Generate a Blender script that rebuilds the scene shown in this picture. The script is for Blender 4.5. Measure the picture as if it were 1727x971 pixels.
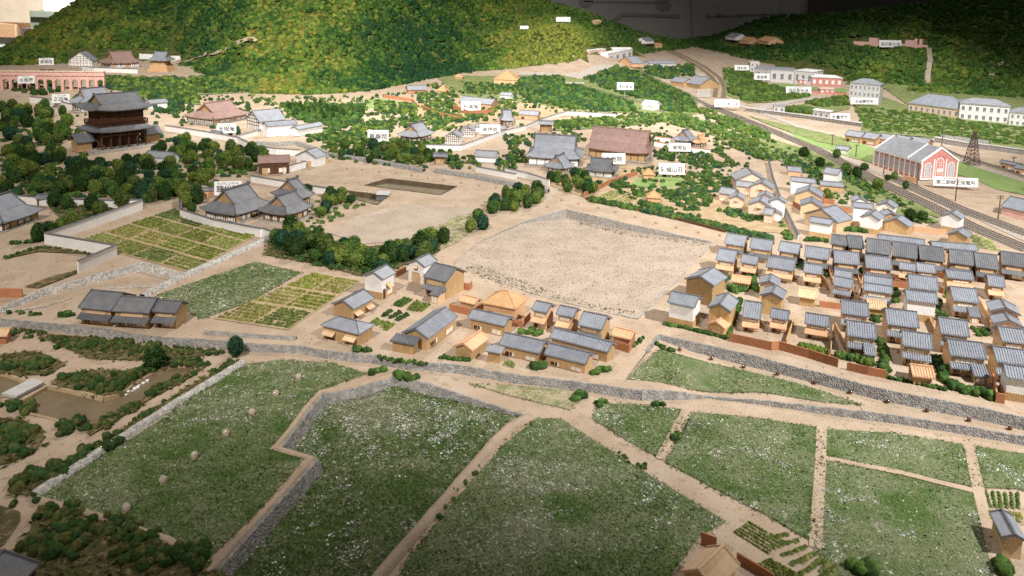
import bpy, bmesh, math, random
import numpy as np
from mathutils import Matrix, Vector
from mathutils.geometry import delaunay_2d_cdt
for o in list(bpy.data.objects): bpy.data.objects.remove(o)
SC = bpy.context.scene
COL = SC.collection
R = random.Random(7)
NR = np.random.RandomState(11)
# ------------------------------------------------------------------ camera
FPX, CX, CY = 1400.0, 863.5, 192.0
CAMH, PITCH, ROLL = 8.5, math.radians(8.5), math.radians(1.95)
_cp, _sp, _cr, _sr = math.cos(PITCH), math.sin(PITCH), math.cos(ROLL), math.sin(ROLL)
CAMPOS = Vector((0, 0, CAMH))
cd = bpy.data.cameras.new('camera'); cam = bpy.data.objects.new('camera', cd); COL.objects.link(cam)
def _lv(ax, ay, az):
    bx = _cr*ax - _sr*ay; by = _sr*ax + _cr*ay
    return Vector((bx, -az*_cp + by*_sp, by*_cp + az*_sp))
_m = Matrix.Identity(4)
for i, c in enumerate((_lv(1, 0, 0), _lv(0, 1, 0), _lv(0, 0, 1))):
    for j in range(3): _m[j][i] = c[j]
_m.translation = CAMPOS
cam.matrix_world = _m
cd.sensor_width = 36; cd.lens = 36*FPX/1727; cd.shift_y = -(485.5-CY)/1727; cd.clip_end = 600; cd.clip_start = .1
cd.dof.use_dof = True; cd.dof.focus_distance = 28; cd.dof.aperture_fstop = .75
SC.camera = cam
# ------------------------------------------------------------------ light: museum room, spotlights on the ceiling, plus added fill lamps
w = bpy.data.worlds.new('World'); SC.world = w; w.use_nodes = True
bg = w.node_tree.nodes['Background']; bg.inputs[0].default_value = (1.0, .93, .86, 1); bg.inputs[1].default_value = .17
def spot(name, loc, aim, power, ang, size, col, blend=.7):
    l = bpy.data.lights.new(name, 'SPOT'); o = bpy.data.objects.new(name, l); COL.objects.link(o)
    o.location = loc; o.rotation_euler = (Vector(aim)-Vector(loc)).to_track_quat('-Z', 'Y').to_euler()
    l.energy = power; l.spot_size = math.radians(ang); l.shadow_soft_size = size; l.color = col; l.spot_blend = blend
spot('spotlight', (29, 1, 34), (13, 27, 0), 150000, 54, .6, (1, .965, .91))
spot('spotlight', (8, 74, 42), (-3, 34, 0), 85000, 60, .8, (1, .95, .88))
spot('spotlight', (-12, 18, 48), (-14, 70, 4), 340000, 60, 1.0, (1, .96, .88), 1.)
spot('spotlight', (25, 36, 44), (22, 64, 3), 170000, 58, 1.0, (1, .975, .93))
spot('spotlight', (-13, -10, 36), (-7, 36, 0), 88000, 48, .8, (1, .93, .84))  # added fill spot from front left, brightens walls that face the viewer
spot('spotlight', (-8, 4, 42), (24, 42, 0), 60000, 46, .8, (1, .96, .90))  # added weak fill, lifts whites and left-facing sides at the right
spot('wall_fill_lamp', (-34, 96, 34), (-62, 124, 6), 330000, 80, 2., (1, .97, .9))  # added fill lamp, only there to brighten the pale left room wall
SC.view_settings.view_transform = 'Standard'; SC.view_settings.look = 'None'; SC.view_settings.gamma = 1
SC.view_settings.exposure = .02
SC.cycles.use_denoising = False
# ------------------------------------------------------------------ pixels of the photograph <-> the ground
TILE = {}
for _i, _x in enumerate((0, 430, 860, 1287)):
    for _j, _y in enumerate((0, 240, 480, 721)): TILE['ABCD'[_j]+str(_i+1)] = (_x, _y, 3.884)
TILE.update({'z1': (1440, 190, 6.017), 'z2': (1547, 560, 6.933), 'z3': (90, 140, 7.47), 'z4': (120, 480, 8.224), 'z5': (590, 420, 8.09),
             'z6': (1110, 440, 6.937), 'z7': (1300, 480, 6.935), 'y1': (0, 90, 10.786), 'y2': (340, 195, 7.193), 'y3': (600, 150, 6.642),
             'y4': (980, 220, 7.85), 'y5': (1020, 120, 6.908), 'y6': (1230, 90, 6.396), 'y7': (1420, 50, 9.594)})
def T(t, *a):
    x, y, s = TILE[t]
    q = [(x+a[i]/s, y+a[i+1]/s) for i in range(0, len(a), 2)]
    return q if len(q) > 1 else q[0]
def ray(px, py):
    return _lv((px-CX)/FPX, -(py-CY)/FPX, -1.0)
def proj(p):
    d = Vector(p)-CAMPOS; l = _m.to_3x3().transposed() @ d
    return CX + FPX*l.x/-l.z, CY - FPX*l.y/-l.z
def sm(t): t = max(0., min(1., t)); return t*t*(3-2*t)
def interp(x, tab):
    if x <= tab[0][0]: return tab[0][1]
    for (a, u), (b, v) in zip(tab, tab[1:]):
        if x <= b: return u+(v-u)*(x-a)/(b-a)
    return tab[-1][1]
def base(x, y):
    t = y-36
    return .03*(t if t > 6 else (0 if t < -6 else (t+6)**2/24))
HB = [(-200, 112), (0, 110), (150, 106), (290, 104), (345, 128), (420, 158), (520, 160), (620, 154), (700, 138), (800, 120), (870, 120), (960, 121), (1005, 116), (1045, 100), (1100, 88), (1170, 80),
      (1240, 96), (1330, 118), (1430, 142), (1520, 156), (1600, 158), (1727, 166), (1950, 176)]
HT = [(-200, 180), (-60, 118), (0, 82), (60, 46), (130, 0), (250, -60), (450, -120), (650, -100), (800, -40), (880, -5), (960, 12), (1030, 38), (1090, 60), (1150, 68), (1200, 60), (1250, 40), (1300, 27),
      (1400, 22), (1480, 12), (1560, 5), (1640, -10), (1727, -30), (1950, -60)]
HL = [(-200, 6), (0, 8), (60, 12), (130, 18), (250, 26), (450, 32), (800, 30), (900, 24), (1000, 16), (1100, 8), (1150, 7), (1250, 14), (1350, 24), (1727, 30), (1950, 30)]
def _ybase(px, py):
    d = ray(px, py); t = 1.
    for _ in range(60):
        z = CAMH+d.z*t-base(0, d.y*t); t += z/(-d.z+.035) if abs(z) > 1e-5 else 0
    return d.y*t
HY = [(u, _ybase(u, v)) for u, v in HB]
HS = []
for u in range(-200, 1951, 25):
    yb = interp(u, HY); L = interp(u, HL); yc = yb+L; d = ray(u, interp(u, HT))
    HS.append((u, max(.02, (CAMH+d.z/d.y*yc-base(0, yc))/L)))
def hsh(x, y):
    return (math.sin(x*.61+y*.27)*math.cos(y*.43-x*.19)+.6*math.sin(x*1.3+1.7)*math.sin(y*.9+x*.33+.4))
def H(x, y):
    z = base(x, y)
    if y > 42:
        u = CX+1400*x/y; yb = interp(u, HY)
        if y > yb:
            L = interp(u, HL); s = interp(u, HS); t = y-yb
            if t < L: z += s*(t*t/(2*.2*L) if t < .2*L else t-.1*L)*1.11*(1+.0)+.35*hsh(x, y)*sm(t/8)*sm((L-t)/6)*min(1, s*4)
            else: z += s*L*.999-.7*(t-L)
    kx, ky = x-4.6, y-82; q = kx*kx/24+ky*ky/30
    if q < 6: z += 2.3*math.exp(-q*.9)
    return z
def lvF(x): return -.15-.21*sm((x-1.5)/7)
def lvS(x): return -.22*sm((x-3.2)/1.6)
LV = {'T': lambda x, y: 0., 'S': lambda x, y: lvS(x), 'F': lambda x, y: lvF(x)}
def P(px, py, lv='T', h=0.):
    d = ray(px, py); f = LV[lv] if isinstance(lv, str) else lv
    a, b = 3., None; t = 5.
    while t < 170:
        p = CAMPOS+d*t
        if p.z < H(p.x, p.y)+f(p.x, p.y)+h: b = t; break
        a = t; t *= 1.02
    if b is None: b = 110
    for _ in range(26):
        m = (a+b)/2; p = CAMPOS+d*m
        if p.z < H(p.x, p.y)+f(p.x, p.y)+h: b = m
        else: a = m
    return CAMPOS+d*b
def G(x, y, lv='T'):
    f = LV[lv] if isinstance(lv, str) else lv
    return H(x, y)+f(x, y)
def inpoly(x, y, poly):
    c = False; j = len(poly)-1
    for i in range(len(poly)):
        xi, yi = poly[i][0], poly[i][1]; xj, yj = poly[j][0], poly[j][1]
        if (yi > y) != (yj > y) and x < (xj-xi)*(y-yi)/(yj-yi)+xi: c = not c
        j = i
    return c
# ------------------------------------------------------------------ materials
def nodes(name):
    m = bpy.data.materials.new(name); m.use_nodes = True; nt = m.node_tree
    return m, nt, nt.nodes['Principled BSDF']
def mat(name, c, c2=None, scale=8., rough=.85, bump=0., bscale=None, objrand=.0, stripes=None, spec=.2, detail=6., lo=.38, hi=.62, stretch=None, spk=None):
    m, nt, b = nodes(name); N = nt.nodes.new; Lk = nt.links.new
    b.inputs['Roughness'].default_value = rough; b.inputs['Specular IOR Level'].default_value = spec
    tc = N('ShaderNodeTexCoord'); co = tc.outputs['Object']
    if stretch:
        mp = N('ShaderNodeMapping'); mp.inputs['Scale'].default_value = stretch; Lk(co, mp.inputs[0]); co = mp.outputs[0]
    c2 = c2 or tuple(v*.8 for v in c)
    n = N('ShaderNodeTexNoise'); n.inputs['Scale'].default_value = scale; n.inputs['Detail'].default_value = detail; Lk(co, n.inputs['Vector'])
    r = N('ShaderNodeValToRGB'); r.color_ramp.elements[0].position = lo; r.color_ramp.elements[1].position = hi
    r.color_ramp.elements[0].color = (*c, 1); r.color_ramp.elements[1].color = (*c2, 1); Lk(n.outputs['Fac'], r.inputs[0])
    out = r.outputs[0]
    if spk:
        for (sc, thr, col, wd) in spk:
            s = N('ShaderNodeTexNoise'); s.inputs['Scale'].default_value = sc; s.inputs['Detail'].default_value = 3; Lk(tc.outputs['Object'], s.inputs['Vector'])
            mr = N('ShaderNodeMapRange'); mr.inputs[1].default_value = thr; mr.inputs[2].default_value = thr+wd; Lk(s.outputs['Fac'], mr.inputs[0])
            mx = N('ShaderNodeMixRGB'); mx.inputs[2].default_value = (*col, 1); Lk(mr.outputs[0], mx.inputs[0]); Lk(out, mx.inputs[1]); out = mx.outputs[0]
    if stripes:
        ax, fr, amt = stripes
        w_ = N('ShaderNodeTexWave'); w_.bands_direction = ax; w_.inputs['Scale'].default_value = fr; w_.inputs['Distortion'].default_value = .4; Lk(tc.outputs['Object'], w_.inputs['Vector'])
        mr = N('ShaderNodeMapRange'); mr.inputs[1].default_value = 0; mr.inputs[2].default_value = .3; mr.inputs[3].default_value = 1-amt; mr.inputs[4].default_value = 1; Lk(w_.outputs['Fac'], mr.inputs[0])
        mx = N('ShaderNodeVectorMath'); mx.operation = 'SCALE'; Lk(out, mx.inputs[0]); Lk(mr.outputs[0], mx.inputs['Scale']); out = mx.outputs[0]
    if objrand:
        oi = N('ShaderNodeObjectInfo'); mr = N('ShaderNodeMapRange'); mr.inputs[3].default_value = 1-objrand; mr.inputs[4].default_value = 1+objrand; Lk(oi.outputs['Random'], mr.inputs[0])
        mx = N('ShaderNodeVectorMath'); mx.operation = 'SCALE'; Lk(out, mx.inputs[0]); Lk(mr.outputs[0], mx.inputs['Scale']); out = mx.outputs[0]
    Lk(out, b.inputs['Base Color'])
    if bump:
        n2 = N('ShaderNodeTexNoise'); n2.inputs['Scale'].default_value = bscale or scale*3; n2.inputs['Detail'].default_value = 5; Lk(tc.outputs['Object'], n2.inputs['Vector'])
        bp = N('ShaderNodeBump'); bp.inputs['Strength'].default_value = bump; bp.inputs['Distance'].default_value = .05; Lk(n2.outputs['Fac'], bp.inputs['Height']); Lk(bp.outputs[0], b.inputs['Normal'])
    return m
def matfol(name, mul=1., bs=14.):
    """foam foliage; colour from the vertex colour of each clump"""
    m, nt, b = nodes(name); N = nt.nodes.new; Lk = nt.links.new
    b.inputs['Roughness'].default_value = 1; b.inputs['Specular IOR Level'].default_value = .05
    a = N('ShaderNodeAttribute'); a.attribute_name = 'Col'
    g = N('ShaderNodeNewGeometry')
    n = N('ShaderNodeTexNoise'); n.inputs['Scale'].default_value = bs; n.inputs['Detail'].default_value = 4; Lk(g.outputs['Position'], n.inputs['Vector'])
    mr = N('ShaderNodeMapRange'); mr.inputs[1].default_value = .3; mr.inputs[2].default_value = .7; mr.inputs[3].default_value = .55*mul; mr.inputs[4].default_value = 1.45*mul; Lk(n.outputs['Fac'], mr.inputs[0])
    mx = N('ShaderNodeVectorMath'); mx.operation = 'SCALE'; Lk(a.outputs['Color'], mx.inputs[0]); Lk(mr.outputs[0], mx.inputs['Scale']); Lk(mx.outputs[0], b.inputs['Base Color'])
    bp = N('ShaderNodeBump'); bp.inputs['Strength'].default_value = .8; bp.inputs['Distance'].default_value = .06; Lk(n.outputs['Fac'], bp.inputs['Height']); Lk(bp.outputs[0], b.inputs['Normal'])
    return m
def matstone(name, c1, c2, c3, scale, bump=.7):
    m, nt, b = nodes(name); N = nt.nodes.new; Lk = nt.links.new
    b.inputs['Roughness'].default_value = .9; b.inputs['Specular IOR Level'].default_value = .2
    tc = N('ShaderNodeTexCoord'); v = N('ShaderNodeTexVoronoi'); v.inputs['Scale'].default_value = scale; Lk(tc.outputs['Object'], v.inputs['Vector'])
    r = N('ShaderNodeValToRGB'); r.color_ramp.elements[0].color = (*c1, 1); r.color_ramp.elements[1].color = (*c3, 1); e = r.color_ramp.elements.new(.5); e.color = (*c2, 1)
    sx = N('ShaderNodeSeparateColor'); Lk(v.outputs['Color'], sx.inputs[0]); Lk(sx.outputs[0], r.inputs[0])
    n = N('ShaderNodeTexNoise'); n.inputs['Scale'].default_value = scale*.35; Lk(tc.outputs['Object'], n.inputs['Vector'])
    mr = N('ShaderNodeMapRange'); mr.inputs[1].default_value = .3; mr.inputs[2].default_value = .7; mr.inputs[3].default_value = .7; mr.inputs[4].default_value = 1.25; Lk(n.outputs['Fac'], mr.inputs[0])
    mx = N('ShaderNodeVectorMath'); mx.operation = 'SCALE'; Lk(r.outputs[0], mx.inputs[0]); Lk(mr.outputs[0], mx.inputs['Scale']); Lk(mx.outputs[0], b.inputs['Base Color'])
    bp = N('ShaderNodeBump'); bp.inputs['Strength'].default_value = bump; bp.inputs['Distance'].default_value = .05; bp.invert = True; Lk(v.outputs['Distance'], bp.inputs['Height']); Lk(bp.outputs[0], b.inputs['Normal'])
    return m
M = {}
M['sand'] = mat('sand', (.455, .355, .265), (.36, .272, .195), 1.3, .95, .5, 34, spk=[(26, .63, (.26, .20, .14), .05), (.4, .54, (.46, .375, .30), .2), (4.5, .60, (.31, .245, .17), .1), (60, .60, (.50, .42, .345), .06)], lo=.34, hi=.66)
M['sand_pale'] = mat('sand_pale', (.435, .36, .295), (.37, .30, .24), 1.2, .95, .5, 40, spk=[(30, .63, (.31, .26, .19), .04), (3, .62, (.37, .315, .24), .12)])
M['soil_dark'] = mat('soil_dark', (.13, .10, .06), (.09, .07, .045), 3, .95, .5, 30)
M['soil'] = mat('soil', (.42, .32, .20), (.34, .25, .15), 2.5, .95, .5, 30)
M['grass_sheet'] = mat('grass_sheet', (.10, .14, .05), (.17, .19, .10), 1.6, 1, .8, 30, spk=[(18, .56, (.24, .26, .17), .10), (.9, .54, (.07, .12, .03), .12)])
M['dry_sheet'] = mat('dry_sheet', (.20, .21, .10), (.38, .33, .22), 4., 1, .8, 30, spk=[(14, .58, (.45, .40, .29), .1)])
M['lawn'] = mat('lawn', (.19, .28, .085), (.23, .31, .12), 5, 1, .4, 40)
M['green_bank'] = mat('green_bank', (.15, .19, .06), (.24, .26, .12), 2.5, 1, .8, 25, spk=[(9, .58, (.09, .125, .035), .1)])
M['moss'] = mat('moss', (.075, .075, .028), (.15, .115, .055), 3.5, 1, .9, 18, spk=[(7, .55, (.24, .175, .10), .1)])
M['hill'] = mat('hill', (.05, .075, .015), (.12, .13, .035), 1.5, 1, .8, 10)
M['stone'] = matstone('stone', (.215, .207, .198), (.26, .25, .238), (.32, .305, .29), 26, .5)
M['stone_pale'] = matstone('stone_pale', (.34, .325, .305), (.44, .425, .40), (.58, .565, .54), 26, .5)
M['stone_fine'] = matstone('stone_fine', (.30, .28, .26), (.36, .34, .32), (.44, .42, .40), 40, .4)
M['white'] = mat('white', (.80, .79, .79), (.74, .73, .72), 3, .8, .1, 60, objrand=.03)
M['card'] = mat('card', (.74, .74, .74), (.72, .72, .72), 3, .6)
M['ink'] = mat('ink', (.03, .03, .035), (.05, .05, .05), 3, .7)
M['tile'] = mat('tile', (.195, .212, .25), (.24, .257, .295), 3.5, .5, .3, 40, objrand=.12, spec=.4)
M['tile_dark'] = mat('tile_dark', (.115, .12, .135), (.15, .155, .165), 4., .55, .3, 40, objrand=.12, spec=.35)
M['tile_light'] = mat('tile_light', (.27, .28, .31), (.22, .23, .26), 4., .55, .2, 40, objrand=.08, spec=.3)
M['cap'] = mat('cap', (.10, .10, .115), (.14, .14, .15), 6, .7)
M['brown_roof'] = mat('brown_roof', (.285, .19, .172), (.24, .158, .142), 5, .7, .3, 50, objrand=.06)
M['thatch'] = mat('thatch', (.50, .31, .165), (.43, .26, .13), 8, .9, .3, 60, objrand=.05)
M['wood'] = mat('wood', (.52, .345, .18), (.44, .285, .14), 3, .8, .15, 40, objrand=.14, stripes=('X', 9., .18), stretch=(6, 6, .6))
M['wood_board'] = mat('wood_board', (.52, .345, .17), (.45, .29, .135), 3, .8, .15, 40, objrand=.08, stripes=('X', 7., .45), stretch=(6, 6, .6))
M['wood_pale'] = mat('wood_pale', (.64, .46, .29), (.58, .40, .24), 3, .8, .1, 40, objrand=.10, stripes=('X', 6., .12), stretch=(5, 1, 5))
M['wood_orange'] = mat('wood_orange', (.62, .385, .235), (.56, .335, .195), 3, .8, .1, 40, objrand=.1, stripes=('X', 8., .2))
M['wood_dark'] = mat('wood_dark', (.11, .055, .028), (.08, .04, .022), 4, .75, .2, 40, objrand=.12, stripes=('X', 7., .25))
M['wood_brown_shaded'] = mat('wood_brown_shaded', (.30, .175, .095), (.24, .135, .07), 3, .8, .15, 40, objrand=.15, stripes=('X', 9., .3))  # brown terrace fronts, with the shade on them put into the colour
M['timber'] = mat('timber', (.12, .06, .03), (.09, .045, .025), 5, .8)
M['red_fence'] = mat('red_fence', (.42, .19, .10), (.36, .155, .08), 4, .85, .15, 40, objrand=.12)
M['brick'] = mat('brick', (.56, .25, .22), (.50, .21, .185), 6, .85, .2, 50)
M['pink_brick'] = mat('pink_brick', (.70, .44, .39), (.64, .38, .335), 5, .9, .2, 50, objrand=.04)
M['concrete'] = mat('concrete', (.48, .47, .47), (.42, .41, .41), 4, .85, .15, 40)
M['plaster_grey'] = mat('plaster_grey', (.60, .585, .58), (.55, .535, .53), 4, .85)
M['peach'] = mat('peach', (.70, .52, .40), (.66, .48, .36), 4, .85)
M['shoji'] = mat('shoji', (.80, .77, .72), (.76, .73, .68), 6, .8)
M['glass'] = mat('glass', (.10, .11, .13), (.15, .16, .18), 6, .25, spec=.5)
M['glass_pale'] = mat('glass_pale', (.40, .40, .43), (.34, .34, .37), 6, .3, spec=.4)
M['iron'] = mat('iron', (.10, .065, .06), (.16, .09, .08), 8, .6)
M['rail'] = mat('rail', (.30, .28, .27), (.22, .20, .19), 8, .4)
M['sleeper'] = mat('sleeper', (.15, .115, .09), (.20, .155, .12), 8, .9)
M['ballast'] = mat('ballast', (.33, .285, .24), (.42, .37, .315), 14, .95, .8, 60, spk=[(40, .58, (.21, .17, .135), .08)])
M['ballast_pale'] = mat('ballast_pale', (.50, .45, .40), (.42, .37, .32), 14, .95, .8, 60)
M['water'] = mat('water', (.155, .115, .068), (.19, .145, .09), 1.5, .14, .0, spec=.5)
M['water_clear'] = mat('water_clear', (.25, .215, .15), (.29, .25, .18), 1.5, .15, .0, spec=.5)
M['fol'] = matfol('fol', 1., 16.)
M['flock'] = matfol('flock', 1., 6.)
M['trunk'] = mat('trunk', (.10, .065, .035), (.07, .045, .025), 10, .9)
M['wall_grey'] = mat('wall_grey', (.30, .285, .28), (.25, .24, .235), .08, .7)
M['wall_dark'] = mat('wall_dark', (.055, .052, .05), (.04, .04, .04), .1, .6)
M['wall_line'] = mat('wall_line', (.19, .185, .185), (.16, .155, .155), .1, .7)
M['wall_pale'] = mat('wall_pale', (.70, .60, .49), (.62, .53, .43), .3, .8)
M['metal_green'] = mat('metal_green', (.30, .33, .27), (.26, .29, .24), .6, .5)
# ------------------------------------------------------------------ mesh helpers
def link(name, me, parent=None, m=None):
    o = bpy.data.objects.new(name, me); COL.objects.link(o)
    if parent is not None: o.parent = parent
    if m is not None and me is not None and not me.materials: me.materials.append(M[m] if isinstance(m, str) else m)
    return o
class MB:
    def __init__(s): s.v = []; s.f = []
    def add(s, vs, fs):
        n = len(s.v); s.v += [tuple(p) for p in vs]; s.f += [tuple(i+n for i in f) for f in fs]; return s
    def box(s, x0, x1, y0, y1, z0, z1):
        return s.add([(x0, y0, z0), (x1, y0, z0), (x1, y1, z0), (x0, y1, z0), (x0, y0, z1), (x1, y0, z1), (x1, y1, z1), (x0, y1, z1)],
                     [(3, 2, 1, 0), (4, 5, 6, 7), (0, 1, 5, 4), (1, 2, 6, 5), (2, 3, 7, 6), (3, 0, 4, 7)])
    def hexa(s, b, t):
        return s.add(list(b)+list(t), [(3, 2, 1, 0), (4, 5, 6, 7), (0, 1, 5, 4), (1, 2, 6, 5), (2, 3, 7, 6), (3, 0, 4, 7)])
    def slab(s, a, b, c, d, th):
        """quad a b c d (counter-clockwise from above) thickened downwards"""
        t = Vector((0, 0, -th)); q = [Vector(p) for p in (a, b, c, d)]
        return s.hexa([p+t for p in q], q)
    def prism(s, prof, x0, x1):
        """profile in (y,z), counter-clockwise seen from +x, extruded along x"""
        n = len(prof); v = [(x0, y, z) for y, z in prof]+[(x1, y, z) for y, z in prof]
        return s.add(v, [tuple(range(n))[::-1], tuple(range(n, 2*n))]+[(i, (i+1) % n, n+(i+1) % n, n+i) for i in range(n)])
    def cyl(s, p, q, r0, r1, n=6):
        p = Vector(p); q = Vector(q); d = (q-p).normalized(); a = d.orthogonal().normalized(); b = d.cross(a); v = []
        for c, r in ((p, r0), (q, r1)):
            for i in range(n): t = 2*math.pi*i/n; v.append(c+(a*math.cos(t)+b*math.sin(t))*r)
        return s.add(v, [tuple(range(n))[::-1], tuple(range(n, 2*n))]+[(i, (i+1) % n, n+(i+1) % n, n+i) for i in range(n)])
    def build(s, name, m, parent=None, smooth=False):
        me = bpy.data.meshes.new(name); me.from_pydata(s.v, [], s.f); me.update()
        if smooth: me.shade_smooth()
        return link(name, me, parent, m)
def tag(o, label=None, cat=None, group=None, kind=None):
    if label: o['label'] = label
    if cat: o['category'] = cat
    if group: o['group'] = group
    if kind: o['kind'] = kind
    return o
def root(name, label, cat, loc, rz=0, group=None):
    o = bpy.data.objects.new(name, None); COL.objects.link(o); o.location = loc; o.rotation_euler = (0, 0, rz); o.empty_display_size = .2
    return tag(o, label, cat, group)
def np_mesh(name, V, F, C=None, m=None, smooth=False):
    me = bpy.data.meshes.new(name); nv, nf = len(V), len(F)
    me.vertices.add(nv); me.loops.add(nf*3); me.polygons.add(nf)
    me.vertices.foreach_set('co', V.astype(np.float32).ravel()); me.loops.foreach_set('vertex_index', F.astype(np.int32).ravel())
    me.polygons.foreach_set('loop_start', np.arange(0, nf*3, 3, dtype=np.int32))
    me.update(calc_edges=True)
    if C is not None:
        at = me.color_attributes.new('Col', 'FLOAT_COLOR', 'POINT'); at.data.foreach_set('color', np.hstack([C, np.ones((nv, 1))]).astype(np.float32).ravel())
    if m: me.materials.append(M[m])
    if smooth: me.shade_smooth()
    return me
# ------------------------------------------------------------------ terrain: one sheet with terraces, sunken lots and the hills
W1a = [(-260, 505), (0, 539), (103, 548), (180, 557), (257, 569), (360, 575), (438, 582), (507, 584), (554, 593), (636, 601), (687, 611), (765, 616), (868, 633), (989, 647), (1043, 655)]
W1b = [(1081, 660), (1195, 669), (1287, 677), (1390, 688), (1506, 701), (1570, 711), (1640, 722), (1727, 738), (1960, 785)]
W2 = [(1111, 565), (1195, 583), (1290, 606), (1390, 632), (1493, 658), (1596, 678), (1660, 690), (1727, 705), (1960, 762)]
def xy(p): return (p.x, p.y)
wa = [xy(P(a, b)) for a, b in W1a]; wb = [xy(P(a, b, 'S')) for a, b in W1b]
REG = []   # name, polygon (xy), level function, material, object name
def region(name, poly, fn, m, oname): LV[name] = fn; REG.append((name, poly, m, oname))
polyF = wa+wb[:-1]+[(wb[-1][0]+.4, wb[-1][1])]+[(14, 7), (-11, 7)]
region('F', polyF, LV['F'], 'sand', 'lower_ground')
w2 = [xy(P(a, b)) for a, b in W2]
polyS = w2[:-1]+[(w2[-1][0]+1, w2[-1][1]+.6)]+[(wb[-1][0]+.4, wb[-1][1])]+wb[:-1][::-1]+[wa[-1]]
region('S', polyS, LV['S'], 'sand', 'middle_ground')
def sunk(name, pts, parent, m, oname, floor=None):
    """pts: (px,py,depth). The floor falls from the rim by the depth, blended inside"""
    w3 = [(*xy(P(a, b, parent)), d) for a, b, d in pts]; dense = []
    for (x0, y0, d0), (x1, y1, d1) in zip(w3, w3[1:]+w3[:1]):
        n = max(1, int(math.hypot(x1-x0, y1-y0)/.6))
        for i in range(n): t = i/n; dense.append((x0+(x1-x0)*t, y0+(y1-y0)*t, d0+(d1-d0)*t))
    A = np.array(dense)
    pf = LV[parent]
    def fn(x, y, A=A, pf=pf):
        w = 1/((A[:, 0]-x)**2+(A[:, 1]-y)**2+1e-6)**1.5
        return pf(x, y)-float((w*A[:, 2]).sum()/w.sum())
    region(name, [(a, b) for a, b, _ in dense], fn, m, oname)
sunk('lot', [(878, 376, .03), (915, 364, .16), (955, 353, .34), (1035, 372, .30), (1120, 391, .17), (1202, 409, .02), (1165, 450, .01), (1074, 538, .04), (960, 512, .02), (840, 478, .01), (765, 446, .01), (800, 412, .01)], 'T', 'sand_pale', 'sandy_lot')
sunk('field2', [(668, 637, .14), (600, 656, .16), (546, 666, .18), (519, 696, .19), (496, 728, .20), (474, 757, .20), (536, 776, .21), (500, 816, .21), (440, 882, .20), (360, 972, .20), (335, 1010, .20),
               (600, 1010, .05), (655, 950, .04), (745, 842, .04), (830, 742, .03), (893, 704, .02), (850, 690, .06), (790, 670, .12), (725, 650, .17)], 'F', 'grass_sheet', 'sunken_field')
sunk('rpond', [T('B2', 720, 282)+(.10,), T('B2', 870, 238)+(.20,), T('B2', 1320, 290)+(.20,), T('B2', 1215, 345)+(.04,)], 'T', 'water_clear', 'pond')
sunk('rpond2', [T('B2', 600, 318)+(.2,), T('B2', 775, 338)+(.2,), T('B2', 870, 352)+(.14,), T('B2', 800, 410)+(.03,), T('B2', 680, 380)+(.03,)], 'T', 'water_clear', 'pond')
sunk('gpond', [q+(.05,) for q in T('C1', 130, 770, 310, 665, 440, 690, 560, 715, 680, 745, 780, 720, 900, 640, 1010, 575, 1120, 530, 1250, 520, 1300, 560, 1150, 640, 1010, 700, 900, 800, 770, 840, 650, 935, 500, 945, 350, 880, 200, 850)], 'F', 'water', 'pond')
sunk('gpond2', [q+(.05,) for q in T('C1', -300, 560, -100, 555, 60, 590, 175, 640, 110, 700, -20, 750, -300, 760)], 'F', 'water', 'pond')
sunk('basin', [T('B1', 930, 790)+(.20,), T('B1', 1225, 870)+(.20,), T('B1', 1090, 940)+(.03,), T('C1', 640, 30)+(.0,), T('C1', 280, 150)+(.02,), T('C1', 30, 180)+(.05,), T('C1', -80, 190)+(.08,), T('C1', 290, 30)+(.16,)], 'T', 'sand', 'sunken_yard')
def reg_at(x, y):
    r = -1
    for i, (n, poly, m, on) in enumerate(REG):
        if inpoly(x, y, poly): r = i
    return r
def terrain():
    pts = []; edges = []
    Yv = 7.; rows = []
    while Yv < 132: rows.append(Yv); Yv *= 1.02
    for Yv in rows:
        for i in range(-46, 47):
            a = i*.0175+R.uniform(-.004, .004); pts.append(Vector((a*Yv*(1.0 if Yv > 20 else 1.15), Yv*R.uniform(.995, 1.005))))
    for n, poly, m, on in REG:
        s = len(pts); pts += [Vector(p) for p in poly]; k = len(poly); edges += [(s+i, s+(i+1) % k) for i in range(k)]
    vo, eo, fo, *_ = delaunay_2d_cdt(pts, edges, [], 0, 1e-5)
    bins = {}
    for f in fo:
        cx = sum(vo[i].x for i in f)/3; cy = sum(vo[i].y for i in f)/3; r = reg_at(cx, cy)
        if r == -1 and cy > 42:
            u = CX+1400*cx/cy
            if cy > interp(u, HY)+.3: r = -2
        bins.setdefault(r, []).append(f)
    for r, fs in bins.items():
        nm, m, fn = ('ground', 'sand', LV['T']) if r == -1 else (('hill', 'hill', LV['T']) if r == -2 else (REG[r][3], REG[r][2], LV[REG[r][0]]))
        idx = {}; V = []; F = []
        for f in fs:
            q = []
            for i in f:
                if i not in idx:
                    idx[i] = len(V); x, y = vo[i]; V.append((x, y, H(x, y)+fn(x, y)))
                q.append(idx[i])
            F.append(q)
        me = bpy.data.meshes.new(nm); me.from_pydata(V, [], F); me.update(); me.shade_smooth()
        if me.polygons[0].normal.z < 0: me.flip_normals()
        tag(link(nm, me, None, m), kind='structure')
terrain()
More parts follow.
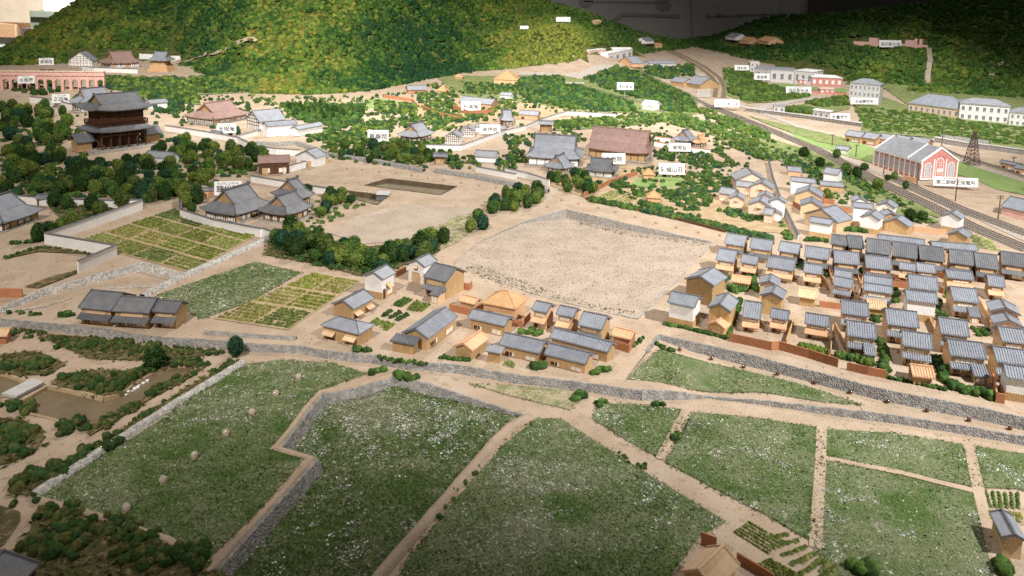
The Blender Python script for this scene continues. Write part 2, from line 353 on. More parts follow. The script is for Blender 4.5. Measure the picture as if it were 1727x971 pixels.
def wall_strips():
    info = {'F': ('retaining_wall', 'long grey rubble stone retaining wall above the lower road', 'stone', .02),
            'S': ('retaining_wall', 'grey stone retaining wall below the brown fences of the townhouse block', 'stone', .02),
            'lot': ('retaining_wall', 'dark stone wall along the far side of the bare sandy lot', 'stone_fine', .0),
            'field2': ('retaining_wall', 'zigzag grey stone bank between the two big foreground fields', 'stone', .05),
            'rpond': ('pond_wall', 'dark bank round the rectangular drained pond', 'soil_dark', .0), 'rpond2': ('pond_wall', 'dark bank of the short channel with the culvert', 'soil_dark', .0),
            'gpond': ('pond_bank', 'low earth bank around the garden pond', 'soil', .02), 'gpond2': ('pond_bank', 'low earth bank of the pond beyond the plank bridge', 'soil', .02),
            'basin': ('retaining_wall', 'pale stone wall around the small sunken yard', 'stone_pale', .05)}
    for n, poly, m, on in REG:
        nm, lab, wm, batter = info[n]; b = MB(); k = len(poly); fn = LV[n]
        area = sum(poly[i][0]*poly[(i+1) % k][1]-poly[(i+1) % k][0]*poly[i][1] for i in range(k)); sg = 1 if area > 0 else -1
        for i in range(k):
            (x0, y0), (x1, y1) = poly[i], poly[(i+1) % k]; L = math.hypot(x1-x0, y1-y0)
            if L < 1e-4 or max(y0, y1) < 9: continue
            nx, ny = -(y1-y0)/L*sg, (x1-x0)/L*sg       # inward
            mx, my = (x0+x1)/2-nx*.06, (y0+y1)/2-ny*.06; r = reg_at(mx, my); pf = LV['T'] if r < 0 else LV[REG[r][0]]
            ks = max(1, int(L/.25))
            for j in range(ks):
                q = []
                for t in (j/ks, (j+1)/ks):
                    x = x0+(x1-x0)*t; y = y0+(y1-y0)*t; zt = H(x, y)+pf(x, y); zb = H(x, y)+fn(x, y); q.append((x, y, zt, zb))
                if max(a[2]-a[3] for a in q) < .015: continue
                jit = [.012*math.sin(a[0]*37+a[1]*23) for a in q]
                v = []
                for a, jj in zip(q, jit):
                    ib = batter+.45*(a[2]-a[3])*(1 if batter else .05)
                    v += [(a[0]-nx*.03, a[1]-ny*.03, a[2]+.004), (a[0]-nx*.03, a[1]-ny*.03, a[2]+.022+jj*.8), (a[0]+nx*.02, a[1]+ny*.02, a[2]+.022+jj*.8), (a[0]+nx*(ib+jj), a[1]+ny*(ib+jj), a[3]-.03)]
                b.add(v, [(0, 1, 5, 4), (1, 2, 6, 5), (2, 3, 7, 6)] if sg > 0 else [(4, 5, 1, 0), (5, 6, 2, 1), (6, 7, 3, 2)])
        if b.v:
            o = b.build(nm, wm); tag(o, lab, 'wall' if 'wall' in nm else 'bank')
wall_strips()
# ------------------------------------------------------------------ draped sheets (fields, lawns, roads)
SHN = [0]
def sheet(name, pts, lv, m, lift=.012, step=.5, kind='structure'):
    SHN[0] += 1; lift += .0006*SHN[0]
    w3 = [xy(P(a, b, lv)) for a, b in pts]; V = []
    for (x0, y0), (x1, y1) in zip(w3, w3[1:]+w3[:1]):
        n = max(1, int(math.hypot(x1-x0, y1-y0)/step))
        for i in range(n): t = i/n; V.append((x0+(x1-x0)*t, y0+(y1-y0)*t))
    k = len(V); E_ = [(i, (i+1) % k) for i in range(k)]
    xs = [a for a, b in V]; ys = [b for a, b in V]; g = max(step*1.5, (max(xs)-min(xs))/30, (max(ys)-min(ys))/30); y = min(ys)
    pp = [Vector(v) for v in V]
    while y < max(ys):
        x = min(xs)
        while x < max(xs):
            if inpoly(x, y, V): pp.append(Vector((x, y)))
            x += g
        y += g
    vo, eo, fo, *_ = delaunay_2d_cdt(pp, E_, [], 0, 1e-5)
    F = [f for f in fo if inpoly(sum(vo[i].x for i in f)/3, sum(vo[i].y for i in f)/3, V)]
    me = bpy.data.meshes.new(name); me.from_pydata([(v.x, v.y, G(v.x, v.y, lv)+lift) for v in vo], [], F); me.update(); me.shade_smooth()
    o = link(name, me, None, m)
    if kind: o['kind'] = kind
    return o, V
def ribbon(name, pts, lv, width, m, lift=.01, kind='structure', parent=None, off=0.):
    """strip along a px polyline, width in scene units"""
    c = [P(a, b, lv) for a, b in pts]; d = []
    for a, b in zip(c, c[1:]):
        n = max(1, int((b-a).length/.5))
        for i in range(n): d.append(a.lerp(b, i/n))
    d.append(c[-1]); b = MB(); v = []
    for i, p in enumerate(d):
        t = (d[min(i+1, len(d)-1)]-d[max(i-1, 0)]); t.z = 0; t.normalize(); nn = Vector((-t.y, t.x, 0))
        for s in (-1, 1):
            q = p+nn*(off+s*width/2); v.append((q.x, q.y, G(q.x, q.y, lv)+lift))
    b.add(v, [(2*i+1, 2*i, 2*i+2, 2*i+3) for i in range(len(d)-1)])
    o = b.build(name, m, parent)
    if kind and parent is None: o['kind'] = kind
    return o, d
# ------------------------------------------------------------------ foliage
def ico(sub):
    bm = bmesh.new(); bmesh.ops.create_icosphere(bm, subdivisions=sub, radius=1); bm.verts.ensure_lookup_table()
    V = np.array([v.co[:] for v in bm.verts]); F = np.array([[v.index for v in f.verts] for f in bm.faces]); bm.free(); return V, F
def lumpy(V, seed, amp, fr=2.2):
    r = np.random.RandomState(seed); D = np.zeros(len(V))
    for k in range(5):
        a = r.normal(size=3)*fr*(1.5**k); D += np.sin(V@a+r.uniform(0, 6))*amp/(1.35**k)
    D += r.uniform(-1, 1, len(V))*amp*.55
    return V*(1+D)[:, None]
CL = []
for s in range(7):
    V, F = ico(2 if False else 1); V = lumpy(V, s, .15, 2.9); k = (V[F].mean(1)[:, 2] > -.45); CL.append((V, F[k]))
CLH = []
for s in range(7):
    V, F = ico(2); V = lumpy(V, s+30, .14, 3.2); k = (V[F].mean(1)[:, 2] > -.6); CLH.append((V, F[k]))
GREENS = np.array([(.03, .065, .018), (.045, .09, .024), (.065, .12, .028), (.10, .15, .032), (.125, .165, .035), (.025, .065, .035), (.07, .10, .026), (.028, .055, .016)])
def clumps(pts, sizes, cols, lib, squash=.85, sink=.25):
    Vs, Fs, Cs = [], [], []; n = 0
    for p, s, c in zip(pts, sizes, cols):
        V, F = lib[NR.randint(len(lib))]; a = NR.uniform(0, 6.28); ca, sa = math.cos(a), math.sin(a)
        W = V*[s*NR.uniform(.85, 1.15), s*NR.uniform(.85, 1.15), s*squash*NR.uniform(.85, 1.2)]
        W = np.stack([W[:, 0]*ca-W[:, 1]*sa+p[0], W[:, 0]*sa+W[:, 1]*ca+p[1], W[:, 2]+p[2]+s*squash*(1-sink)-s*squash*.2], 1)
        Vs.append(W); Fs.append(F+n); Cs.append(np.repeat(c[None], len(V), 0)); n += len(V)
    return np.vstack(Vs), np.vstack(Fs), np.vstack(Cs)
def woods(name, label, pts, smin, smax, pal=None, lib=None, squash=.85, cat='trees', jit=.25):
    if not len(pts): return
    pal = GREENS if pal is None else np.array(pal); n = len(pts)
    c = pal[NR.randint(len(pal), size=n)]*NR.uniform(1-jit, 1+jit, (n, 1)); s = NR.uniform(smin, smax, n)
    V, F, C = clumps(pts, s, c, lib or CL, squash)
    o = link(name, np_mesh(name, V, F, C, 'fol')); return tag(o, label, cat, kind='stuff')
def scat(poly, n, lv='T', mind=0., avoid=None):
    """n points inside a px polygon, laid on the ground"""
    xs = [p[0] for p in poly]; ys = [p[1] for p in poly]; out = []; tries = 0
    while len(out) < n and tries < n*30:
        tries += 1; x = R.uniform(min(xs), max(xs)); y = R.uniform(min(ys), max(ys))
        if not inpoly(x, y, poly): continue
        if avoid and any(inpoly(x, y, a) for a in avoid): continue
        p = P(x, y, lv)
        if mind and any((p.x-q[0])**2+(p.y-q[1])**2 < mind*mind for q in out): continue
        out.append((p.x, p.y, p.z))
    return out
def flakes(name, label, polyw, lvfn, dens, size, palfn, lift=.012, cat='grass', feather=.045, mask=None):
    """flock: tiny upright flakes over a polygon given in scene units"""
    A = np.array(polyw); x0, y0 = A.min(0); x1, y1 = A.max(0); n = int((x1-x0)*(y1-y0)*dens)
    X = NR.uniform(x0, x1, n); Y = NR.uniform(max(y0, 9.5), y1, n); ins = np.zeros(n, bool); j = len(A)-1
    for i in range(len(A)):
        xi, yi = A[i]; xj, yj = A[j]
        if yi != yj: ins ^= ((yi > Y) != (yj > Y)) & (X < (xj-xi)*(Y-yi)/(yj-yi)+xi)
        j = i
    X, Y = X[ins]+NR.normal(size=ins.sum())*feather, Y[ins]+NR.normal(size=ins.sum())*feather; n = len(X)
    if mask is not None:
        kp = NR.uniform(0, 1, n) < mask(X, Y); X, Y = X[kp], Y[kp]; n = len(X)
    if n == 0: return
    Z = lvfn(X, Y)+lift; C = palfn(X, Y, n)
    s = size*NR.uniform(.5, 1.4, n); base_ = np.stack([X, Y, Z], 1)
    d = NR.normal(size=(n, 4, 3))*np.array([1, 1, .55]); d[:, :, 2] = np.abs(d[:, :, 2]); d[:, 0, 2] = -.2; d[:, 1, 2] *= .2
    V = (base_[:, None, :]+d*s[:, None, None]*.6).reshape(-1, 3); k = np.arange(n)[:, None]*4
    F = np.concatenate([k+[0, 1, 2], k+[1, 2, 3]], 0)
    o = link(name, np_mesh(name, V, F, np.repeat(C, 4, 0), 'flock')); return tag(o, label, cat, kind='stuff')
def vn(X, Y, f, seed):
    r = np.random.RandomState(seed); Z = np.zeros(len(X))
    for k in range(6):
        a = r.normal(size=2)*f*(1.45**k); Z += np.sin(X*a[0]+Y*a[1]+r.uniform(0, 6))/(1.15**k)
    return Z/2.2
# ------------------------------------------------------------------ buildings
def dirn(a, b): v = Vector((b.x-a.x, b.y-a.y, 0)); return v.normalized()
def tiles(b, x0, x1, yf, zf, yr, zr, n, r=.011):
    """raised ribs running from the eave (yf,zf) to the ridge (yr,zr)"""
    for i in range(n):
        x = x0+(x1-x0)*(i+.5)/n; w_ = r
        b.add([(x-w_, yf, zf), (x+w_, yf, zf), (x+w_, yr, zr), (x-w_, yr, zr), (x-w_*.6, yf, zf+r*1.5), (x+w_*.6, yf, zf+r*1.5), (x+w_*.6, yr, zr+r*1.5), (x-w_*.6, yr, zr+r*1.5)],
              [(4, 5, 6, 7), (0, 1, 5, 4), (1, 2, 6, 5), (3, 0, 4, 7)])
def window(par, x, y, z, w_, h_, face='f', panes=2, m='shoji', fm='wood_pale', name='window'):
    """a panel with a frame; face f: on the plane y (looking -y); r/l: on the plane x"""
    def bx(b, a0, a1, z0, z1, d0, d1):
        if face == 'f': b.box(x+a0, x+a1, y-d1, y-d0, z+z0, z+z1)
        elif face == 'b': b.box(x+a0, x+a1, y+d0, y+d1, z+z0, z+z1)
        elif face == 'r': b.box(x+d0, x+d1, y+a0, y+a1, z+z0, z+z1)
        else: b.box(x-d1, x-d0, y+a0, y+a1, z+z0, z+z1)
    b = MB(); bx(b, -w_/2, w_/2, 0, h_, .001, .010); o = b.build(name, m, par)
    f = MB(); t = .012
    bx(f, -w_/2-t, w_/2+t, -t, 0, .001, .018); bx(f, -w_/2-t, w_/2+t, h_, h_+t, .001, .018)
    for i in range(panes+1): xx = -w_/2+w_*i/panes; bx(f, xx-t*.55, xx+t*.55, 0, h_, .0, .016)
    f.build('window_frame', fm, o); return o
def house(name, label, pos, rz, w_, d, h, pitch=.5, roof='tile', wall='wood', group=None, oh=.05, ribs=True, pent=None, win=0, skirt=None, door=True, gwin=False, annex=False, awn=0, hip=False, seed=0, cat='house', gdoor=False, oneslope=False, sidewin=0):
    r = random.Random(seed*131+7); o = root(name, label, cat, pos, rz+r.uniform(-.015, .015), group)
    W, D = w_/2-oh, d/2-oh; tk = .03
    rise = (d/2)*pitch; zr = h+rise
    zo = lambda y: h+(d/2-abs(y))*pitch   # underside of the roof at y
    # walls
    b = MB()
    if oneslope: b.hexa([(-W, -D, 0), (W, -D, 0), (W, D, 0), (-W, D, 0)], [(-W, -D, h-.01), (W, -D, h-.01), (W, D, h+d*pitch*.45), (-W, D, h+d*pitch*.45)])
    elif hip: b.box(-W, W, -D, D, 0, h+.015)
    else: b.prism([(-D, 0), (D, 0), (D, zo(D)-.006), (0, zr-.006), (-D, zo(D)-.006)], -W, W)
    b.build('wall', wall, o)
    if skirt:
        s = MB(); e = .008; hs = h*.36
        s.box(-W-e, W+e, -D-e, D+e, 0, hs); s.build('lower_boarding', skirt, o)
    # roof
    b = MB()
    if oneslope:
        z1, z2 = h, h+d*pitch*.5
        b.slab((-w_/2, -d/2, z1+tk), (w_/2, -d/2, z1+tk), (w_/2, d/2, z2+tk), (-w_/2, d/2, z2+tk), tk)
        if ribs: tiles(b, -w_/2, w_/2, -d/2, z1+tk, d/2, z2+tk, max(4, int(w_/.06)))
        b.build('roof', roof, o)
    elif hip:
        k = d/2*.98; x1 = max(.02, w_/2-k); b.add([(-w_/2, -d/2, h), (w_/2, -d/2, h), (w_/2, d/2, h), (-w_/2, d/2, h), (-w_/2, -d/2, h+tk), (w_/2, -d/2, h+tk), (w_/2, d/2, h+tk), (-w_/2, d/2, h+tk), (-x1, 0, zr+tk), (x1, 0, zr+tk)],
              [(3, 2, 1, 0), (0, 1, 5, 4), (1, 2, 6, 5), (2, 3, 7, 6), (3, 0, 4, 7), (4, 5, 9, 8), (5, 6, 9), (6, 7, 8, 9), (7, 4, 8)]); rf = b.build('roof', roof, o)
        c = MB(); c.box(-x1-.02, x1+.02, -.018, .018, zr+tk-.01, zr+tk+.018)
        for sx in (-1, 1):
            for sy in (-1, 1): c.cyl((sx*x1, 0, zr+tk), (sx*w_/2, sy*d/2, h+tk), .012, .012, 5)
        c.build('ridge_cap', 'cap' if roof.startswith('tile') else roof, rf)
    else:
        for s in (-1, 1):
            a = [(-w_/2, s*d/2, h+tk), (w_/2, s*d/2, h+tk), (w_/2, 0, zr+tk), (-w_/2, 0, zr+tk)]
            if s > 0: a = [a[1], a[0], a[3], a[2]]
            b.slab(*a, tk)
            if ribs: tiles(b, -w_/2, w_/2, s*d/2, h+tk, s*.015, zr+tk-.015*pitch, max(4, int(w_/.055)))
        rf = b.build('roof', roof, o)
        c = MB(); c.box(-w_/2-.006, w_/2+.006, -.022, .022, zr+tk-.012, zr+tk+.022)
        for sx in (-1, 1):
            for s in (-1, 1):
                x = sx*(w_/2-.008); c.hexa([(x-.012, s*d/2, h+tk), (x+.012, s*d/2, h+tk), (x+.012, 0, zr+tk), (x-.012, 0, zr+tk)], [(x-.012, s*d/2, h+tk+.02), (x+.012, s*d/2, h+tk+.02), (x+.012, 0, zr+tk+.02), (x-.012, 0, zr+tk+.02)])
        c.build('ridge_cap', 'cap' if roof.startswith('tile') else roof, rf)
    yb = -D
    if pent:
        hp = h*.56; pd = .17; pm = {'tile': roof, 'wood': 'wood_orange', 'dark': 'tile_dark'}[pent]
        b = MB(); b.slab((-W-.03, -D-pd, hp-.03), (W+.03, -D-pd, hp-.03), (W+.03, -D, hp+.055), (-W-.03, -D, hp+.055), .02)
        if pent != 'wood': tiles(b, -W-.03, W+.03, -D-pd, hp-.03, -D, hp+.055, max(4, int(w_/.055)))
        b.build('pent_roof', pm, o)
        window(o, r.uniform(-.12, .12)*W, -D, hp+.075, W*1.3, max(.04, h-hp-.12), panes=4, m='shoji' if pent != 'dark' else 'wood_pale')
    hw = (h*.36 if pent else h*.42)
    if win:
        xs = [W*.30] if win == 1 else [-W*.55+W*1.1*i/(win-1) for i in range(win)]
        for x in xs: window(o, x, yb, h*.13, W*(.85 if win == 1 else 1.0/win), hw*.9, panes=2)
    if door: MB().box(-W*.78, -W*.42, yb-.012, yb-.001, .0, hw*1.02+.03).build('door', 'wood_dark' if wall != 'wood_dark' else 'wood', o)
    if sidewin:
        window(o, W, 0, h*.45, D*.8, h*.3, face='r', panes=2)
    if gwin:
        window(o, -W, 0, h*.78, D*.34, h*.14, face='l', panes=1, m='wood_pale')
        a = MB(); a.slab((-W-.09, D*.25, h*.95-.02), (-W-.09, -D*.25, h*.95-.02), (-W, -D*.25, h*.95+.03), (-W, D*.25, h*.95+.03), .015); a.build('awning', 'wood_pale', o)
    if gdoor: MB().box(-W-.012, -W-.001, -D*.55, D*.55, 0, h*.62).build('door', 'wood_pale' if wall != 'wood_pale' else 'wood', o)
    for i in range(awn):
        x = -W*.6+W*1.2*(i/(max(1, awn-1))) if awn > 1 else 0
        a = MB(); a.slab((x-W*.32, -D-.14, h*.62-.05), (x+W*.32, -D-.14, h*.62-.05), (x+W*.32, -D, h*.72), (x-W*.32, -D, h*.72), .015); a.build('awning', 'wood_pale', o)
    if annex:
        ax = W*.62; aw = W*.38; hh = h*.46; y0, y1 = -D-.36, -D-.02
        e = MB(); e.prism([(y0, 0), (y1, 0), (y1, hh), (y0, hh)], ax-aw, ax+aw); an = e.build('annex', 'wood_pale', o)
        e = MB(); e.slab((ax-aw-.03, y0-.04, hh), (ax+aw+.03, y0-.04, hh), (ax+aw+.03, y1+.02, hh+.13), (ax-aw-.03, y1+.02, hh+.13), .02); tiles(e, ax-aw-.03, ax+aw+.03, y0-.04, hh, y1+.02, hh+.13, 6); e.build('annex_roof', roof, an)
        window(o, ax, y0, hh*.1, aw*1.2, hh*.7, panes=2)
    return o
def lvpos(c, lv): return Vector((c.x, c.y, G(c.x, c.y, lv)))
def H_eave(name, label, eL, eR, ry, h, lv='T', pitch=.5, dep=None, **k):
    """house from its front eave (two px points at height h) and the px height of the ridge line"""
    a = P(*eL, lv, h); b = P(*eR, lv, h); u = dirn(a, b); n = Vector((-u.y, u.x, 0)); mid = (a+b)/2; w_ = (Vector((b.x, b.y, 0))-Vector((a.x, a.y, 0))).length
    if dep is None:
        lo, hi = .15, 4.
        for _ in range(30):
            d = (lo+hi)/2; q = mid+n*(d/2); q.z = mid.z+d/2*pitch+.03
            if proj(q)[1] > ry: lo = d
            else: hi = d
        dep = max(.25, min(d, 2.2))
    c = mid+n*(dep/2)
    return house(name, label, lvpos(c, lv), math.atan2(u.y, u.x), w_, dep, h, pitch, **k)
def H_gable(name, label, gL, gR, dep, h, lv='T', pitch=.5, ap=None, **k):
    """house whose gable end faces us; the ridge runs away from the viewer. local -x is the gable front"""
    a = P(*gL, lv, h); b = P(*gR, lv, h); u = dirn(a, b); n = Vector((-u.y, u.x, 0)); mid = (a+b)/2; d = (Vector((b.x, b.y, 0))-Vector((a.x, a.y, 0))).length
    c = mid+n*(dep/2)
    return house(name, label, lvpos(c, lv), math.atan2(n.y, n.x), dep, d, h, pitch, **k)
def corner3(C, E, Gp, h, lv):
    c = P(*C, lv, h); e = P(*E, lv, h); g = P(*Gp, lv, h)
    u = Vector((e.x-c.x, e.y-c.y, 0)); L = u.length; u.normalize(); v = Vector((-u.y, u.x, 0)); gv = Vector((g.x-c.x, g.y-c.y, 0))
    d = gv.dot(v)
    if d < 0: v = -v; d = -d
    ctr = Vector((c.x, c.y, 0))+u*(L/2)+v*(d/2)
    return ctr, u, v, L, d
def H_corner(name, label, C, E, Gp, h, lv='T', pitch=.5, **k):
    """house from its near eave corner, the other end of that eave and the other end of the gable"""
    ctr, u, v, L, d = corner3(C, E, Gp, h, lv)
    # local -y must face away from v
    x = Vector((v.y, -v.x, 0))
    return house(name, label, lvpos(ctr, lv), math.atan2(x.y, x.x), L, max(d, .3), h, pitch, **k)
# ---- hip-and-gable (irimoya) temple roofs
def irimoya_roof(par, W, D, h, rise, roof, gable='thatch', curve=.35, gw=.62, gd=.55, name='roof', lift=.08, ridge=True):
    """eave half sizes W, D at height h; ridge along x"""
    N = 6; b = MB(); rows = []
    xg, yg = W*gw, D*gd; hz = lambda t: (t*(1-curve)+t*t*curve)
    for i in range(N+1):
        t = i/N*.5; f = i/N; X = W+(xg-W)*f; Y = D+(yg-D)*f; z = h+rise*hz(t)*1.0
        ring = []
        for (ax, ay, bx_, by) in ((-1, -1, 1, -1), (1, -1, 1, 1), (1, 1, -1, 1), (-1, 1, -1, -1)):
            for j in range(8):
                s = j/8; px_ = ax+(bx_-ax)*s; py_ = ay+(by-ay)*s; cl = lift*(1-f)**2*(abs(2*s-1))**3
                ring.append((px_*X, py_*Y, z+cl))
        rows.append(ring)
    n = 32; base_ = [(x, y, z-.035) for x, y, z in rows[0]]
    V = base_+[p for r_ in rows for p in r_]; F = []
    for i in range(N+1):
        for j in range(n): F.append((i*n+j, i*n+(j+1) % n, (i+1)*n+(j+1) % n, (i+1)*n+j))
    F.append(tuple(range(n))[::-1]); b.add(V, F)
    zg = rows[-1][0][2]; zt = h+rise
    # upper gable slopes, slightly concave, overhanging the gable panels
    K = 5; xo = xg+.05*W; prof = []
    for i in range(K+1):
        f = i/K; t = .5+.5*f; prof.append((yg*(1-f)*1.0, h+rise*hz(t)*1.0+ (zt-(h+rise*hz(1.)))*f))
    for s in (-1, 1):
        v = []
        for (y, z) in prof:
            for x in (-xo, xo): v += [(x, s*y, z+.012), (x, s*y, z-.03)]
        f = []
        for i in range(K):
            a = 4*i; q = [(a, a+2, a+6, a+4), (a+1, a+5, a+7, a+3), (a, a+4, a+5, a+1), (a+2, a+3, a+7, a+6)]
            f += q if s < 0 else [x[::-1] for x in q]
        f.append((0, 1, 3, 2)); b.add(v, f)
    rf = b.build(name, roof, par)
    for sx in (-1, 1):
        g = MB(); x = sx*(xg-.02); g.add([(x, -yg, zg-.01), (x, yg, zg-.01), (x, 0, zt-.03), (x-sx*.04, -yg, zg-.01), (x-sx*.04, yg, zg-.01), (x-sx*.04, 0, zt-.03)], [(0, 1, 2), (5, 4, 3), (0, 3, 4, 1), (1, 4, 5, 2), (2, 5, 3, 0)]); g.build('gable_panel', gable, rf)
    if ridge:
        c = MB(); c.box(-xo-.02, xo+.02, -.035, .035, zt-.01, zt+.055)
        for sx in (-1, 1):
            c.box(sx*xo-.035, sx*xo+.035, -.05, .05, zt-.01, zt+.10)
            for sy in (-1, 1):
                for i in range(K): c.cyl((sx*(xo-.02), sy*prof[i][0], prof[i][1]+.02), (sx*(xo-.02), sy*prof[i+1][0], prof[i+1][1]+.02), .026, .026, 5)
                for i in range(N):
                    a_ = rows[i]; q_ = rows[i+1]; k_ = {(-1, -1): 0, (1, -1): 8, (1, 1): 16, (-1, 1): 24}[(sx, sy)]
                    c.cyl(a_[k_], q_[k_], .024, .024, 5)
        c.build('ridge_cap', 'cap' if roof.startswith('tile') else roof, rf)
    return rf
def bays(o, W, D, z0, z1, nx, ny, wall, post='timber', shoji=True, rnd=None):
    """post-and-panel walls: posts, panels, shoji bays"""
    MB().box(-W, W, -D, D, z0, z1).build('wall', wall, o)
    e = .012; pw = .016
    for i in range(nx+1):
        x = -W+2*W*i/nx
        for y in (-D, D): MB().box(x-pw, x+pw, y-pw, y+pw, z0, z1).build('post', post, o)
    for i in range(1, ny):
        y = -D+2*D*i/ny
        for x in (-W, W): MB().box(x-pw, x+pw, y-pw, y+pw, z0, z1).build('post', post, o)
    hh = z1-z0
    b = MB(); b.box(-W-e, W+e, -D-e, D+e, z0+hh*.60, z0+hh*.66); b.build('tie_beam', post, o)
    if shoji:
        for i in range(nx):
            x = -W+2*W*(i+.5)/nx
            if (i*7+nx) % 3 == 0: MB().box(x-W/nx*.72, x+W/nx*.72, -D-.009, -D-.001, z0+hh*.05, z0+hh*.58).build('door_panel', 'wood', o)
            else: window(o, x, -D, z0+hh*.1, 2*W/nx*.6, hh*.45, panes=2, fm=post)
        for i in range(ny):
            y = -D+2*D*(i+.5)/ny
            for f, x in (('r', W), ('l', -W)): window(o, x, y, z0+hh*.1, 2*D/ny*.6, hh*.45, face=f, panes=2, fm=post)
def temple(name, label, C, E, Gp, h, lv='T', rise=None, roof='tile', wall='shoji', gable='thatch', oh=.17, nx=5, ny=3, plinth=.05, swap=False, gw=.62, gd=.55, cat='temple', group=None, curve=.35, post='timber', shoji=True, lift=.08):
    """swap: ridge runs along C-G instead of C-E"""
    ctr, u, v, L, d = corner3(C, E, Gp, h, lv)
    x = Vector((v.y, -v.x, 0))
    rz = math.atan2(x.y, x.x)
    if swap: L, d = d, L; rz += math.pi/2
    o = root(name, label, cat, lvpos(ctr, lv), rz, group)
    W, D = L/2, max(d, .4)/2; rise = rise or D*.95; ov = min(oh, W*.35, D*.35)
    if plinth: MB().box(-W+ov*.4, W-ov*.4, -D+ov*.4, D-ov*.4, 0, plinth).build('plinth', 'stone_fine', o)
    bays(o, W-ov, D-ov, plinth, h+.02, nx, ny, wall, post, shoji)
    irimoya_roof(o, W, D, h, rise, roof, gable, gw=gw, gd=gd, curve=curve, lift=lift)
    return o
# ---- walls and fences
def fence(name, label, pts, lv='T', h=.16, m='white', cap='cap', th=.05, cat='wall', group=None, base_m=None):
    w3 = [P(a, b, lv) for a, b in pts]; o = root(name, label, cat, w3[0], 0, group); o0 = w3[0]
    if m == 'white': h *= 1.35
    for a, b in zip(w3, w3[1:]):
        u = dirn(a, b); n = Vector((-u.y, u.x, 0)); L = (Vector((b.x-a.x, b.y-a.y, 0))).length; ks = max(1, int(L/1.2))
        p = MB(); c = MB(); s = MB()
        for j in range(ks):
            q0 = a.lerp(b, j/ks); q1 = a.lerp(b, (j+1)/ks); q0.z = G(q0.x, q0.y, lv); q1.z = G(q1.x, q1.y, lv)
            if j == 0: q0 = q0-u*th*.45
            if j == ks-1: q1 = q1+u*th*.45
            def bx(mb, t, z0, z1): mb.hexa([q0-o0-n*t+Vector((0, 0, z0)), q1-o0-n*t+Vector((0, 0, z0)), q1-o0+n*t+Vector((0, 0, z0)), q0-o0+n*t+Vector((0, 0, z0))], [q0-o0-n*t+Vector((0, 0, z1)), q1-o0-n*t+Vector((0, 0, z1)), q1-o0+n*t+Vector((0, 0, z1)), q0-o0+n*t+Vector((0, 0, z1))])
            bx(p, th/2, -.03, h)
            if base_m: bx(s, th/2+.012, -.03, h*.30)
            if cap:
                A = [q0-o0-n*th+Vector((0, 0, h)), q1-o0-n*th+Vector((0, 0, h)), q1-o0+n*th+Vector((0, 0, h)), q0-o0+n*th+Vector((0, 0, h))]
                B = [q0-o0-n*.008+Vector((0, 0, h+.035)), q1-o0-n*.008+Vector((0, 0, h+.035)), q1-o0+n*.008+Vector((0, 0, h+.035)), q0-o0+n*.008+Vector((0, 0, h+.035))]
                c.hexa(A, B)
        p.build('panel', m, o)
        if cap: c.build('wall_cap', cap, o)
        if base_m: s.build('wall_base', base_m, o)
    return o
def gatehouse(name, label, C, E, dep, h, lv='T', roof='tile', wall='wood', pitch=.55, posts=True, cat='gate', **k):
    """small roofed gate: posts, door leaves, gabled roof"""
    a = P(*C, lv, h); b = P(*E, lv, h); u = dirn(a, b)
    if u.x < 0: a, b = b, a; u = -u
    n = Vector((-u.y, u.x, 0)); mid = (a+b)/2+n*dep/2; L = math.hypot(b.x-a.x, b.y-a.y)
    o = root(name, label, cat, lvpos(mid, lv), math.atan2(u.y, u.x)); W, D = L/2, dep/2
    for x in (-W*.72, W*.72):
        for y in (-D*.6, D*.6): MB().box(x-.02, x+.02, y-.02, y+.02, 0, h+.02).build('post', 'timber', o)
    for s in (-1, 1): MB().box(min(0, s*W*.70)+.004, max(0, s*W*.70)-.004, -.012, .012, .0, h*.85).build('door', wall, o)
    MB().box(-W*.75, W*.75, -.025, .025, h*.86, h*.98).build('lintel', 'timber', o)
    b2 = MB(); zr = h+D*pitch
    for s in (-1, 1):
        q = [(-W, s*D, h+.03), (W, s*D, h+.03), (W, 0, zr+.03), (-W, 0, zr+.03)]
        if s > 0: q = [q[1], q[0], q[3], q[2]]
        b2.slab(*q, .03); tiles(b2, -W, W, s*D, h+.03, s*.02, zr+.03, max(4, int(L/.06)))
    rf = b2.build('roof', roof, o); MB().box(-W-.01, W+.01, -.03, .03, zr+.015, zr+.07).build('ridge_cap', 'cap' if roof.startswith('tile') else roof, rf)
    return o
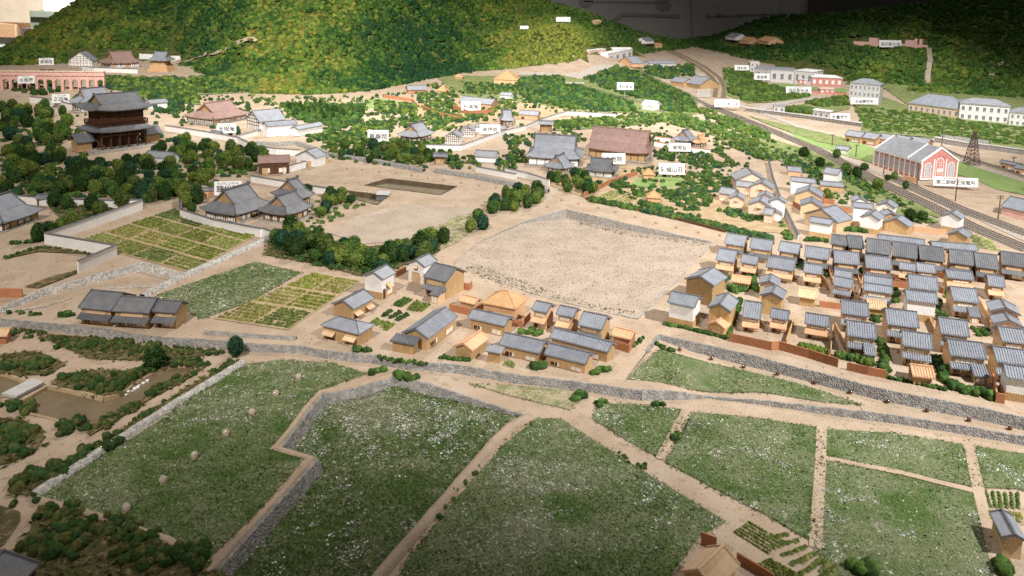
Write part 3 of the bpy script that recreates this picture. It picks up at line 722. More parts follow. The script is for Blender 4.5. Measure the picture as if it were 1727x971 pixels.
def sign(x0, y0, x1, y1, text, ruby=None, lv='T', label=None, drop=6, roll=-.03, cat='sign', frac=.5, blankpost=True):
    """white name card on a pin; px corners of the card"""
    cx, cy = (x0+x1)/2, (y0+y1)/2; g = P(cx, y1+drop, lv); d = ray(cx, cy); t = (g.y)/d.y; c = CAMPOS+d*t
    s = (c-CAMPOS).dot(-Vector(_m.col[2][:3]))/FPX; w_, h_ = (x1-x0)*s*.9, (y1-y0)*s*.9
    o = root('name_card', label, cat, g, math.atan2(-c.x, c.y)*.35)
    zc = c.z-g.z
    MB().cyl((0, .03, -.02), (0, .03, zc), .02, .02, 6).build('pin', 'concrete', o)
    b = MB(); b.box(-w_/2, w_/2, -.012, .012, -h_/2, h_/2); cdo = b.build('card', 'card', o); cdo.location = (0, 0, zc); cdo.rotation_euler = (-.18, -roll*-1, 0)
    def tx(body, size, z):
        cu = bpy.data.curves.new('lettering', 'FONT'); cu.body = body; cu.size = size; cu.align_x = 'CENTER'; cu.align_y = 'CENTER'; cu.extrude = .0015; cu.offset = size*.012; cu.materials.append(M['ink'])
        tt = bpy.data.objects.new('lettering', cu); COL.objects.link(tt); tt.parent = cdo; tt.location = (0, -.016, z); tt.rotation_euler = (math.pi/2, 0, 0); return tt
    if text: tx(text, min(h_*.55, w_*.88/len(text)), -h_*.10)
    if ruby: tx(ruby, min(h_*.19, w_*.8/len(ruby)), h_*.33)
    return o
# ------------------------------------------------------------------ room behind the model
def Wp(px, py, Y): d = ray(px, py); return CAMPOS+d*(Y/d.y)
def wbox(name, m, x0, y0, x1, y1, Y, dp, par):
    a = Wp(x0, y1, Y); b = Wp(x1, y0, Y); o = MB().box(a.x, b.x, Y, Y+dp, a.z, b.z).build(name, m, par); return o
def backdrop():
    o = MB().box(-2, 100, 130, 131, -12, 60).build('room_wall', 'wall_grey'); tag(o, kind='structure')
    o = MB().box(-140, -2, 132, 133, -12, 60).build('room_wall', 'wall_pale'); tag(o, kind='structure')
    r = root('display_board', 'grey display board with a large faint line drawing behind the model', 'board', (0, 0, 0)); wbox('board', 'wall_grey', 880, -60, 1320, 75, 129.5, .3, r)
    wbox('dark_board', 'wall_dark', 1362, -60, 1900, 40, 129.0, .4, r)
    for (x0, y0, x1, y1, w_) in ((1000, 60, 1050, 24, .5), (1050, 24, 1145, 27, .5), (985, 2, 1125, 4, .16), (1190, 28, 1330, 22, .14), (1165, 0, 1168, 72, .12)):
        b = MB(); a = Wp(x0, y0, 129.3); c = Wp(x1, y1, 129.3); d = c-a; n = Vector((-d.z, 0, d.x)).normalized()*w_/2; t = Vector((0, .1, 0)); b.hexa([a-n, c-n, c-n+t, a-n+t], [a+n, c+n, c+n+t, a+n+t]); b.build('drawn_line', 'wall_line', r)
    for (x, y, rr) in ((988, 0, 1.1), (1119, 6, 1.15), (1195, 26, .3), (1213, 26, .3), (1250, 26, .3), (1288, 26, .3)):
        b = MB(); p = Wp(x, y, 129.3); b.cyl(p, p+Vector((0, .1, 0)), rr, rr, 24); b.build('drawn_disc', 'wall_line', r)
    r = root('display_plinth', 'green grey display plinth with a pale block on top beyond the hill', 'plinth', (0, 0, 0)); wbox('plinth_base', 'metal_green', 54, 28, 112, 90, 112, 4, r); wbox('plinth_top', 'metal_green', 50, 20, 118, 28, 111.6, 5, r); wbox('upper_block', 'white', 74, -60, 112, 20, 112.6, 3, r)
    r = root('counter', 'white counter with an orange wooden edge beyond the hill', 'counter', (0, 0, 0)); wbox('counter_body', 'white', -300, 48, 57, 160, 116, 6, r); wbox('counter_top', 'wood_orange', -300, 41, 25, 52, 115.4, 5, r)
backdrop()
# ------------------------------------------------------------------ fields in the foreground
FIELDS = []
ORDF = ['first', 'second', 'third', 'fourth', 'fifth', 'sixth', 'seventh', 'eighth']
def field(name, pts, lv, m='grass_sheet', lift=.012):
    o, V = sheet(name, pts, lv, m, lift); FIELDS.append((V, lv)); return V
f1 = field('field', [(412, 615), (470, 607), (560, 613), (618, 630), (560, 651), (536, 664), (510, 695), (478, 735), (452, 757), (513, 774), (430, 868), (350, 945), (283, 909), (170, 872), (62, 842), (140, 790), (250, 722), (340, 660)], 'F')
f3 = field('field', [(905, 706), (945, 706), (990, 735), (1105, 808), (1225, 880), (1180, 905), (1120, 985), (650, 1010), (690, 940), (770, 842), (850, 750)], 'F')
f4 = field('field', [(998, 706), (1012, 680), (1060, 682), (1160, 692), (1110, 772), (1060, 745)], 'F')
f5 = field('field', [(1168, 695), (1280, 706), (1381, 722), (1378, 800), (1370, 915), (1290, 868), (1200, 822), (1122, 780)], 'F')
f6 = field('field', [(1391, 724), (1500, 730), (1622, 750), (1644, 822), (1520, 795), (1391, 768)], 'F')
f7 = field('field', [(1389, 776), (1520, 803), (1645, 834), (1690, 1000), (1400, 1000), (1378, 920)], 'F')
f8 = field('field', [(1646, 754), (1730, 766), (1860, 780), (1860, 830), (1727, 826), (1654, 823)], 'F')
fT = field('field', [(793, 648), (860, 650), (985, 661), (962, 692), (860, 668)], 'F', 'dry_sheet')
fS = field('field', [(1114, 590), (1195, 612), (1298, 635), (1349, 648), (1454, 683), (1390, 679), (1287, 662), (1169, 658), (1056, 640)], 'S', 'grass_sheet')
fL = field('field', [(264, 498), (430, 442), (508, 460), (420, 510), (340, 538)], 'T')
f2w = [p for p in REG if p[0] == 'field2'][0][1]
lotw = [p for p in REG if p[0] == 'lot'][0][1]
LVF = lambda X, Y: np.array([lvF(x) for x in X]); LVT = lambda X, Y: np.zeros(len(X)); LVS = lambda X, Y: np.array([lvS(x) for x in X])
def lvarr(n): return lambda X, Y: np.array([LV[n](x, y) for x, y in zip(X, Y)])
def pal_field(seed, wamt, dry=0.):
    def f(X, Y, n):
        a = vn(X, Y, .9, seed)+.25*NR.normal(size=n); b = vn(X, Y, 3.1, seed+5)+.5*NR.normal(size=n)
        g = np.array([(.06, .115, .026)])+(np.clip(a, -1, 1)[:, None]+1)*np.array([(.035, .036, .016)])
        g = g*NR.uniform(.6, 1.4, (n, 1)); pale = np.array([(.36, .36, .28)])*NR.uniform(.7, 1.35, (n, 1)); whitec = np.array([(.62, .63, .60)])*NR.uniform(.8, 1.2, (n, 1))
        k = NR.uniform(0, 1, n) < np.clip(.12+.75*(a*.6+b*.3)+wamt, .01, .85); g[k] = pale[k]
        k2 = NR.uniform(0, 1, n) < np.clip(.38*(vn(X, Y, 1.7, seed+9)+.25*b-.75)+wamt*.22, 0, .8); g[k2] = whitec[k2]
        if dry: k3 = NR.uniform(0, 1, n) < dry; g[k3] = (np.array([(.30, .24, .13)])*NR.uniform(.7, 1.3, (n, 1)))[k3]
        return g
    return f
for i, (w3, lv, dens, wa_, lab) in enumerate(((f1, LVF, 1800, -.02, 'short grass of the leftmost foreground field dotted with clear beads'), (f2w, lvarr('field2'), 1800, .06, 'grass with white patches in the sunken middle field'), (f3, LVF, 1800, .12, 'white flecked grass in the big bottom centre field'),
        (f4, LVF, 1800, .10, 'grass of the small field beside the fork in the path'), (f5, LVF, 1800, .08, 'white flecked grass of the field right of the diagonal path'), (f6, LVF, 1800, .06, 'grass in the narrow field under the stone edged road'),
        (f7, LVF, 1700, .06, 'grass of the large bottom right field'), (f8, LVF, 1700, .02, 'grass in the corner field at the right edge'), (fL, LVT, 1500, .14, 'grass of the plot beside the vegetable rows'))):
    flakes('grass', lab, w3, lv, dens if w3 is not fL else 1000, .023 if w3 is not fL else .038, pal_field(i*3+1, wa_))
for i, (w3, lv, sd, th) in enumerate(((f1, LVF, 5, .75), (f2w, lvarr('field2'), 8, .42), (f3, LVF, 14, .36), (f4, LVF, 17, .4), (f5, LVF, 23, .4), (f6, LVF, 29, .5), (f7, LVF, 31, .45), (f8, LVF, 37, .5))):
    flakes('pale_lichen', ORDF[i]+' field from the garden side: white flecks in its grass', w3, lv, 700, .022, lambda X, Y, n: np.array([(.66, .66, .63)])*NR.uniform(.7, 1.15, (n, 1)), .02, 'ground cover', mask=lambda X, Y, sd=sd, th=th: np.clip(1.1*(vn(X, Y, 1.5, sd)*.8+.6*vn(X, Y, 5., sd+2)-th), 0, .9))
def edge_weeds():
    pts = []
    for V, lv in FIELDS:
        if lv not in ('F', 'S'): continue
        for (x0, y0), (x1, y1) in zip(V, V[1:]+V[:1]):
            L = math.hypot(x1-x0, y1-y0)
            for k in range(int(L*34)):
                t = R.random(); x = x0+(x1-x0)*t+R.gauss(0, .035); y = y0+(y1-y0)*t+R.gauss(0, .035)
                if math.sin(x*2.1+y*1.3)+.5*math.sin(x*5.3-y*3.1) > -.3: pts.append((x, y, G(x, y, lv)+.015))
    A = np.array(pts); n = len(A); s_ = .024*NR.uniform(.5, 1.6, n); d = NR.normal(size=(n, 4, 3))*np.array([1, 1, .6]); d[:, :, 2] = np.abs(d[:, :, 2]); V = (A[:, None, :]+d*s_[:, None, None]*.7).reshape(-1, 3); k = np.arange(n)[:, None]*4
    c = np.array([(.05, .07, .02), (.09, .10, .03), (.16, .13, .06), (.11, .12, .05)])[NR.randint(4, size=n)]*NR.uniform(.7, 1.3, (n, 1))
    tag(link('verge_weeds', np_mesh('verge_weeds', V, np.concatenate([k+[0, 1, 2], k+[1, 2, 3]], 0), np.repeat(c, 4, 0), 'flock')), 'ragged weeds along the edges of the foreground fields', 'weeds', kind='stuff')
edge_weeds()
def grit():
    pts = []
    for _ in range(15000):
        y = 10*(4.2**R.random()); x = R.uniform(-.66, .66)*y; r = reg_at(x, y); n = 'T' if r < 0 else REG[r][0]
        if n in ('gpond', 'gpond2', 'rpond', 'rpond2', 'field2', 'lot'): continue
        if math.sin(x*1.1+y*.7)+math.sin(x*.6-y*1.7+2)+R.gauss(0, .8) < -.2: continue
        pts.append((x, y, G(x, y, n)+.004))
    A = np.array(pts); n = len(A); s_ = .013*NR.uniform(.4, 1.8, n)*(A[:, 1]/16)**.5; d = NR.normal(size=(n, 4, 3))*np.array([1, 1, .4]); d[:, :, 2] = np.abs(d[:, :, 2]); V = (A[:, None, :]+d*s_[:, None, None]*.7).reshape(-1, 3); k = np.arange(n)[:, None]*4
    c = np.array([(.10, .09, .05), (.22, .17, .11), (.14, .13, .06), (.60, .52, .44), (.30, .24, .17)])[NR.randint(5, size=n)]*NR.uniform(.7, 1.3, (n, 1))
    tag(link('grit', np_mesh('grit', V, np.concatenate([k+[0, 1, 2], k+[1, 2, 3]], 0), np.repeat(c, 4, 0), 'flock')), 'fine grit and dry specks scattered on the sandy ground', 'grit', kind='stuff')
grit()
flakes('grass', 'sparse green tufts on the strip below the stone wall', fS, LVS, 1000, .030, pal_field(40, .10, .12))
flakes('grass', 'dry grass of the small triangular verge', fT, LVF, 520, .026, pal_field(44, .05, .5))
def pal_weed(X, Y, n):
    c = np.array([(.07, .06, .03), (.12, .10, .04), (.05, .04, .025), (.13, .13, .05)])[NR.randint(4, size=n)]; return c*NR.uniform(.7, 1.3, (n, 1))
def thin(poly, keepfn, n):
    return poly
flakes('weeds', 'dark dry specks of weeds strewn over the bare sandy lot', lotw, lvarr('lot'), 200, .016, pal_weed, cat='weeds')
def band(pts, lv, width): # narrow world polygon along a px line
    c = [P(a, b, lv) for a, b in pts]; l, r_ = [], []
    for i, p in enumerate(c):
        t = c[min(i+1, len(c)-1)]-c[max(0, i-1)]; t.z = 0; t.normalize(); nn = Vector((-t.y, t.x, 0)); l.append(xy(p+nn*width/2)); r_.append(xy(p-nn*width/2))
    return l+r_[::-1]
for pts, lv, lf, wd, lab in (([(790, 450), (880, 485), (985, 520), (1070, 535)], 'lot', lvarr('lot'), .8, 'dense weeds along the near edge of the sandy lot'), ([(960, 372), (1080, 398), (1190, 412)], 'lot', lvarr('lot'), .45, 'weeds under the stone wall of the sandy lot'),
        ([(690, 645), (790, 676), (890, 706)], 'F', lvarr('field2'), .3, 'dark weeds along the rim of the sunken field')):
    flakes('weeds', lab, band(pts, lv, wd), lf, 220, .03, pal_weed, cat='weeds')
sandw, V_ = sheet('sandy_yard', [(560, 395), (600, 365), (680, 345), (790, 350), (810, 358), (760, 395), (700, 405), (610, 412)], 'T', 'sand_pale')
flakes('weeds', 'scattered weeds on the sandy yard below the rectangular pond', V_, lambda X, Y: np.array([base(a, b) for a, b in zip(X, Y)]), 40, .028, pal_weed, cat='weeds')
_, V_ = sheet('grass_verge', [(705, 400), (770, 365), (812, 358), (818, 372), (770, 410), (735, 425)], 'T', 'dry_sheet')
flakes('grass', 'ragged pale grass between the sandy yard and the lot', V_, lambda X, Y: np.array([base(a, b) for a, b in zip(X, Y)]), 260, .035, pal_field(61, .0, .4))
# ------------------------------------------------------------------ vegetable plots: rows are parts
def plot(label, q, lv, rows, nx=1, ny=1, hgt=.045, wd=.55, pal=((.10, .13, .03), (.14, .16, .045), (.07, .11, .03)), seg=.05, along=0, gap=.10):
    """quad q (px, in order) split into nx by ny beds, each with rows of small plants"""
    w3 = [P(a, b, lv) for a, b in q]
    def bl(s, t): return (w3[0]*(1-s)+w3[1]*s)*(1-t)+(w3[3]*(1-s)+w3[2]*s)*t
    c = bl(.5, .5); o = root('vegetable_plot', label, 'vegetable plot', c)
    for i in range(nx):
        for j in range(ny):
            s0, s1 = (i+gap*.5)/nx, (i+1-gap*.5)/nx; t0, t1 = (j+gap*.5)/ny, (j+1-gap*.5)/ny; kk = rows+R.choice((-1, 0, 0, 1)); bedc = np.array(R.choice(pal))*R.uniform(.8, 1.25)
            for k in range(kk):
                f = (k+.5)/kk
                a, b = (bl(s0, t0+(t1-t0)*f), bl(s1, t0+(t1-t0)*f)) if along == 0 else (bl(s0+(s1-s0)*f, t0), bl(s0+(s1-s0)*f, t1))
                full = (bl(s0, t0)-bl(s0, t1)).length if along == 0 else (bl(s0, t0)-bl(s1, t0)).length
                wr = full/kk*wd; L = (b-a).length; n = max(3, int(L/seg)); V = []; F = []; C = []
                u = dirn(a, b); nn = Vector((-u.y, u.x, 0))
                for m_ in range(n):
                    if R.random() < .06: continue
                    p = a.lerp(b, (m_+R.uniform(.2, .8))/n)+nn*R.uniform(-.15, .15)*wr; p.z = G(p.x, p.y, lv)+.01; p = p-c; h_ = hgt*R.uniform(.6, 1.3); r_ = wr*.5*R.uniform(.8, 1.3); l_ = L/n*.75; s = len(V)
                    for (x, y, z) in ((-1, -1, 0), (1, -1, 0), (1, 1, 0), (-1, 1, 0), (-.4, -.5, 1), (.5, -.4, .9), (.4, .5, 1.1), (-.5, .4, .85)):
                        V.append(p+u*(x*l_*R.uniform(.8, 1.2))+nn*(y*r_*R.uniform(.75, 1.25))+Vector((0, 0, z*h_)))
                    F += [(s, s+1, s+5), (s, s+5, s+4), (s+1, s+2, s+6), (s+1, s+6, s+5), (s+2, s+3, s+7), (s+2, s+7, s+6), (s+3, s, s+4), (s+3, s+4, s+7), (s+4, s+5, s+6), (s+4, s+6, s+7)]
                    C += [bedc*R.uniform(.7, 1.35)]*8
                if V: link('crop_row', np_mesh('crop_row', np.array([v[:] for v in V]), np.array(F), np.array(C), 'fol'), o)
    return o
sheet('soil_bed', [(129, 408), (294, 352), (440, 393), (320, 460)], 'T', 'soil', .008)
sheet('soil_bed', [(360, 538), (528, 460), (608, 474), (486, 557)], 'T', 'soil', .008)
plot('large allotment of crop rows inside the white walled enclosure', [(129, 408), (294, 352), (440, 393), (320, 460)], 'T', 5, 4, 4, .05, along=1, pal=((.12, .15, .03), (.15, .17, .05), (.08, .11, .035), (.17, .165, .05)))
plot('striped vegetable beds left of the white storehouses', [(360, 538), (528, 460), (608, 474), (486, 557)], 'T', 6, 3, 2, .05, along=1, pal=((.13, .15, .03), (.17, .17, .05), (.09, .12, .035)))
plot('dark leafy bed behind the long house, upper of the pair', T('C2', 895, 140, 975, 85, 1040, 105, 960, 152), 'T', 4, hgt=.07, pal=((.05, .09, .02),), along=0)
plot('yellow green leafy bed behind the long house', T('C2', 985, 165, 1050, 110, 1165, 135, 1090, 188), 'T', 5, hgt=.07, along=0)
plot('dark cabbage bed in the middle of the courtyard', T('C2', 800, 205, 865, 160, 1035, 205, 960, 245), 'T', 4, hgt=.07, pal=((.035, .06, .02),), along=0)
plot('small yellow bed beside the hip roofed house', T('C2', 745, 245, 790, 225, 935, 265, 870, 310), 'T', 4, hgt=.06, along=0)
plot('small pale bed near the tiny shed', T('C2', 1610, 525, 1650, 500, 1709, 520, 1709, 555), 'T', 3, hgt=.06, along=0)
plot('pale vegetable beds in the villa garden', T('B3', 565, 362, 660, 318, 855, 362, 765, 412), 'T', 5, 3, 2, .04, pal=((.15, .18, .05), (.19, .19, .06)))
plot('leafy beds in bottom foreground beside the pale barn, upper bank', T('D3', 1440, 690, 1560, 605, 1850, 760, 1690, 850), 'F', 6, hgt=.03, along=1, wd=.32, seg=.03, pal=((.11, .15, .04), (.14, .165, .045)))
plot('long vegetable rows in bottom foreground along the diagonal path', T('D4', 200, 870, 300, 800, 520, 940, 480, 1010), 'F', 4, hgt=.035, along=0, wd=.45, seg=.03, pal=((.15, .165, .05),))
plot('short vegetable rows at the lower frame edge', T('D4', -60, 900, 30, 850, 330, 1010, 200, 1060), 'F', 6, hgt=.035, along=1, wd=.5, seg=.03, pal=((.13, .16, .04),))
plot('yellow green crop rows between the diagonal path and the bottom frame edge', [(1268, 898), (1320, 893), (1428, 962), (1380, 1000)], 'F', 6, hgt=.03, along=0, wd=.32, seg=.03, pal=((.13, .16, .045), (.11, .145, .04)))
plot('upright crop rows by the right frame edge', T('D4', 1425, 418, 1700, 425, 1700, 545, 1460, 530), 'F', 6, hgt=.035, along=1, wd=.5, seg=.03)
plot('pale crop rows behind the small blue roofed house', T('D4', 1465, 540, 1700, 560, 1700, 630, 1485, 620), 'F', 4, hgt=.05, along=0, pal=((.17, .17, .05),))
plot('young green row behind the brown front fence', T('C4', 215, 405, 225, 380, 430, 430, 425, 465), 'T', 6, hgt=.07, along=1, wd=.7, pal=((.12, .17, .03),))
plot('pale beds along the railway bank', T('B4', 1330, 590, 1480, 640, 1560, 720, 1400, 700), 'T', 6, 2, 1, .04, pal=((.17, .19, .07),))
plot('pale beds below the white storehouse by the railway', T('B4', 880, 430, 1000, 450, 1080, 520, 960, 500), 'T', 6, 1, 1, .04, pal=((.17, .19, .07),))
# ------------------------------------------------------------------ lower road banks, paths
ribbon('footpath', [(1158, 690), (1112, 775)], 'F', .16, 'sand', .016)
ribbon('footpath', [(1386, 720), (1384, 780), (1375, 925)], 'F', .2, 'sand', .018)
ribbon('footpath', [(1386, 772), (1520, 798), (1648, 830)], 'F', .16, 'sand', .020)
ribbon('footpath', [(1634, 752), (1650, 828), (1690, 985)], 'F', .2, 'sand', .022)
def bank(label, pts, lv, w_, h, m='sand'):
    """raised earth bund between two fields"""
    c = [P(a, b, lv) for a, b in pts]; d = []
    for a, b in zip(c, c[1:]):
        n = max(1, int((b-a).length/.3))
        for i in range(n): d.append(a.lerp(b, i/n))
    d.append(c[-1]); b = MB(); v = []
    for i, p in enumerate(d):
        t = (d[min(i+1, len(d)-1)]-d[max(i-1, 0)]); t.z = 0; t.normalize(); nn = Vector((-t.y, t.x, 0))
        for s, z in ((-1, -.01), (-.62, h), (.62, h), (1, -.01)):
            q = p+nn*(s*w_/2*(1+.06*math.sin(i*1.7))); v.append((q.x, q.y, G(q.x, q.y, lv)+z+.006*math.sin(i*2.3+s)))
    b.add(v, [(4*i+k+1, 4*i+k, 4*i+k+4, 4*i+k+5) for i in range(len(d)-1) for k in range(3)]); o = b.build('earth_bank', m, None, True); return tag(o, label, 'bank')
bank('sandy bund dividing the sunken field from the bottom centre field', [(895, 704), (858, 722), (832, 748), (745, 850), (655, 955), (622, 995)], 'F', .22, .08)
bank('sandy bund along the top of the zigzag stone bank', [(664, 633), (596, 651), (540, 662), (512, 694), (488, 728), (462, 757), (526, 774), (492, 814), (432, 880), (350, 968)], 'F', .13, .05)
bank('thin sandy bund at the lower edge of the leftmost field', [(58, 842), (170, 874), (283, 912), (340, 950)], 'F', .16, .05)
def stonebank(label, pts, lv, w_, h, m, hi=None):
    o = bank(label, pts, lv, w_, h, m); o.name = 'stone_wall'; o['category'] = 'wall'; return o
stonebank('pale rubble wall on the garden side of the leftmost field', [(58, 838), (130, 790), (215, 735), (300, 680), (410, 613)], 'F', .2, .09, 'stone_pale')
stonebank('rubble wall under the walled allotment, stepping down to the grass plot', [(455, 402), (390, 432), (322, 462), (255, 494), (240, 503)], 'T', .22, .12, 'stone_pale')
stonebank('long low stone kerb in front of the brown hip roofed house', [(345, 562), (420, 568), (500, 572)], 'T', .12, .06, 'stone')
stonebank('grey rubble wall below the white boundary wall of the pavilion temple', T('A2', 0, 945, 150, 955) + [(500, 243), (555, 262), (640, 275), (715, 290)], 'T', .3, .16, 'stone')
stonebank('grey rubble wall along the road past the small timber gate', [(735, 290), (800, 300), (858, 312), (905, 322), (925, 325)], 'T', .3, .16, 'stone')
stonebank('grey stone wall on the sunlit terrace far behind the brick hall', T('A4', 1160, 905, 1300, 920, 1480, 945), 'T', .5, .2, 'stone')
# ------------------------------------------------------------------ lawns, distant roads, greens
sheet('lawn', T('B3', 770, 290, 840, 240, 990, 220, 940, 310), 'T', 'lawn'); sheet('lawn', T('B3', 970, 290, 1000, 215, 1150, 235, 1080, 300), 'T', 'lawn')
sheet('lawn', T('A2', 720, 650, 830, 645, 985, 675, 930, 690, 740, 710), 'T', 'lawn')
sheet('lawn', [(1325, 218), (1380, 222), (1440, 238), (1475, 250), (1470, 275), (1420, 262), (1345, 235)], 'T', 'lawn')
sheet('lawn', T('B4', 1225, 100, 1320, 130, 1720, 250, 1720, 350, 1530, 310, 1400, 250, 1230, 200), 'T', 'lawn')
sheet('lawn', T('y6', 440, 330, 600, 325, 900, 365, 1280, 385, 1265, 430, 900, 400, 560, 370), 'T', 'lawn', .03)
sheet('road', T('A3', 60, 470, 330, 485, 480, 470, 560, 425, 740, 430, 690, 470, 560, 490, 480, 505, 490, 555, 350, 560, 380, 505, 60, 490), 'T', 'ballast_pale', .02)
sheet('road', T('A3', 1230, 500, 1270, 470, 1320, 560, 1310, 640, 1220, 640), 'T', 'ballast_pale', .02)
ribbon('road', T('A4', -60, 720, 120, 675, 250, 650, 420, 640), 'T', 1.1, 'ballast_pale', .03)
sheet('garden_ground', [(905, 305), (1000, 275), (1120, 285), (1215, 300), (1335, 345), (1335, 395), (1240, 388), (1100, 360), (990, 335)], 'T', 'soil', .006)
sheet('garden_ground', [(700, 170), (820, 145), (900, 150), (1010, 175), (1000, 195), (880, 200), (760, 215), (700, 205)], 'T', 'soil', .006)
sheet('garden_ground', T('C1', 250, 325, 600, 350, 900, 400, 1450, 450, 1250, 480, 900, 500, 600, 490, 380, 400), 'F', 'moss')
sheet('garden_ground', T('C1', -60, 470, 230, 440, 430, 520, 330, 590, 120, 600, -60, 570), 'F', 'moss')
sheet('garden_ground', T('C1', 330, 655, 400, 590, 600, 565, 860, 570, 1000, 560, 990, 580, 900, 630, 780, 715, 640, 735, 480, 690), 'F', 'moss', .014)
sheet('garden_ground', T('C1', 1120, 500, 1320, 490, 1345, 545, 1200, 640, 1010, 740, 800, 870, 600, 990, 560, 960, 760, 850, 880, 800, 1020, 690, 1290, 560, 1250, 520), 'F', 'moss', .014)
sheet('garden_ground', T('D1', -60, -60, 150, -50, 290, 60, 240, 150, 60, 240, -60, 260), 'F', 'moss')
sheet('garden_ground', T('D1', 60, 440, 200, 300, 420, 225, 700, 85, 990, -105, 1230, -262, 1540, -425, 1420, -320, 1000, -60, 500, 250, 210, 450), 'F', 'moss')
sheet('garden_ground', T('D1', 80, 830, 190, 700, 250, 520, 400, 520, 700, 620, 1000, 730, 1300, 860, 1500, 1000, 1300, 1100, -60, 1100, -60, 870), 'F', 'moss')
sheet('garden_ground', T('D1', -60, 500, 130, 560, 130, 620, 20, 780, -60, 800), 'F', 'moss')
sheet('garden_ground', T('B1', 320, 430, 600, 420, 760, 430, 620, 500, 480, 560, 420, 520), 'T', 'moss')
sheet('garden_ground', T('B1', 20, 770, 300, 685, 640, 740, 480, 730, 250, 720), 'T', 'moss'); sheet('garden_ground', T('B1', 160, 950, 350, 880, 510, 840, 500, 865, 250, 960), 'T', 'moss')
sheet('garden_ground', T('B2', 120, 590, 300, 600, 700, 690, 1000, 660, 1230, 640, 1200, 720, 900, 840, 700, 880, 400, 800, 60, 740), 'T', 'moss')
for q in (A4_ for A4_ in (T('A4', 570, 650, 800, 640, 960, 700, 1300, 760, 1760, 830, 1760, 990, 1480, 950, 1080, 900, 650, 870, 640, 790), T('A4', 780, 560, 1100, 540, 1760, 620, 1760, 780, 1290, 770, 960, 700), T('y6', -80, 150, 210, 190, 330, 310, 590, 400, 870, 440, 860, 480, 500, 530, 200, 540, -40, 450), T('y6', 600, 580, 1290, 480, 1300, 600, 900, 690, 600, 660))): sheet('green_bank', q, 'T', 'green_bank', .02)
sheet('green_bank', T('B4', 190, 20, 330, 60, 560, 190, 760, 300, 1000, 400, 1160, 480, 1150, 500, 900, 420, 660, 330, 430, 230, 190, 120, -40, 10, -80, -60), 'T', 'green_bank', .013)
sheet('green_bank', T('A3', 280, 790, 700, 765, 1100, 735, 1290, 800, 1700, 960, 1600, 975, 1300, 880, 1000, 800, 700, 835, 300, 860), 'T', 'green_bank', .013)
sheet('green_bank', T('A3', -500, 480, 350, 495, 480, 520, 860, 450, 1230, 640, 1230, 750, 820, 745, 420, 725, 100, 670, -300, 640), 'T', 'green_bank', .008)
sheet('green_bank', [(1262, 196), (1300, 205), (1420, 232), (1440, 250), (1380, 240), (1300, 212)], 'T', 'green_bank', .014)
sheet('green_bank', [(1240, 232), (1290, 250), (1400, 290), (1480, 325), (1500, 345), (1400, 305), (1290, 262)], 'T', 'green_bank', .012)
sheet('green_bank', T('B4', 530, 300, 640, 310, 860, 420, 1120, 500, 1160, 530, 900, 520, 870, 440, 560, 340), 'T', 'green_bank', .015)
sheet('green_bank', T('A1', 620, 550, 700, 510, 1000, 515, 1709, 480, 1709, 600, 1280, 625, 1320, 690, 1000, 660, 880, 620), 'T', 'green_bank', .013)
sheet('green_bank', T('A2', -40, 480, 400, 520, 860, 560, 700, 585, 300, 605, -40, 615), 'T', 'green_bank', .011)
# ------------------------------------------------------------------ railways
def track(label, pts, lv, width, nr=1, m='ballast', lift=.02, gauge=.22, sleep=.16):
    r0 = P(*pts[0], lv); o = root('railway_track', label, 'railway track', (0, 0, 0))
    bo, d = ribbon('ballast', pts, lv, width, m, lift, parent=o); 
    offs = [(-(nr-1)/2+i)*width/nr for i in range(nr)]
    S = MB(); D = []
    L = 0; rails = {k: MB() for k in range(nr*2)}
    for i in range(len(d)-1):
        a, b = d[i], d[i+1]; u = dirn(a, b); n = Vector((-u.y, u.x, 0)); ln = (b-a).length
        for k, of in enumerate(offs):
            m_ = max(1, int(ln/sleep))
            for j in range(m_):
                p = a.lerp(b, (j+.5)/m_)+n*of; p.z = G(p.x, p.y, lv)+lift
                q = [p-n*gauge*.85-u*.03, p+n*gauge*.85-u*.03, p+n*gauge*.85+u*.03, p-n*gauge*.85+u*.03]
                S.hexa([x+Vector((0, 0, -.01)) for x in q], [x+Vector((0, 0, .02)) for x in q])
            for s in (0, 1):
                f = of+(s-.5)*gauge; A = a+n*f; B = b+n*f; A.z = G(A.x, A.y, lv)+lift+.02; B.z = G(B.x, B.y, lv)+lift+.02; t = .014; up = Vector((0, 0, .025))
                rails[k*2+s].hexa([A-n*t, B-n*t, B+n*t, A+n*t], [A-n*t+up, B-n*t+up, B+n*t+up, A+n*t+up])
    for k in rails: rails[k].build('rail', 'rail', o)
    so = S.build('sleepers', 'sleeper', o); so['kind'] = 'stuff'
    return o
track('double railway line with dark sleepers running past the town blocks', [(1195, 178), (1250, 200), (1298, 219), (1377, 252), (1467, 299), (1557, 342), (1647, 386), (1740, 424)], 'T', .85, 2)
track('pale ballasted railway line beside the brick hall', [(1500, 296), (1560, 326), (1622, 354), (1740, 398)], 'T', .8, 2, 'ballast_pale')
track('rusty single siding behind the brick hall', T('B4', 1180, 45, 1260, 80, 1450, 140, 1760, 235), 'T', .6, 1)
track('curving brown incline railway on the far embankment', T('A3', 1050, 335, 1150, 380, 1260, 440, 1350, 510, 1380, 570, 1370, 640), 'T', 1.3, 2, 'soil')
track('thin far railway on the wooded embankment', T('A3', 860, 470, 1000, 550, 1150, 620, 1300, 690), 'T', .6, 1)
ribbon('lane', [(1240, 228), (1290, 245), (1345, 268), (1430, 305), (1500, 335), (1580, 372)], 'T', .35, 'ballast_pale', .016)
ribbon('lane', T('A3', 1000, 670, 1200, 740, 1400, 840, 1720, 970), 'T', .4, 'sand_pale', .016)
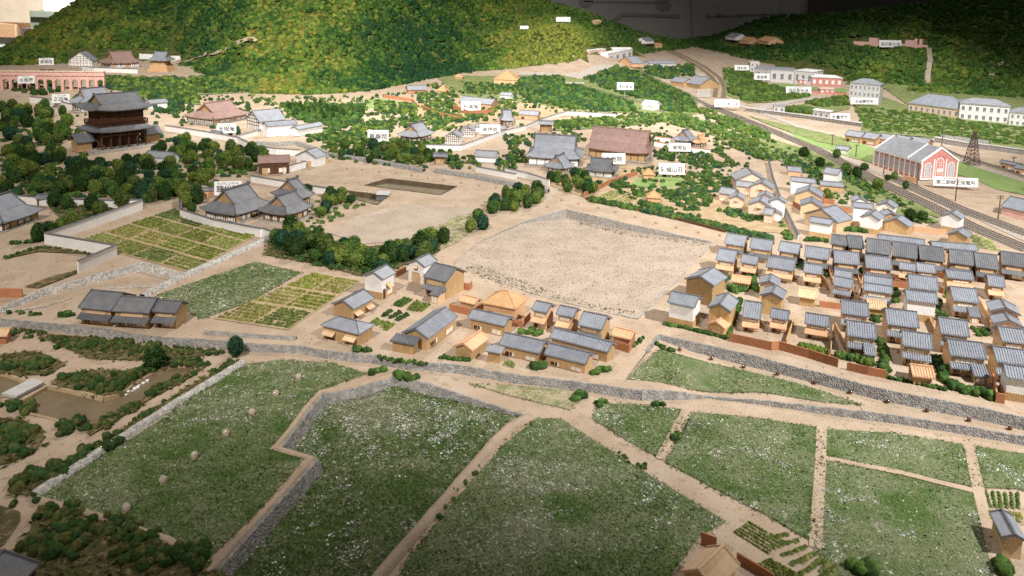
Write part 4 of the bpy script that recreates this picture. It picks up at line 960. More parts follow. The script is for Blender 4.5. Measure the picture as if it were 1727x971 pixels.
ribbon('gravel_strip', [(1330, 226), (1400, 255), (1480, 290), (1560, 326), (1640, 362), (1740, 408)], 'T', .5, 'ballast_pale', .017)
ribbon('gravel_strip', [(1225, 170), (1290, 192), (1360, 218), (1440, 246)], 'T', .6, 'ballast_pale', .022)
ribbon('gravel_strip', T('B4', 900, 50, 1200, 90, 1450, 175, 1760, 270), 'T', .5, 'ballast_pale', .03)
# utility poles
def pole(px, py, ppx, hpx, lab):
    b = P(px, py); s = (b.y)/FPX; h = hpx*s*1.02; o = root('utility_pole', lab, 'utility pole', b)
    MB().cyl((0, 0, -.03), (0, 0, h), .028, .02, 6).build('post', 'iron', o)
    for z in (.96, .88): MB().box(-.13, .13, -.012, .012, h*z-.012, h*z+.012).build('crossarm', 'iron', o)
for x, y, h, lab in ((1611, 339, 38, 'dark utility pole in front of the hall name card'), (1490, 294, 37, 'dark utility pole against the long side of the brick hall'), (1683, 370, 42, 'dark utility pole beside the pink shed'), (1546, 315, 37, 'dark utility pole at the front corner of the brick hall'),
                     (1443, 265, 22, 'dark utility pole on the green bank left of the brick hall'), (1403, 246, 20, 'thin utility pole farthest left on the green bank'), (1588, 246, 18, 'thin utility pole behind the brick hall roof'), (1519, 240, 18, 'thin utility pole in front of the long low row'), (1708, 282, 18, 'thin utility pole by the orange houses near the right edge')):
    pole(x, y, 0, h, lab)
def pylon():
    b = P(1638, 278); o = root('lattice_pylon', 'dark steel lattice pylon on the grass behind the hall', 'pylon', b); s = b.y/FPX; h = 58*s
    def at(sx, sy, z): r = .30*(1-z/h*.82); return Vector((sx*r, sy*r, z))
    for sx in (-1, 1):
        for sy in (-1, 1): MB().cyl(at(sx, sy, 0), at(sx, sy, h), .022, .014, 5).build('leg', 'iron', o)
    N = 9; c = MB()
    for i in range(N):
        z0, z1 = h*i/N, h*(i+1)/N
        for (a, b2) in (((-1, -1), (1, -1)), ((1, -1), (1, 1)), ((1, 1), (-1, 1)), ((-1, 1), (-1, -1))):
            c.cyl(at(*a, z0), at(*b2, z1), .011, .011, 4); c.cyl(at(*b2, z0), at(*a, z1), .011, .011, 4); c.cyl(at(*a, z1), at(*b2, z1), .011, .011, 4)
    c.build('bracing', 'iron', o)
    for z in (.80, .89, .97): MB().box(-.26, .26, -.02, .02, h*z-.015, h*z+.015).build('crossarm', 'iron', o)
pylon()
# small glass beads on pegs
bead_me = {}
def bead(px, py, lv, r, amber, label, group):
    p = P(px, py, lv); k = amber
    if k not in bead_me:
        m, nt, b = nodes('bead_glass_'+k); b.inputs['Base Color'].default_value = {'clear': (.93, .80, .72, 1), 'amber': (.16, .075, .055, 1), 'pale': (.50, .33, .25, 1)}[k]; b.inputs['Roughness'].default_value = .04
        b.inputs['Transmission Weight'].default_value = .6 if k == 'clear' else .2; b.inputs['Specular IOR Level'].default_value = .7; M['bead_'+k] = m
        V, F = ico(2); me = np_mesh('bead', V, F, None, 'bead_'+k, True); me2 = MB(); me2.cyl((0, 0, 0), (0, 0, .25), 1.25, .9, 10); mm = bpy.data.meshes.new('foot'); mm.from_pydata(me2.v, [], me2.f); mm.materials.append(M['soil']); bead_me[k] = (me, mm)
    o = root('glass_bead', label, 'bead', p, 0, group); o.scale = (r, r, r)
    a = link('bead', bead_me[k][0], o); a.location = (0, 0, 1.0); link('foot', bead_me[k][1], o)
for x, y in ((213, 862), (275, 815), (328, 773), (381, 735), (425, 700), (465, 668), (503, 640)): bead(x, y, 'F', .072, 'clear', 'clear glass bead in the diagonal line across the leftmost field', 'beads on the field')
for x, y in ((1146, 592), (1200, 607), (1254, 621), (1311, 633), (1374, 648), (1434, 664), (1497, 680), (1563, 695), (1634, 711), (1703, 725)): bead(x, y, 'S', .05, 'amber', 'dark amber bead on the earth strip below the stone wall', 'beads below the wall')
for x, y in T('B3', 245, 425, 340, 382, 450, 405, 580, 432, 690, 460, 822, 494, 958, 532, 1090, 562, 1236, 594, 1375, 615): bead(x, y, 'T', .05, 'pale', 'small pinkish bead along the sandy road above the lot', 'beads along the upper road')
for x, y in T('B2', 605, 175, 705, 182, 815, 195, 928, 208, 1028, 220, 1137, 236, 1240, 250, 1352, 268, 1470, 286, 1580, 300): bead(x, y, 'T', .05, 'pale', 'small pinkish bead beside the rubble wall above the rectangular pond', 'beads along the rubble wall')
for x, y in T('C3', 385, 650, 615, 690, 855, 712, 1090, 740): bead(x, y, 'F', .04, 'clear', 'clear bead at the foot of the long rubble wall', 'beads under the rubble wall')
# plank bridge, pebbles, culvert
b0 = [P(*T('C1', *q), 'F') for q in ((10, 738), (110, 757), (290, 662), (215, 635))]; o = MB().hexa([p+Vector((0, 0, .03)) for p in b0], [p+Vector((0, 0, .09)) for p in b0]).build('plank_bridge', 'concrete'); tag(o, 'flat grey plank bridge over the garden pond', 'bridge')
for i in range(9):
    q = T('C1', 830+i*17+R.uniform(-8, 8), 705-i*11+R.uniform(-8, 8)); p = P(*q, 'F'); V, F = CL[i % 7]; s = R.uniform(.025, .05); me = np_mesh('pebble', V*s*[1, 1, .7], F, None, 'white', True); o = link('pebble', me); o.location = p-Vector((0, 0, .03)); tag(o, 'white pebble in the row at the pond island edge', 'stone', 'white pebbles by the pond')
p = P(*T('B2', 835, 352)); o = root('culvert', 'small dark arched culvert beside the rectangular pond', 'culvert', p); b = MB(); pr = [(-.28, -.1), (.28, -.1), (.28, .06), (.15, .13), (-.15, .13), (-.28, .06)]; b.prism([(y, z) for y, z in pr], -.2, .2); b.build('barrel', 'tile_dark', o)
MB().box(-.22, .3, -.34, .34, .13, .155).build('deck', 'concrete', o)
# ------------------------------------------------------------------ centre cluster of farm and shop houses
ORD = ['first', 'second', 'third', 'fourth', 'fifth', 'sixth', 'seventh', 'eighth', 'ninth', 'tenth', 'eleventh', 'twelfth']
z5 = lambda *a: T('z5', *a); C2 = lambda *a: T('C2', *a); C3 = lambda *a: T('C3', *a)
H_corner('storehouse', 'white plastered storehouse with boarded base beside the dark hedge, left one of the pair', z5(445, 430), z5(635, 325), z5(172, 375), .58, wall='white', skirt='wood', ribs=False, win=1, awn=1, seed=1, cat='storehouse', roof='tile')
H_corner('storehouse', 'white plastered storehouse with a pale awning on its gable, touching the brown two-storey house', z5(1020, 258), z5(1200, 168), z5(765, 207), .52, wall='white', ribs=False, gwin=True, gdoor=True, seed=2, cat='storehouse')
H_corner('townhouse', 'brown two-storey house with tall ochre side wall beside the storehouses', z5(1320, 462), z5(1005, 387), z5(1525, 305), .52, wall='wood', ribs=False, pent='dark', win=1, annex=True, seed=3, roof='tile_dark')
H_corner('house', 'low gabled wooden house with pale awnings in front of the white storehouse', C2(640, 168), C2(785, 92), C2(498, 132), .30, ribs=False, awn=2, gwin=False, seed=4)
H_corner('house', 'hip roofed brown wooden house nearest the road', C2(680, 332), C2(428, 268), C2(782, 266), .30, pitch=.45, hip=True, awn=2, seed=5, roof='tile', win=0)
H_corner('house', 'long gabled house with a ridge running away between the vegetable beds', C2(1130, 362), C2(1330, 216), C2(968, 315), .30, ribs=True, win=2, seed=6)
H_eave('shed', 'narrow boarded shed with a dark lean-to roof beside the long gabled house', C2(882, 372), C2(1045, 402), 0, .25, dep=.35, pitch=.25, oneslope=True, roof='tile_dark', wall='wood_board', door=False, seed=7, cat='shed')
H_corner('shed', 'small barn with a pale orange board roof in the middle of the cluster', C2(1425, 442), C2(1535, 356), C2(1312, 402), .24, roof='wood_orange', wall='wood_board', ribs=False, door=False, seed=8, cat='shed')
H_eave('shed', 'tiny upright shed left of the row of low houses', C2(1508, 440), C2(1612, 458), 0, .25, dep=.28, pitch=.25, oneslope=True, roof='tile', wall='wood_board', door=False, ribs=False, seed=9, cat='shed')
H_eave('house', 'low blue grey roofed house behind the orange barn', C2(1393, 222), C2(1640, 278), C2(0, 185)[1], .28, win=2, seed=10)
H_eave('farmhouse', 'large ochre thatched hip roofed farmhouse in the cluster', (812, 512), (870, 523), 490, .36, hip=True, roof='thatch', wall='wood_orange', pitch=.62, seed=11, win=1)
H_eave('shed', 'small shed with orange roof inside the red fence', C2(1330, 108), C2(1440, 138), C2(0, 78)[1], .2, roof='wood_orange', wall='wood_orange', door=False, seed=12, cat='shed')
H_eave('townhouse', 'narrow townhouse right of the thatched farmhouse', C3(140, 168), C3(242, 192), C3(0, 116)[1], .46, wall='wood_orange', pent='wood', win=1, seed=13)
H_eave('townhouse', 'middle one of three narrow townhouses facing the sandy lot corner', C3(300, 198), C3(420, 222), C3(0, 146)[1], .46, wall='wood_orange', pent='wood', win=1, seed=14)
H_eave('townhouse', 'widest of three townhouses near the sandy lot corner', C3(443, 268), C3(605, 302), C3(0, 190)[1], .44, pent='dark', seed=15)
H_eave('shed', 'shed with bright orange board roof at the corner by the road', C3(662, 336), C3(792, 368), C3(0, 292)[1], .22, roof='wood_orange', wall='red_fence', door=False, seed=16, cat='shed')
H_eave('house', 'very long low house behind the front row of the cluster', C3(258, 350), C3(645, 450), C3(0, 330)[1], .26, win=3, wall='wood', seed=17)
H_eave('house', 'low house at the front right of the cluster with two paper windows', C3(222, 460), C3(500, 528), C3(0, 415)[1], .24, win=2, seed=18)
H_eave('house', 'low house at the front left of the cluster beside the tiny shed', (841, 582), (911, 598), 568, .24, win=2, seed=19)
fence('board_fence', 'short red board fence between the white storehouses', z5(630, 380, 760, 320), 'T', .2, 'red_fence', None, .03, 'fence')
fence('board_fence', 'red board fence behind the ochre side wall of the brown house', z5(1500, 540, 1620, 565, 1660, 520), 'T', .2, 'red_fence', None, .03, 'fence')
fence('board_fence', 'red board fence enclosing the small orange roofed shed', C2(1275, 170, 1420, 205, 1490, 170), 'T', .2, 'red_fence', None, .03, 'fence')
fence('board_fence', 'red board fence below the orange roofed shed at the road corner', C3(690, 420, 775, 445, 805, 400), 'T', .2, 'red_fence', None, .03, 'fence')
fence('board_fence', 'red board fence between the farmhouse and the townhouses', C3(-20, 265, 75, 280, 130, 225), 'T', .18, 'red_fence', None, .03, 'fence')
# three houses by the road on the left
z4 = lambda *a: T('z4', *a)
H_eave('shophouse', 'left house of the dark roofed terrace of three by the stone kerb', z4(95, 328), z4(560, 372), z4(0, 92)[1], .40, pent='dark', roof='tile_dark', wall='wood', win=2, ribs=False, seed=21)
H_eave('shophouse', 'middle house of the dark roofed terrace of three, reddish patch on its roof', z4(565, 372), z4(1080, 405), z4(0, 172)[1], .40, pent='dark', roof='tile_dark', wall='wood', win=2, ribs=False, seed=22)
H_eave('shophouse', 'right house of the dark roofed terrace of three with a lit ochre gable', z4(1120, 380), z4(1460, 405), z4(0, 222)[1], .40, pent='dark', roof='tile_dark', wall='wood', win=1, ribs=False, seed=23)
# ------------------------------------------------------------------ the townhouse block on the right
B4 = lambda *a: T('B4', *a); C4 = lambda *a: T('C4', *a); z6 = lambda *a: T('z6', *a); B3 = lambda *a: T('B3', *a)
def row(data, tile, lab, group, h=.44, **k):
    for i, e in enumerate(data):
        x0, y0, x1, y1, ry = e[:5]; kk = dict(k); kk.update(e[5] if len(e) > 5 else {})
        l = kk.pop('label', None) or lab % ORD[i]; hh = kk.pop('h', h); nm = kk.pop('name', 'townhouse')
        H_eave(nm, l, T(tile, x0, y0), T(tile, x1, y1), T(tile, 0, ry+(y1-y0)/2)[1], hh, group=group, seed=int(x0*7+y0+ord(tile[0])*11), **kk)
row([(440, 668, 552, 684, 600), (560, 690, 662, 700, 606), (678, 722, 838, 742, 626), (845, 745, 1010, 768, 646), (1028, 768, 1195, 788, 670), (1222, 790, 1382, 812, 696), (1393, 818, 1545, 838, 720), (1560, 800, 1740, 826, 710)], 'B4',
    '%s dark roofed house from the left in the rear terrace nearest the railway', 'rear terrace of dark roofed houses', .46, pent='dark', roof='tile_dark', wall='wood_brown_shaded', win=1)
row([(95, 712, 232, 735, 645), (268, 752, 432, 775, 675), (463, 788, 632, 808, 704), (672, 822, 848, 842, 735)], 'B4', '%s house from the sandy road in the second terrace of the block', 'second terrace of townhouses', .44, pent='dark', wall='wood_brown_shaded', win=1)
row([(18, 818, 202, 848, 742), (263, 852, 388, 870, 790), (463, 888, 584, 906, 830), (658, 922, 848, 950, 865), (888, 830, 1002, 848, 780), (1005, 846, 1134, 862, 786), (1203, 888, 1384, 908, 830), (1473, 940, 1588, 956, 865)], 'B4',
    '%s blue grey roofed house from the left in the middle rows of the block', 'middle rows of townhouses', .40, pent='wood', wall='wood', win=1)
row([(755, 642, 1062, 676, 602), (1108, 690, 1412, 714, 646)], 'B4', '%s long flat-looking roof rising behind the rear terrace', 'long roofs behind the rear terrace', .42, wall='wood', win=0, name='longhouse')
row([(1403, 665, 1537, 686, 592, dict(label='dark roofed house at the block corner nearest the sandy road')), (1348, 772, 1472, 792, 692, dict(label='blue grey house second back along the sandy road side', pent='wood')), (1566, 694, 1712, 716, 622, dict(label='dark roofed house second from the sandy road in the rear corner')),
     (1508, 788, 1620, 806, 730, dict(label='small house with orange pent roof behind the orange shed', pent='wood')), (1448, 915, 1574, 934, 866, dict(label='orange board roofed shed among shrubs near the sandy road', h=.2, pent=None, win=0, roof='wood_orange', name='shed', door=False))], 'B3', '', 'corner houses', .42, pent='dark', wall='wood', win=1)
row([(42, 218, 164, 240, 152, dict(label='small tile roofed house with orange pent roof by the brown front fence')), (272, 258, 434, 284, 182, dict(label='small tile roofed house with pale pink pent roof in a bare yard'))], 'C4', '', 'front row houses', .36, pent='wood', wall='wood_pale', win=1)
H_eave('townhouse', 'small tile roofed house with orange pent roof next to the twin gabled barns', z6(978, 658), z6(1198, 694), z6(0, 478)[1], .36, pent='wood', wall='wood_pale', win=1, seed=61, group='front row houses')
row([(508, 190, 694, 218, 96, dict(label='tile roofed house half hidden behind the house with the annex')), (548, 336, 744, 364, 230, dict(label='two-storey tile roofed house with a small tiled annex beside the round shrubs', annex=True)), (808, 262, 1024, 290, 152, dict(label='tile roofed house directly in front of the tall white storehouse')),
     (912, 402, 1114, 434, 296, dict(label='two-storey tile roofed house behind the striped orange shed')), (1158, 322, 1354, 350, 210, dict(label='tile roofed house behind the front house with the annex at right')), (1222, 466, 1468, 498, 352, dict(label='front two-storey house with tiled annex beside the clipped hedge', annex=True)),
     (1243, 106, 1418, 126, 10, dict(label='tile roofed house with annex left of the two blue gables', annex=True)), (1560, 374, 1740, 396, 272, dict(label='tile roofed house under the two blue gables at the frame edge')), (1526, 508, 1740, 536, 402, dict(label='tile roofed house touching the front white storehouse at the frame edge')),
     (955, 22, 1152, 48, -72, dict(label='tile roofed house behind the tall white storehouse')), (458, 6, 585, 30, -56, dict(label='tile roofed house behind the bare yard', h=.34)), (656, 38, 850, 66, -15, dict(label='pale house with wide paper windows behind the striped roof shed', wall='wood_pale'))], 'C4', '', 'tile roofed houses of the front rows', .46, pent='tile', wall='wood_pale', win=2)
H_eave('storehouse', 'tall white storehouse in the middle of the tile roofed block', C4(938, 104), C4(1148, 130), C4(0, 44)[1], .56, wall='white', win=0, door=False, skirt='wood_board', cat='storehouse', seed=70)
H_eave('storehouse', 'white storehouse with boarded base at the right frame edge', C4(1590, 612), C4(1800, 644), C4(0, 535)[1], .52, wall='white', skirt='wood_board', door=False, cat='storehouse', seed=71)
H_gable('house', 'upper of two blue roofed gabled houses near the right frame edge', C4(1488, 180), C4(1690, 210), .75, .42, pitch=.42, roof='tile', ribs=False, wall='peach', door=False, seed=72)
H_gable('house', 'lower of two blue roofed gabled houses near the right frame edge', C4(1510, 262), C4(1712, 292), .6, .36, pitch=.42, roof='tile', ribs=False, wall='peach', door=False, seed=73)
H_eave('shed', 'shed with striped orange board roof in front of the two-storey house', C4(978, 604), C4(1128, 622), C4(0, 530)[1], .2, roof='wood_orange', wall='wood_board', door=False, cat='shed', seed=74)
H_eave('shed', 'shed with pale striped board roof beside the round bush', C4(686, 158), C4(812, 172), C4(0, 100)[1], .22, roof='wood_pale', wall='wood_board', door=False, cat='shed', seed=75)
H_eave('shed', 'plain pale roofed shed behind the small front houses', C4(228, 82), C4(350, 102), C4(0, 28)[1], .24, roof='wood_pale', wall='wood_board', ribs=False, door=False, cat='shed', seed=76)
H_gable('barn', 'big boarded barn with grey gable roof by the corner of the sandy lot', z6(303, 218), z6(648, 305), 1.0, .60, pitch=.42, ribs=False, wall='wood_board', door=False, cat='barn', seed=77)
H_eave('storehouse', 'white storehouse with ochre boarded base at the corner of the road', z6(108, 490), z6(435, 556), z6(0, 385)[1], .60, pitch=.42, wall='white', skirt='wood_board', door=False, cat='storehouse', seed=78)
H_gable('barn', 'tall boarded barn with grey gable roof between storehouse and hedge', z6(572, 556), z6(852, 612), .95, .58, pitch=.5, ribs=False, wall='wood_board', door=False, cat='barn', seed=79)
H_gable('shed', 'little shed with a pale peach gable roof in front of the tall barn', z6(568, 748), z6(775, 808), .42, .24, pitch=.5, ribs=False, roof='wood_orange', wall='wood_board', gdoor=True, door=False, cat='shed', seed=80)
H_gable('house', 'blue roofed gabled house behind the shed, rear one of two', z6(1172, 278), z6(1420, 315), .7, .42, pitch=.42, roof='tile', ribs=False, wall='wood_pale', door=False, seed=81)
H_gable('house', 'blue roofed gabled house with ochre boards, front one of two', z6(1188, 412), z6(1462, 462), .7, .50, pitch=.42, roof='tile', ribs=False, wall='wood_board', door=False, seed=82)
fence('board_fence', 'long brown board fence along the stone wall in front of the small houses', z6(835, 940, 1318, 1045) + C4(100, 425, 300, 482, 485, 540), 'T', .22, 'red_fence', None, .03, 'fence')
fence('board_fence', 'short brown board fence right of the small green gate hedge', C4(550, 560, 680, 590, 800, 612), 'T', .2, 'red_fence', None, .03, 'fence')
fence('board_fence', 'brown board fence beside the front white storehouse', C4(1500, 640, 1525, 770, 1575, 780), 'T', .22, 'red_fence', None, .03, 'fence')
for i, q in enumerate(([(370, 145), (525, 165)], [(850, 12), (945, 28)], [(1150, 45), (1180, 60)])): fence('board_fence', ['brown fence behind the bare yard of the small front house', 'reddish fence left of the tall white storehouse', 'short fence right of the tall white storehouse'][i], C4(*q[0], *q[1]), 'T', .18, 'red_fence', None, .03, 'fence')
for i, (a, b) in enumerate((((205, 240), (150, 400)), ((455, 300), (440, 470)), ((470, 290), (530, 420)), ((1075, 225), (1150, 390)), ((1420, 130), (1500, 310)), ((560, -60), (600, 110)), ((660, -60), (625, 100)))): fence('yard_fence', 'low tan yard fence, %s one counted from the sandy lot side' % ORD[i], C4(*a, *b), 'T', .17, 'wood', None, .025, 'fence', 'yard fences in the block')
for i, q in enumerate(((365, 870, 420, 970), (430, 860, 450, 930), (620, 905, 640, 970), (850, 900, 950, 920), (860, 930, 950, 955), (1140, 880, 1200, 900))): fence('yard_fence', 'reddish fence panel between middle row houses, %s from the left' % ORD[i], B4(*q), 'T', .18, 'red_fence', None, .03, 'fence', 'fence panels between the rows')
# ---- storehouses beside the railway
row([(178, 252, 342, 272, 222, dict(label='white storehouse with grey roof at the head of the lane')), (388, 200, 492, 218, 160, dict(label='white storehouse farthest back beside the railway bank', h=.4)), (372, 282, 532, 296, 250, dict(label='long brown house under the farthest white storehouse', wall='wood', h=.24)), (158, 188, 254, 196, 155, dict(label='small brown roofed hut at the top of the lane', wall='wood_orange', h=.24)),
     (298, 520, 450, 545, 482, dict(label='white storehouse with ochre base at the lower end of the lane', skirt='wood')), (586, 424, 724, 440, 388, dict(label='white storehouse with long grey roof behind the orange fence'))], 'B4', '', 'houses by the railway', .55, wall='white', win=0, door=False, name='storehouse', ribs=False)
for nm, lab, a, b, dep, h, wl, k in (('house', 'ochre gabled house, upper one beside the lane', (203, 345), (388, 368), .9, .3, 'wood_pale', {}), ('house', 'ochre gabled house, middle one beside the lane', (238, 418), (392, 436), .8, .3, 'wood_pale', {}), ('house', 'grey roofed gabled house behind the lower white storehouse', (262, 470), (486, 530), .9, .34, 'wood_pale', {}),
        ('storehouse', 'white gabled storehouse with an orange window, beside the pale beds', (738, 415), (864, 436), .6, .44, 'white', dict(gwin=True)), ('storehouse', 'white gabled storehouse in front of the orange fence', (630, 492), (764, 516), .7, .46, 'white', dict(skirt='wood')), ('house', 'low ochre gabled house right of the white gabled storehouse', (778, 525), (955, 560), .6, .26, 'wood', {}),
        ('house', 'small ochre gabled house behind the low one near the dark shrubs', (775, 490), (905, 500), .5, .3, 'wood', {}), ('storehouse', 'white gabled storehouse standing alone by the railway', (1160, 482), (1298, 508), .6, .48, 'white', dict(skirt='wood')), ('barn', 'boarded gabled barn in front of the lone white storehouse', (1200, 605), (1340, 632), .65, .32, 'wood_board', {}),
        ('house', 'small grey gabled house behind the long roofed white storehouse', (590, 388), (690, 395), .5, .42, 'white', {})):
    H_gable(nm, lab, B4(*a), B4(*b), dep*1.15, h*1.18, wall=wl, ribs=False, door=False, group='houses by the railway', seed=int(a[0]+a[1]*3), **k)
for i, q in enumerate(((395, 445, 570, 465), (460, 540, 625, 555), (325, 330, 400, 350, 400, 380), (390, 398, 465, 408), (950, 580, 1195, 610), (195, 415, 240, 445))): fence('board_fence', ['orange board fence below the ochre gabled houses', 'bright orange board fence beside the lower white storehouse', 'orange fence behind the upper ochre house', 'short orange fence by the small lawn', 'long orange fence between ochre house and barn', 'orange fence at the lane edge'][i], B4(*q), 'T', .22, 'wood_orange' if i in (1, 4) else 'red_fence', None, .03, 'fence')
fence('boundary_wall', 'grey boundary wall along the lane beside the villa', B4(35, 140, 60, 250, 130, 440, 230, 640), 'T', .2, 'plaster_grey', 'cap', .05)
# ---- villa with many grey roofs
for i, (a, b, dep, h, lab) in enumerate((((1478, 252), (1692, 262), .8, .42, 'big gabled roof at the back of the grey roofed villa'), ((1568, 292), (1720, 312), .6, .36, 'middle gabled roof of the grey roofed villa'), ((1432, 372), (1538, 384), .5, .26, 'small gabled pavilion at the left front of the villa'), ((1556, 412), (1712, 432), .7, .36, 'large gabled front hall of the grey roofed villa'))):
    H_gable('villa_wing', lab, B3(*a), B3(*b), dep*1.45, h*1.25, wall='peach', ribs=False, roof='tile_light', pitch=.5, door=False, group='wings of the villa', seed=90+i, cat='villa', gwin=True)
for i, (a, b, ry, h, lab) in enumerate((((1475, 285), (1590, 300), 255, .32, 'low side wing left of the villa gables'), ((1362, 332), (1466, 350), 298, .28, 'lowest left wing of the villa'), ((1655, 470), (1725, 480), 430, .3, 'front right wing of the villa with grey roof'))):
    H_eave('villa_wing', lab, B3(*a), B3(*b), T('B3', 0, ry)[1], h*1.2, wall='peach', ribs=False, roof='tile_light', win=2, door=False, group='wings of the villa', seed=95+i, cat='villa')
H_gable('villa_wing', 'tall white gabled tower wing at the right end of the villa', B4(40, 388), B4(150, 402), .45, .62, wall='white', ribs=False, roof='tile_light', door=False, group='wings of the villa', seed=99, cat='villa')
H_gable('villa_wing', 'low white gabled porch in front of the tower wing', B4(10, 470), B4(128, 482), .4, .24, wall='white', ribs=False, roof='tile_light', door=False, group='wings of the villa', seed=100, cat='villa')
H_gable('villa_wing', 'grey gabled wing between tower and big villa roof', B4(-40, 360), B4(66, 372), .6, .42, wall='peach', ribs=False, roof='tile_light', door=False, group='wings of the villa', seed=101, cat='villa')
# ---- foreground bottom right
H_corner('barn', 'pale plain wooden barn at the bottom edge of the picture', (1206, 1000), (1248, 957), (1138, 974), .40, 'F', pitch=.62, roof='wood_pale', wall='wood', ribs=False, door=False, cat='barn', seed=110)
fence('board_fence', 'dark red fence behind the pale barn', T('D3', 1255, 765, 1345, 800), 'F', .22, 'red_fence', None, .03, 'fence')
fence('board_fence', 'dark red fence in front of the pale barn', T('D3', 1490, 880, 1720, 1020), 'F', .16, 'red_fence', None, .03, 'fence')
H_gable('house', 'small wooden house with blue grey roof at the lower right edge', T('D4', 1565, 730), T('D4', 1730, 760), .7, .34, 'F', pitch=.45, roof='tile', wall='wood_pale', ribs=False, door=False, seed=111)
H_gable('house', 'blurred grey roofed house in the bottom left corner', T('D1', -380, 1010), T('D1', 110, 1060), .5, .4, 'F', pitch=.25, roof='tile_dark', wall='wood_dark', ribs=False, door=False, seed=112)
fence('board_fence', 'brown fence piece at the left edge beside the dirt yard', [(-40, 500), (37, 502)], 'T', .25, 'red_fence', None, .04, 'fence')
H_eave('shed', 'reddish hut at the left edge above the garden', (-50, 570), (12, 568), 555, .2, 'F', roof='wood_pale', wall='red_fence', ribs=False, door=False, cat='shed', seed=113)
A1 = lambda *a: T('A1', *a); A2 = lambda *a: T('A2', *a); A3 = lambda *a: T('A3', *a); A4 = lambda *a: T('A4', *a); B1 = lambda *a: T('B1', *a); B2 = lambda *a: T('B2', *a); z3 = lambda *a: T('z3', *a)
# ------------------------------------------------------------------ the great two-storey gate
def great_gate():
    c0 = P(*z3(540, 380), 'T', 1.98); a0 = math.radians(51); u = Vector((math.cos(a0), math.sin(a0), 0)); v = Vector((-u.y, u.x, 0)); L, d = 2.95, 2.3; ctr = c0+u*(L/2)+v*(d/2); x = u; hU = 1.72; ZS = 1.98/1.72
    o = root('temple_gate', 'huge dark two-storey wooden temple gate with sweeping grey roofs', 'temple gate', lvpos(ctr, 'T'), math.atan2(x.y, x.x)); W, D = L/2, d/2; o.scale = (1, 1, ZS)
    MB().box(-W*1.1, W*1.1, -D*1.05, D*1.05, -.05, .05).build('stone_platform', 'stone_fine', o)
    bw, bd = W*.74, D*.66
    # lower storey: columns with open bays and dark inside
    MB().box(-bw*.96, bw*.96, -bd*.25, bd*.9, .05, .82).build('inner_wall', 'wood_dark', o)
    for i in range(6):
        for j in range(3): xx = -bw+2*bw*i/5; yy = -bd+bd*j; MB().cyl((xx, yy, .05), (xx, yy, .84), .045, .045, 8).build('column', 'wood_dark', o)
    MB().box(-bw*1.02, bw*1.02, -bd*1.04, bd*1.04, .58, .66).build('tie_beam', 'wood_dark', o)
    MB().box(-bw*1.0, bw*1.0, -bd*1.0, bd*1.0, .70, .86).build('bracket_band', 'wood_dark', o)
    # lower roof skirt
    b = MB(); n = 8; rr = []
    for (X, Y, z) in ((W*1.0, D*1.02, .84), (W*.88, D*.86, .90), (W*.76, D*.70, 1.0)):
        ring = []
        for (ax, ay, bx_, by) in ((-1, -1, 1, -1), (1, -1, 1, 1), (1, 1, -1, 1), (-1, 1, -1, -1)):
            for j in range(n):
                s = j/n; ring.append(((ax+(bx_-ax)*s)*X, (ay+(by-ay)*s)*Y, z+(.07*abs(2*s-1)**3 if z < .86 else 0)))
        rr.append(ring)
    k = 4*n; b.add([(a, c, e-.04) for a, c, e in rr[0]]+[p for q in rr for p in q], [(i*k+j, i*k+(j+1) % k, (i+1)*k+(j+1) % k, (i+1)*k+j) for i in range(3) for j in range(k)]+[tuple(range(k))[::-1]]); b.build('lower_roof', 'tile_dark', o)
    # balcony
    MB().box(-bw*1.1, bw*1.1, -bd*1.1, bd*1.1, 1.02, 1.07).build('balcony_floor', 'wood_dark', o)
    for (x0, x1, y0, y1) in ((-bw*1.1, bw*1.1, -bd*1.1, -bd*1.1+.03), (-bw*1.1, bw*1.1, bd*1.1-.03, bd*1.1), (-bw*1.1, -bw*1.1+.03, -bd*1.1+.04, bd*1.1-.04), (bw*1.1-.03, bw*1.1, -bd*1.1+.04, bd*1.1-.04)):
        r = MB(); r.box(x0, x1, y0, y1, 1.20, 1.23); r.box(x0, x1, y0, y1, 1.12, 1.14); m = 12
        for i in range(m+1): xx = x0+(x1-x0-.02)*i/m; yy = y0+(y1-y0-.02)*i/m; r.box(xx, xx+.02, yy, yy+.02, 1.07, 1.20)
        r.build('railing', 'wood_dark', o)
    MB().box(-bw*.92, bw*.92, -bd*.9, bd*.9, 1.07, hU).build('upper_wall', 'wood_dark', o)
    for i in range(6):
        xx = -bw*.92+2*bw*.92*i/5
        for yy in (-bd*.9, bd*.9): MB().cyl((xx, yy, 1.07), (xx, yy, hU), .035, .035, 8).build('upper_column', 'timber', o)
    for i in range(5): xx = -bw*.92+2*bw*.92*(i+.5)/5; MB().box(xx-bw*.13, xx+bw*.13, -bd*.9-.014, -bd*.9-.001, 1.12, 1.45).build('door_panel', 'timber' if i % 2 else 'wood_dark', o)
    MB().box(-bw*.98, bw*.98, -bd*.97, bd*.97, hU-.16, hU+.01).build('bracket_band', 'wood_dark', o)
    irimoya_roof(o, W, D, hU, .58, 'tile_dark', 'wood', gw=.66, gd=.60, curve=.4, lift=.12)
    # side pavilions at both ends
    for s in (-1, 1):
        q = MB(); x0 = s*W*1.16; q.box(x0-.34, x0+.34, -.32, .32, 0, .46); pv = q.build('stair_pavilion', 'wood', o)
        e = MB()
        for sg in (-1, 1):
            t = [(x0-.44, sg*.46, .44), (x0+.44, sg*.46, .44), (x0+.44, 0, .74), (x0-.44, 0, .74)]
            if sg > 0: t = [t[1], t[0], t[3], t[2]]
            e.slab(*t, .04)
        e.build('pavilion_roof', 'tile_dark', pv)
great_gate()
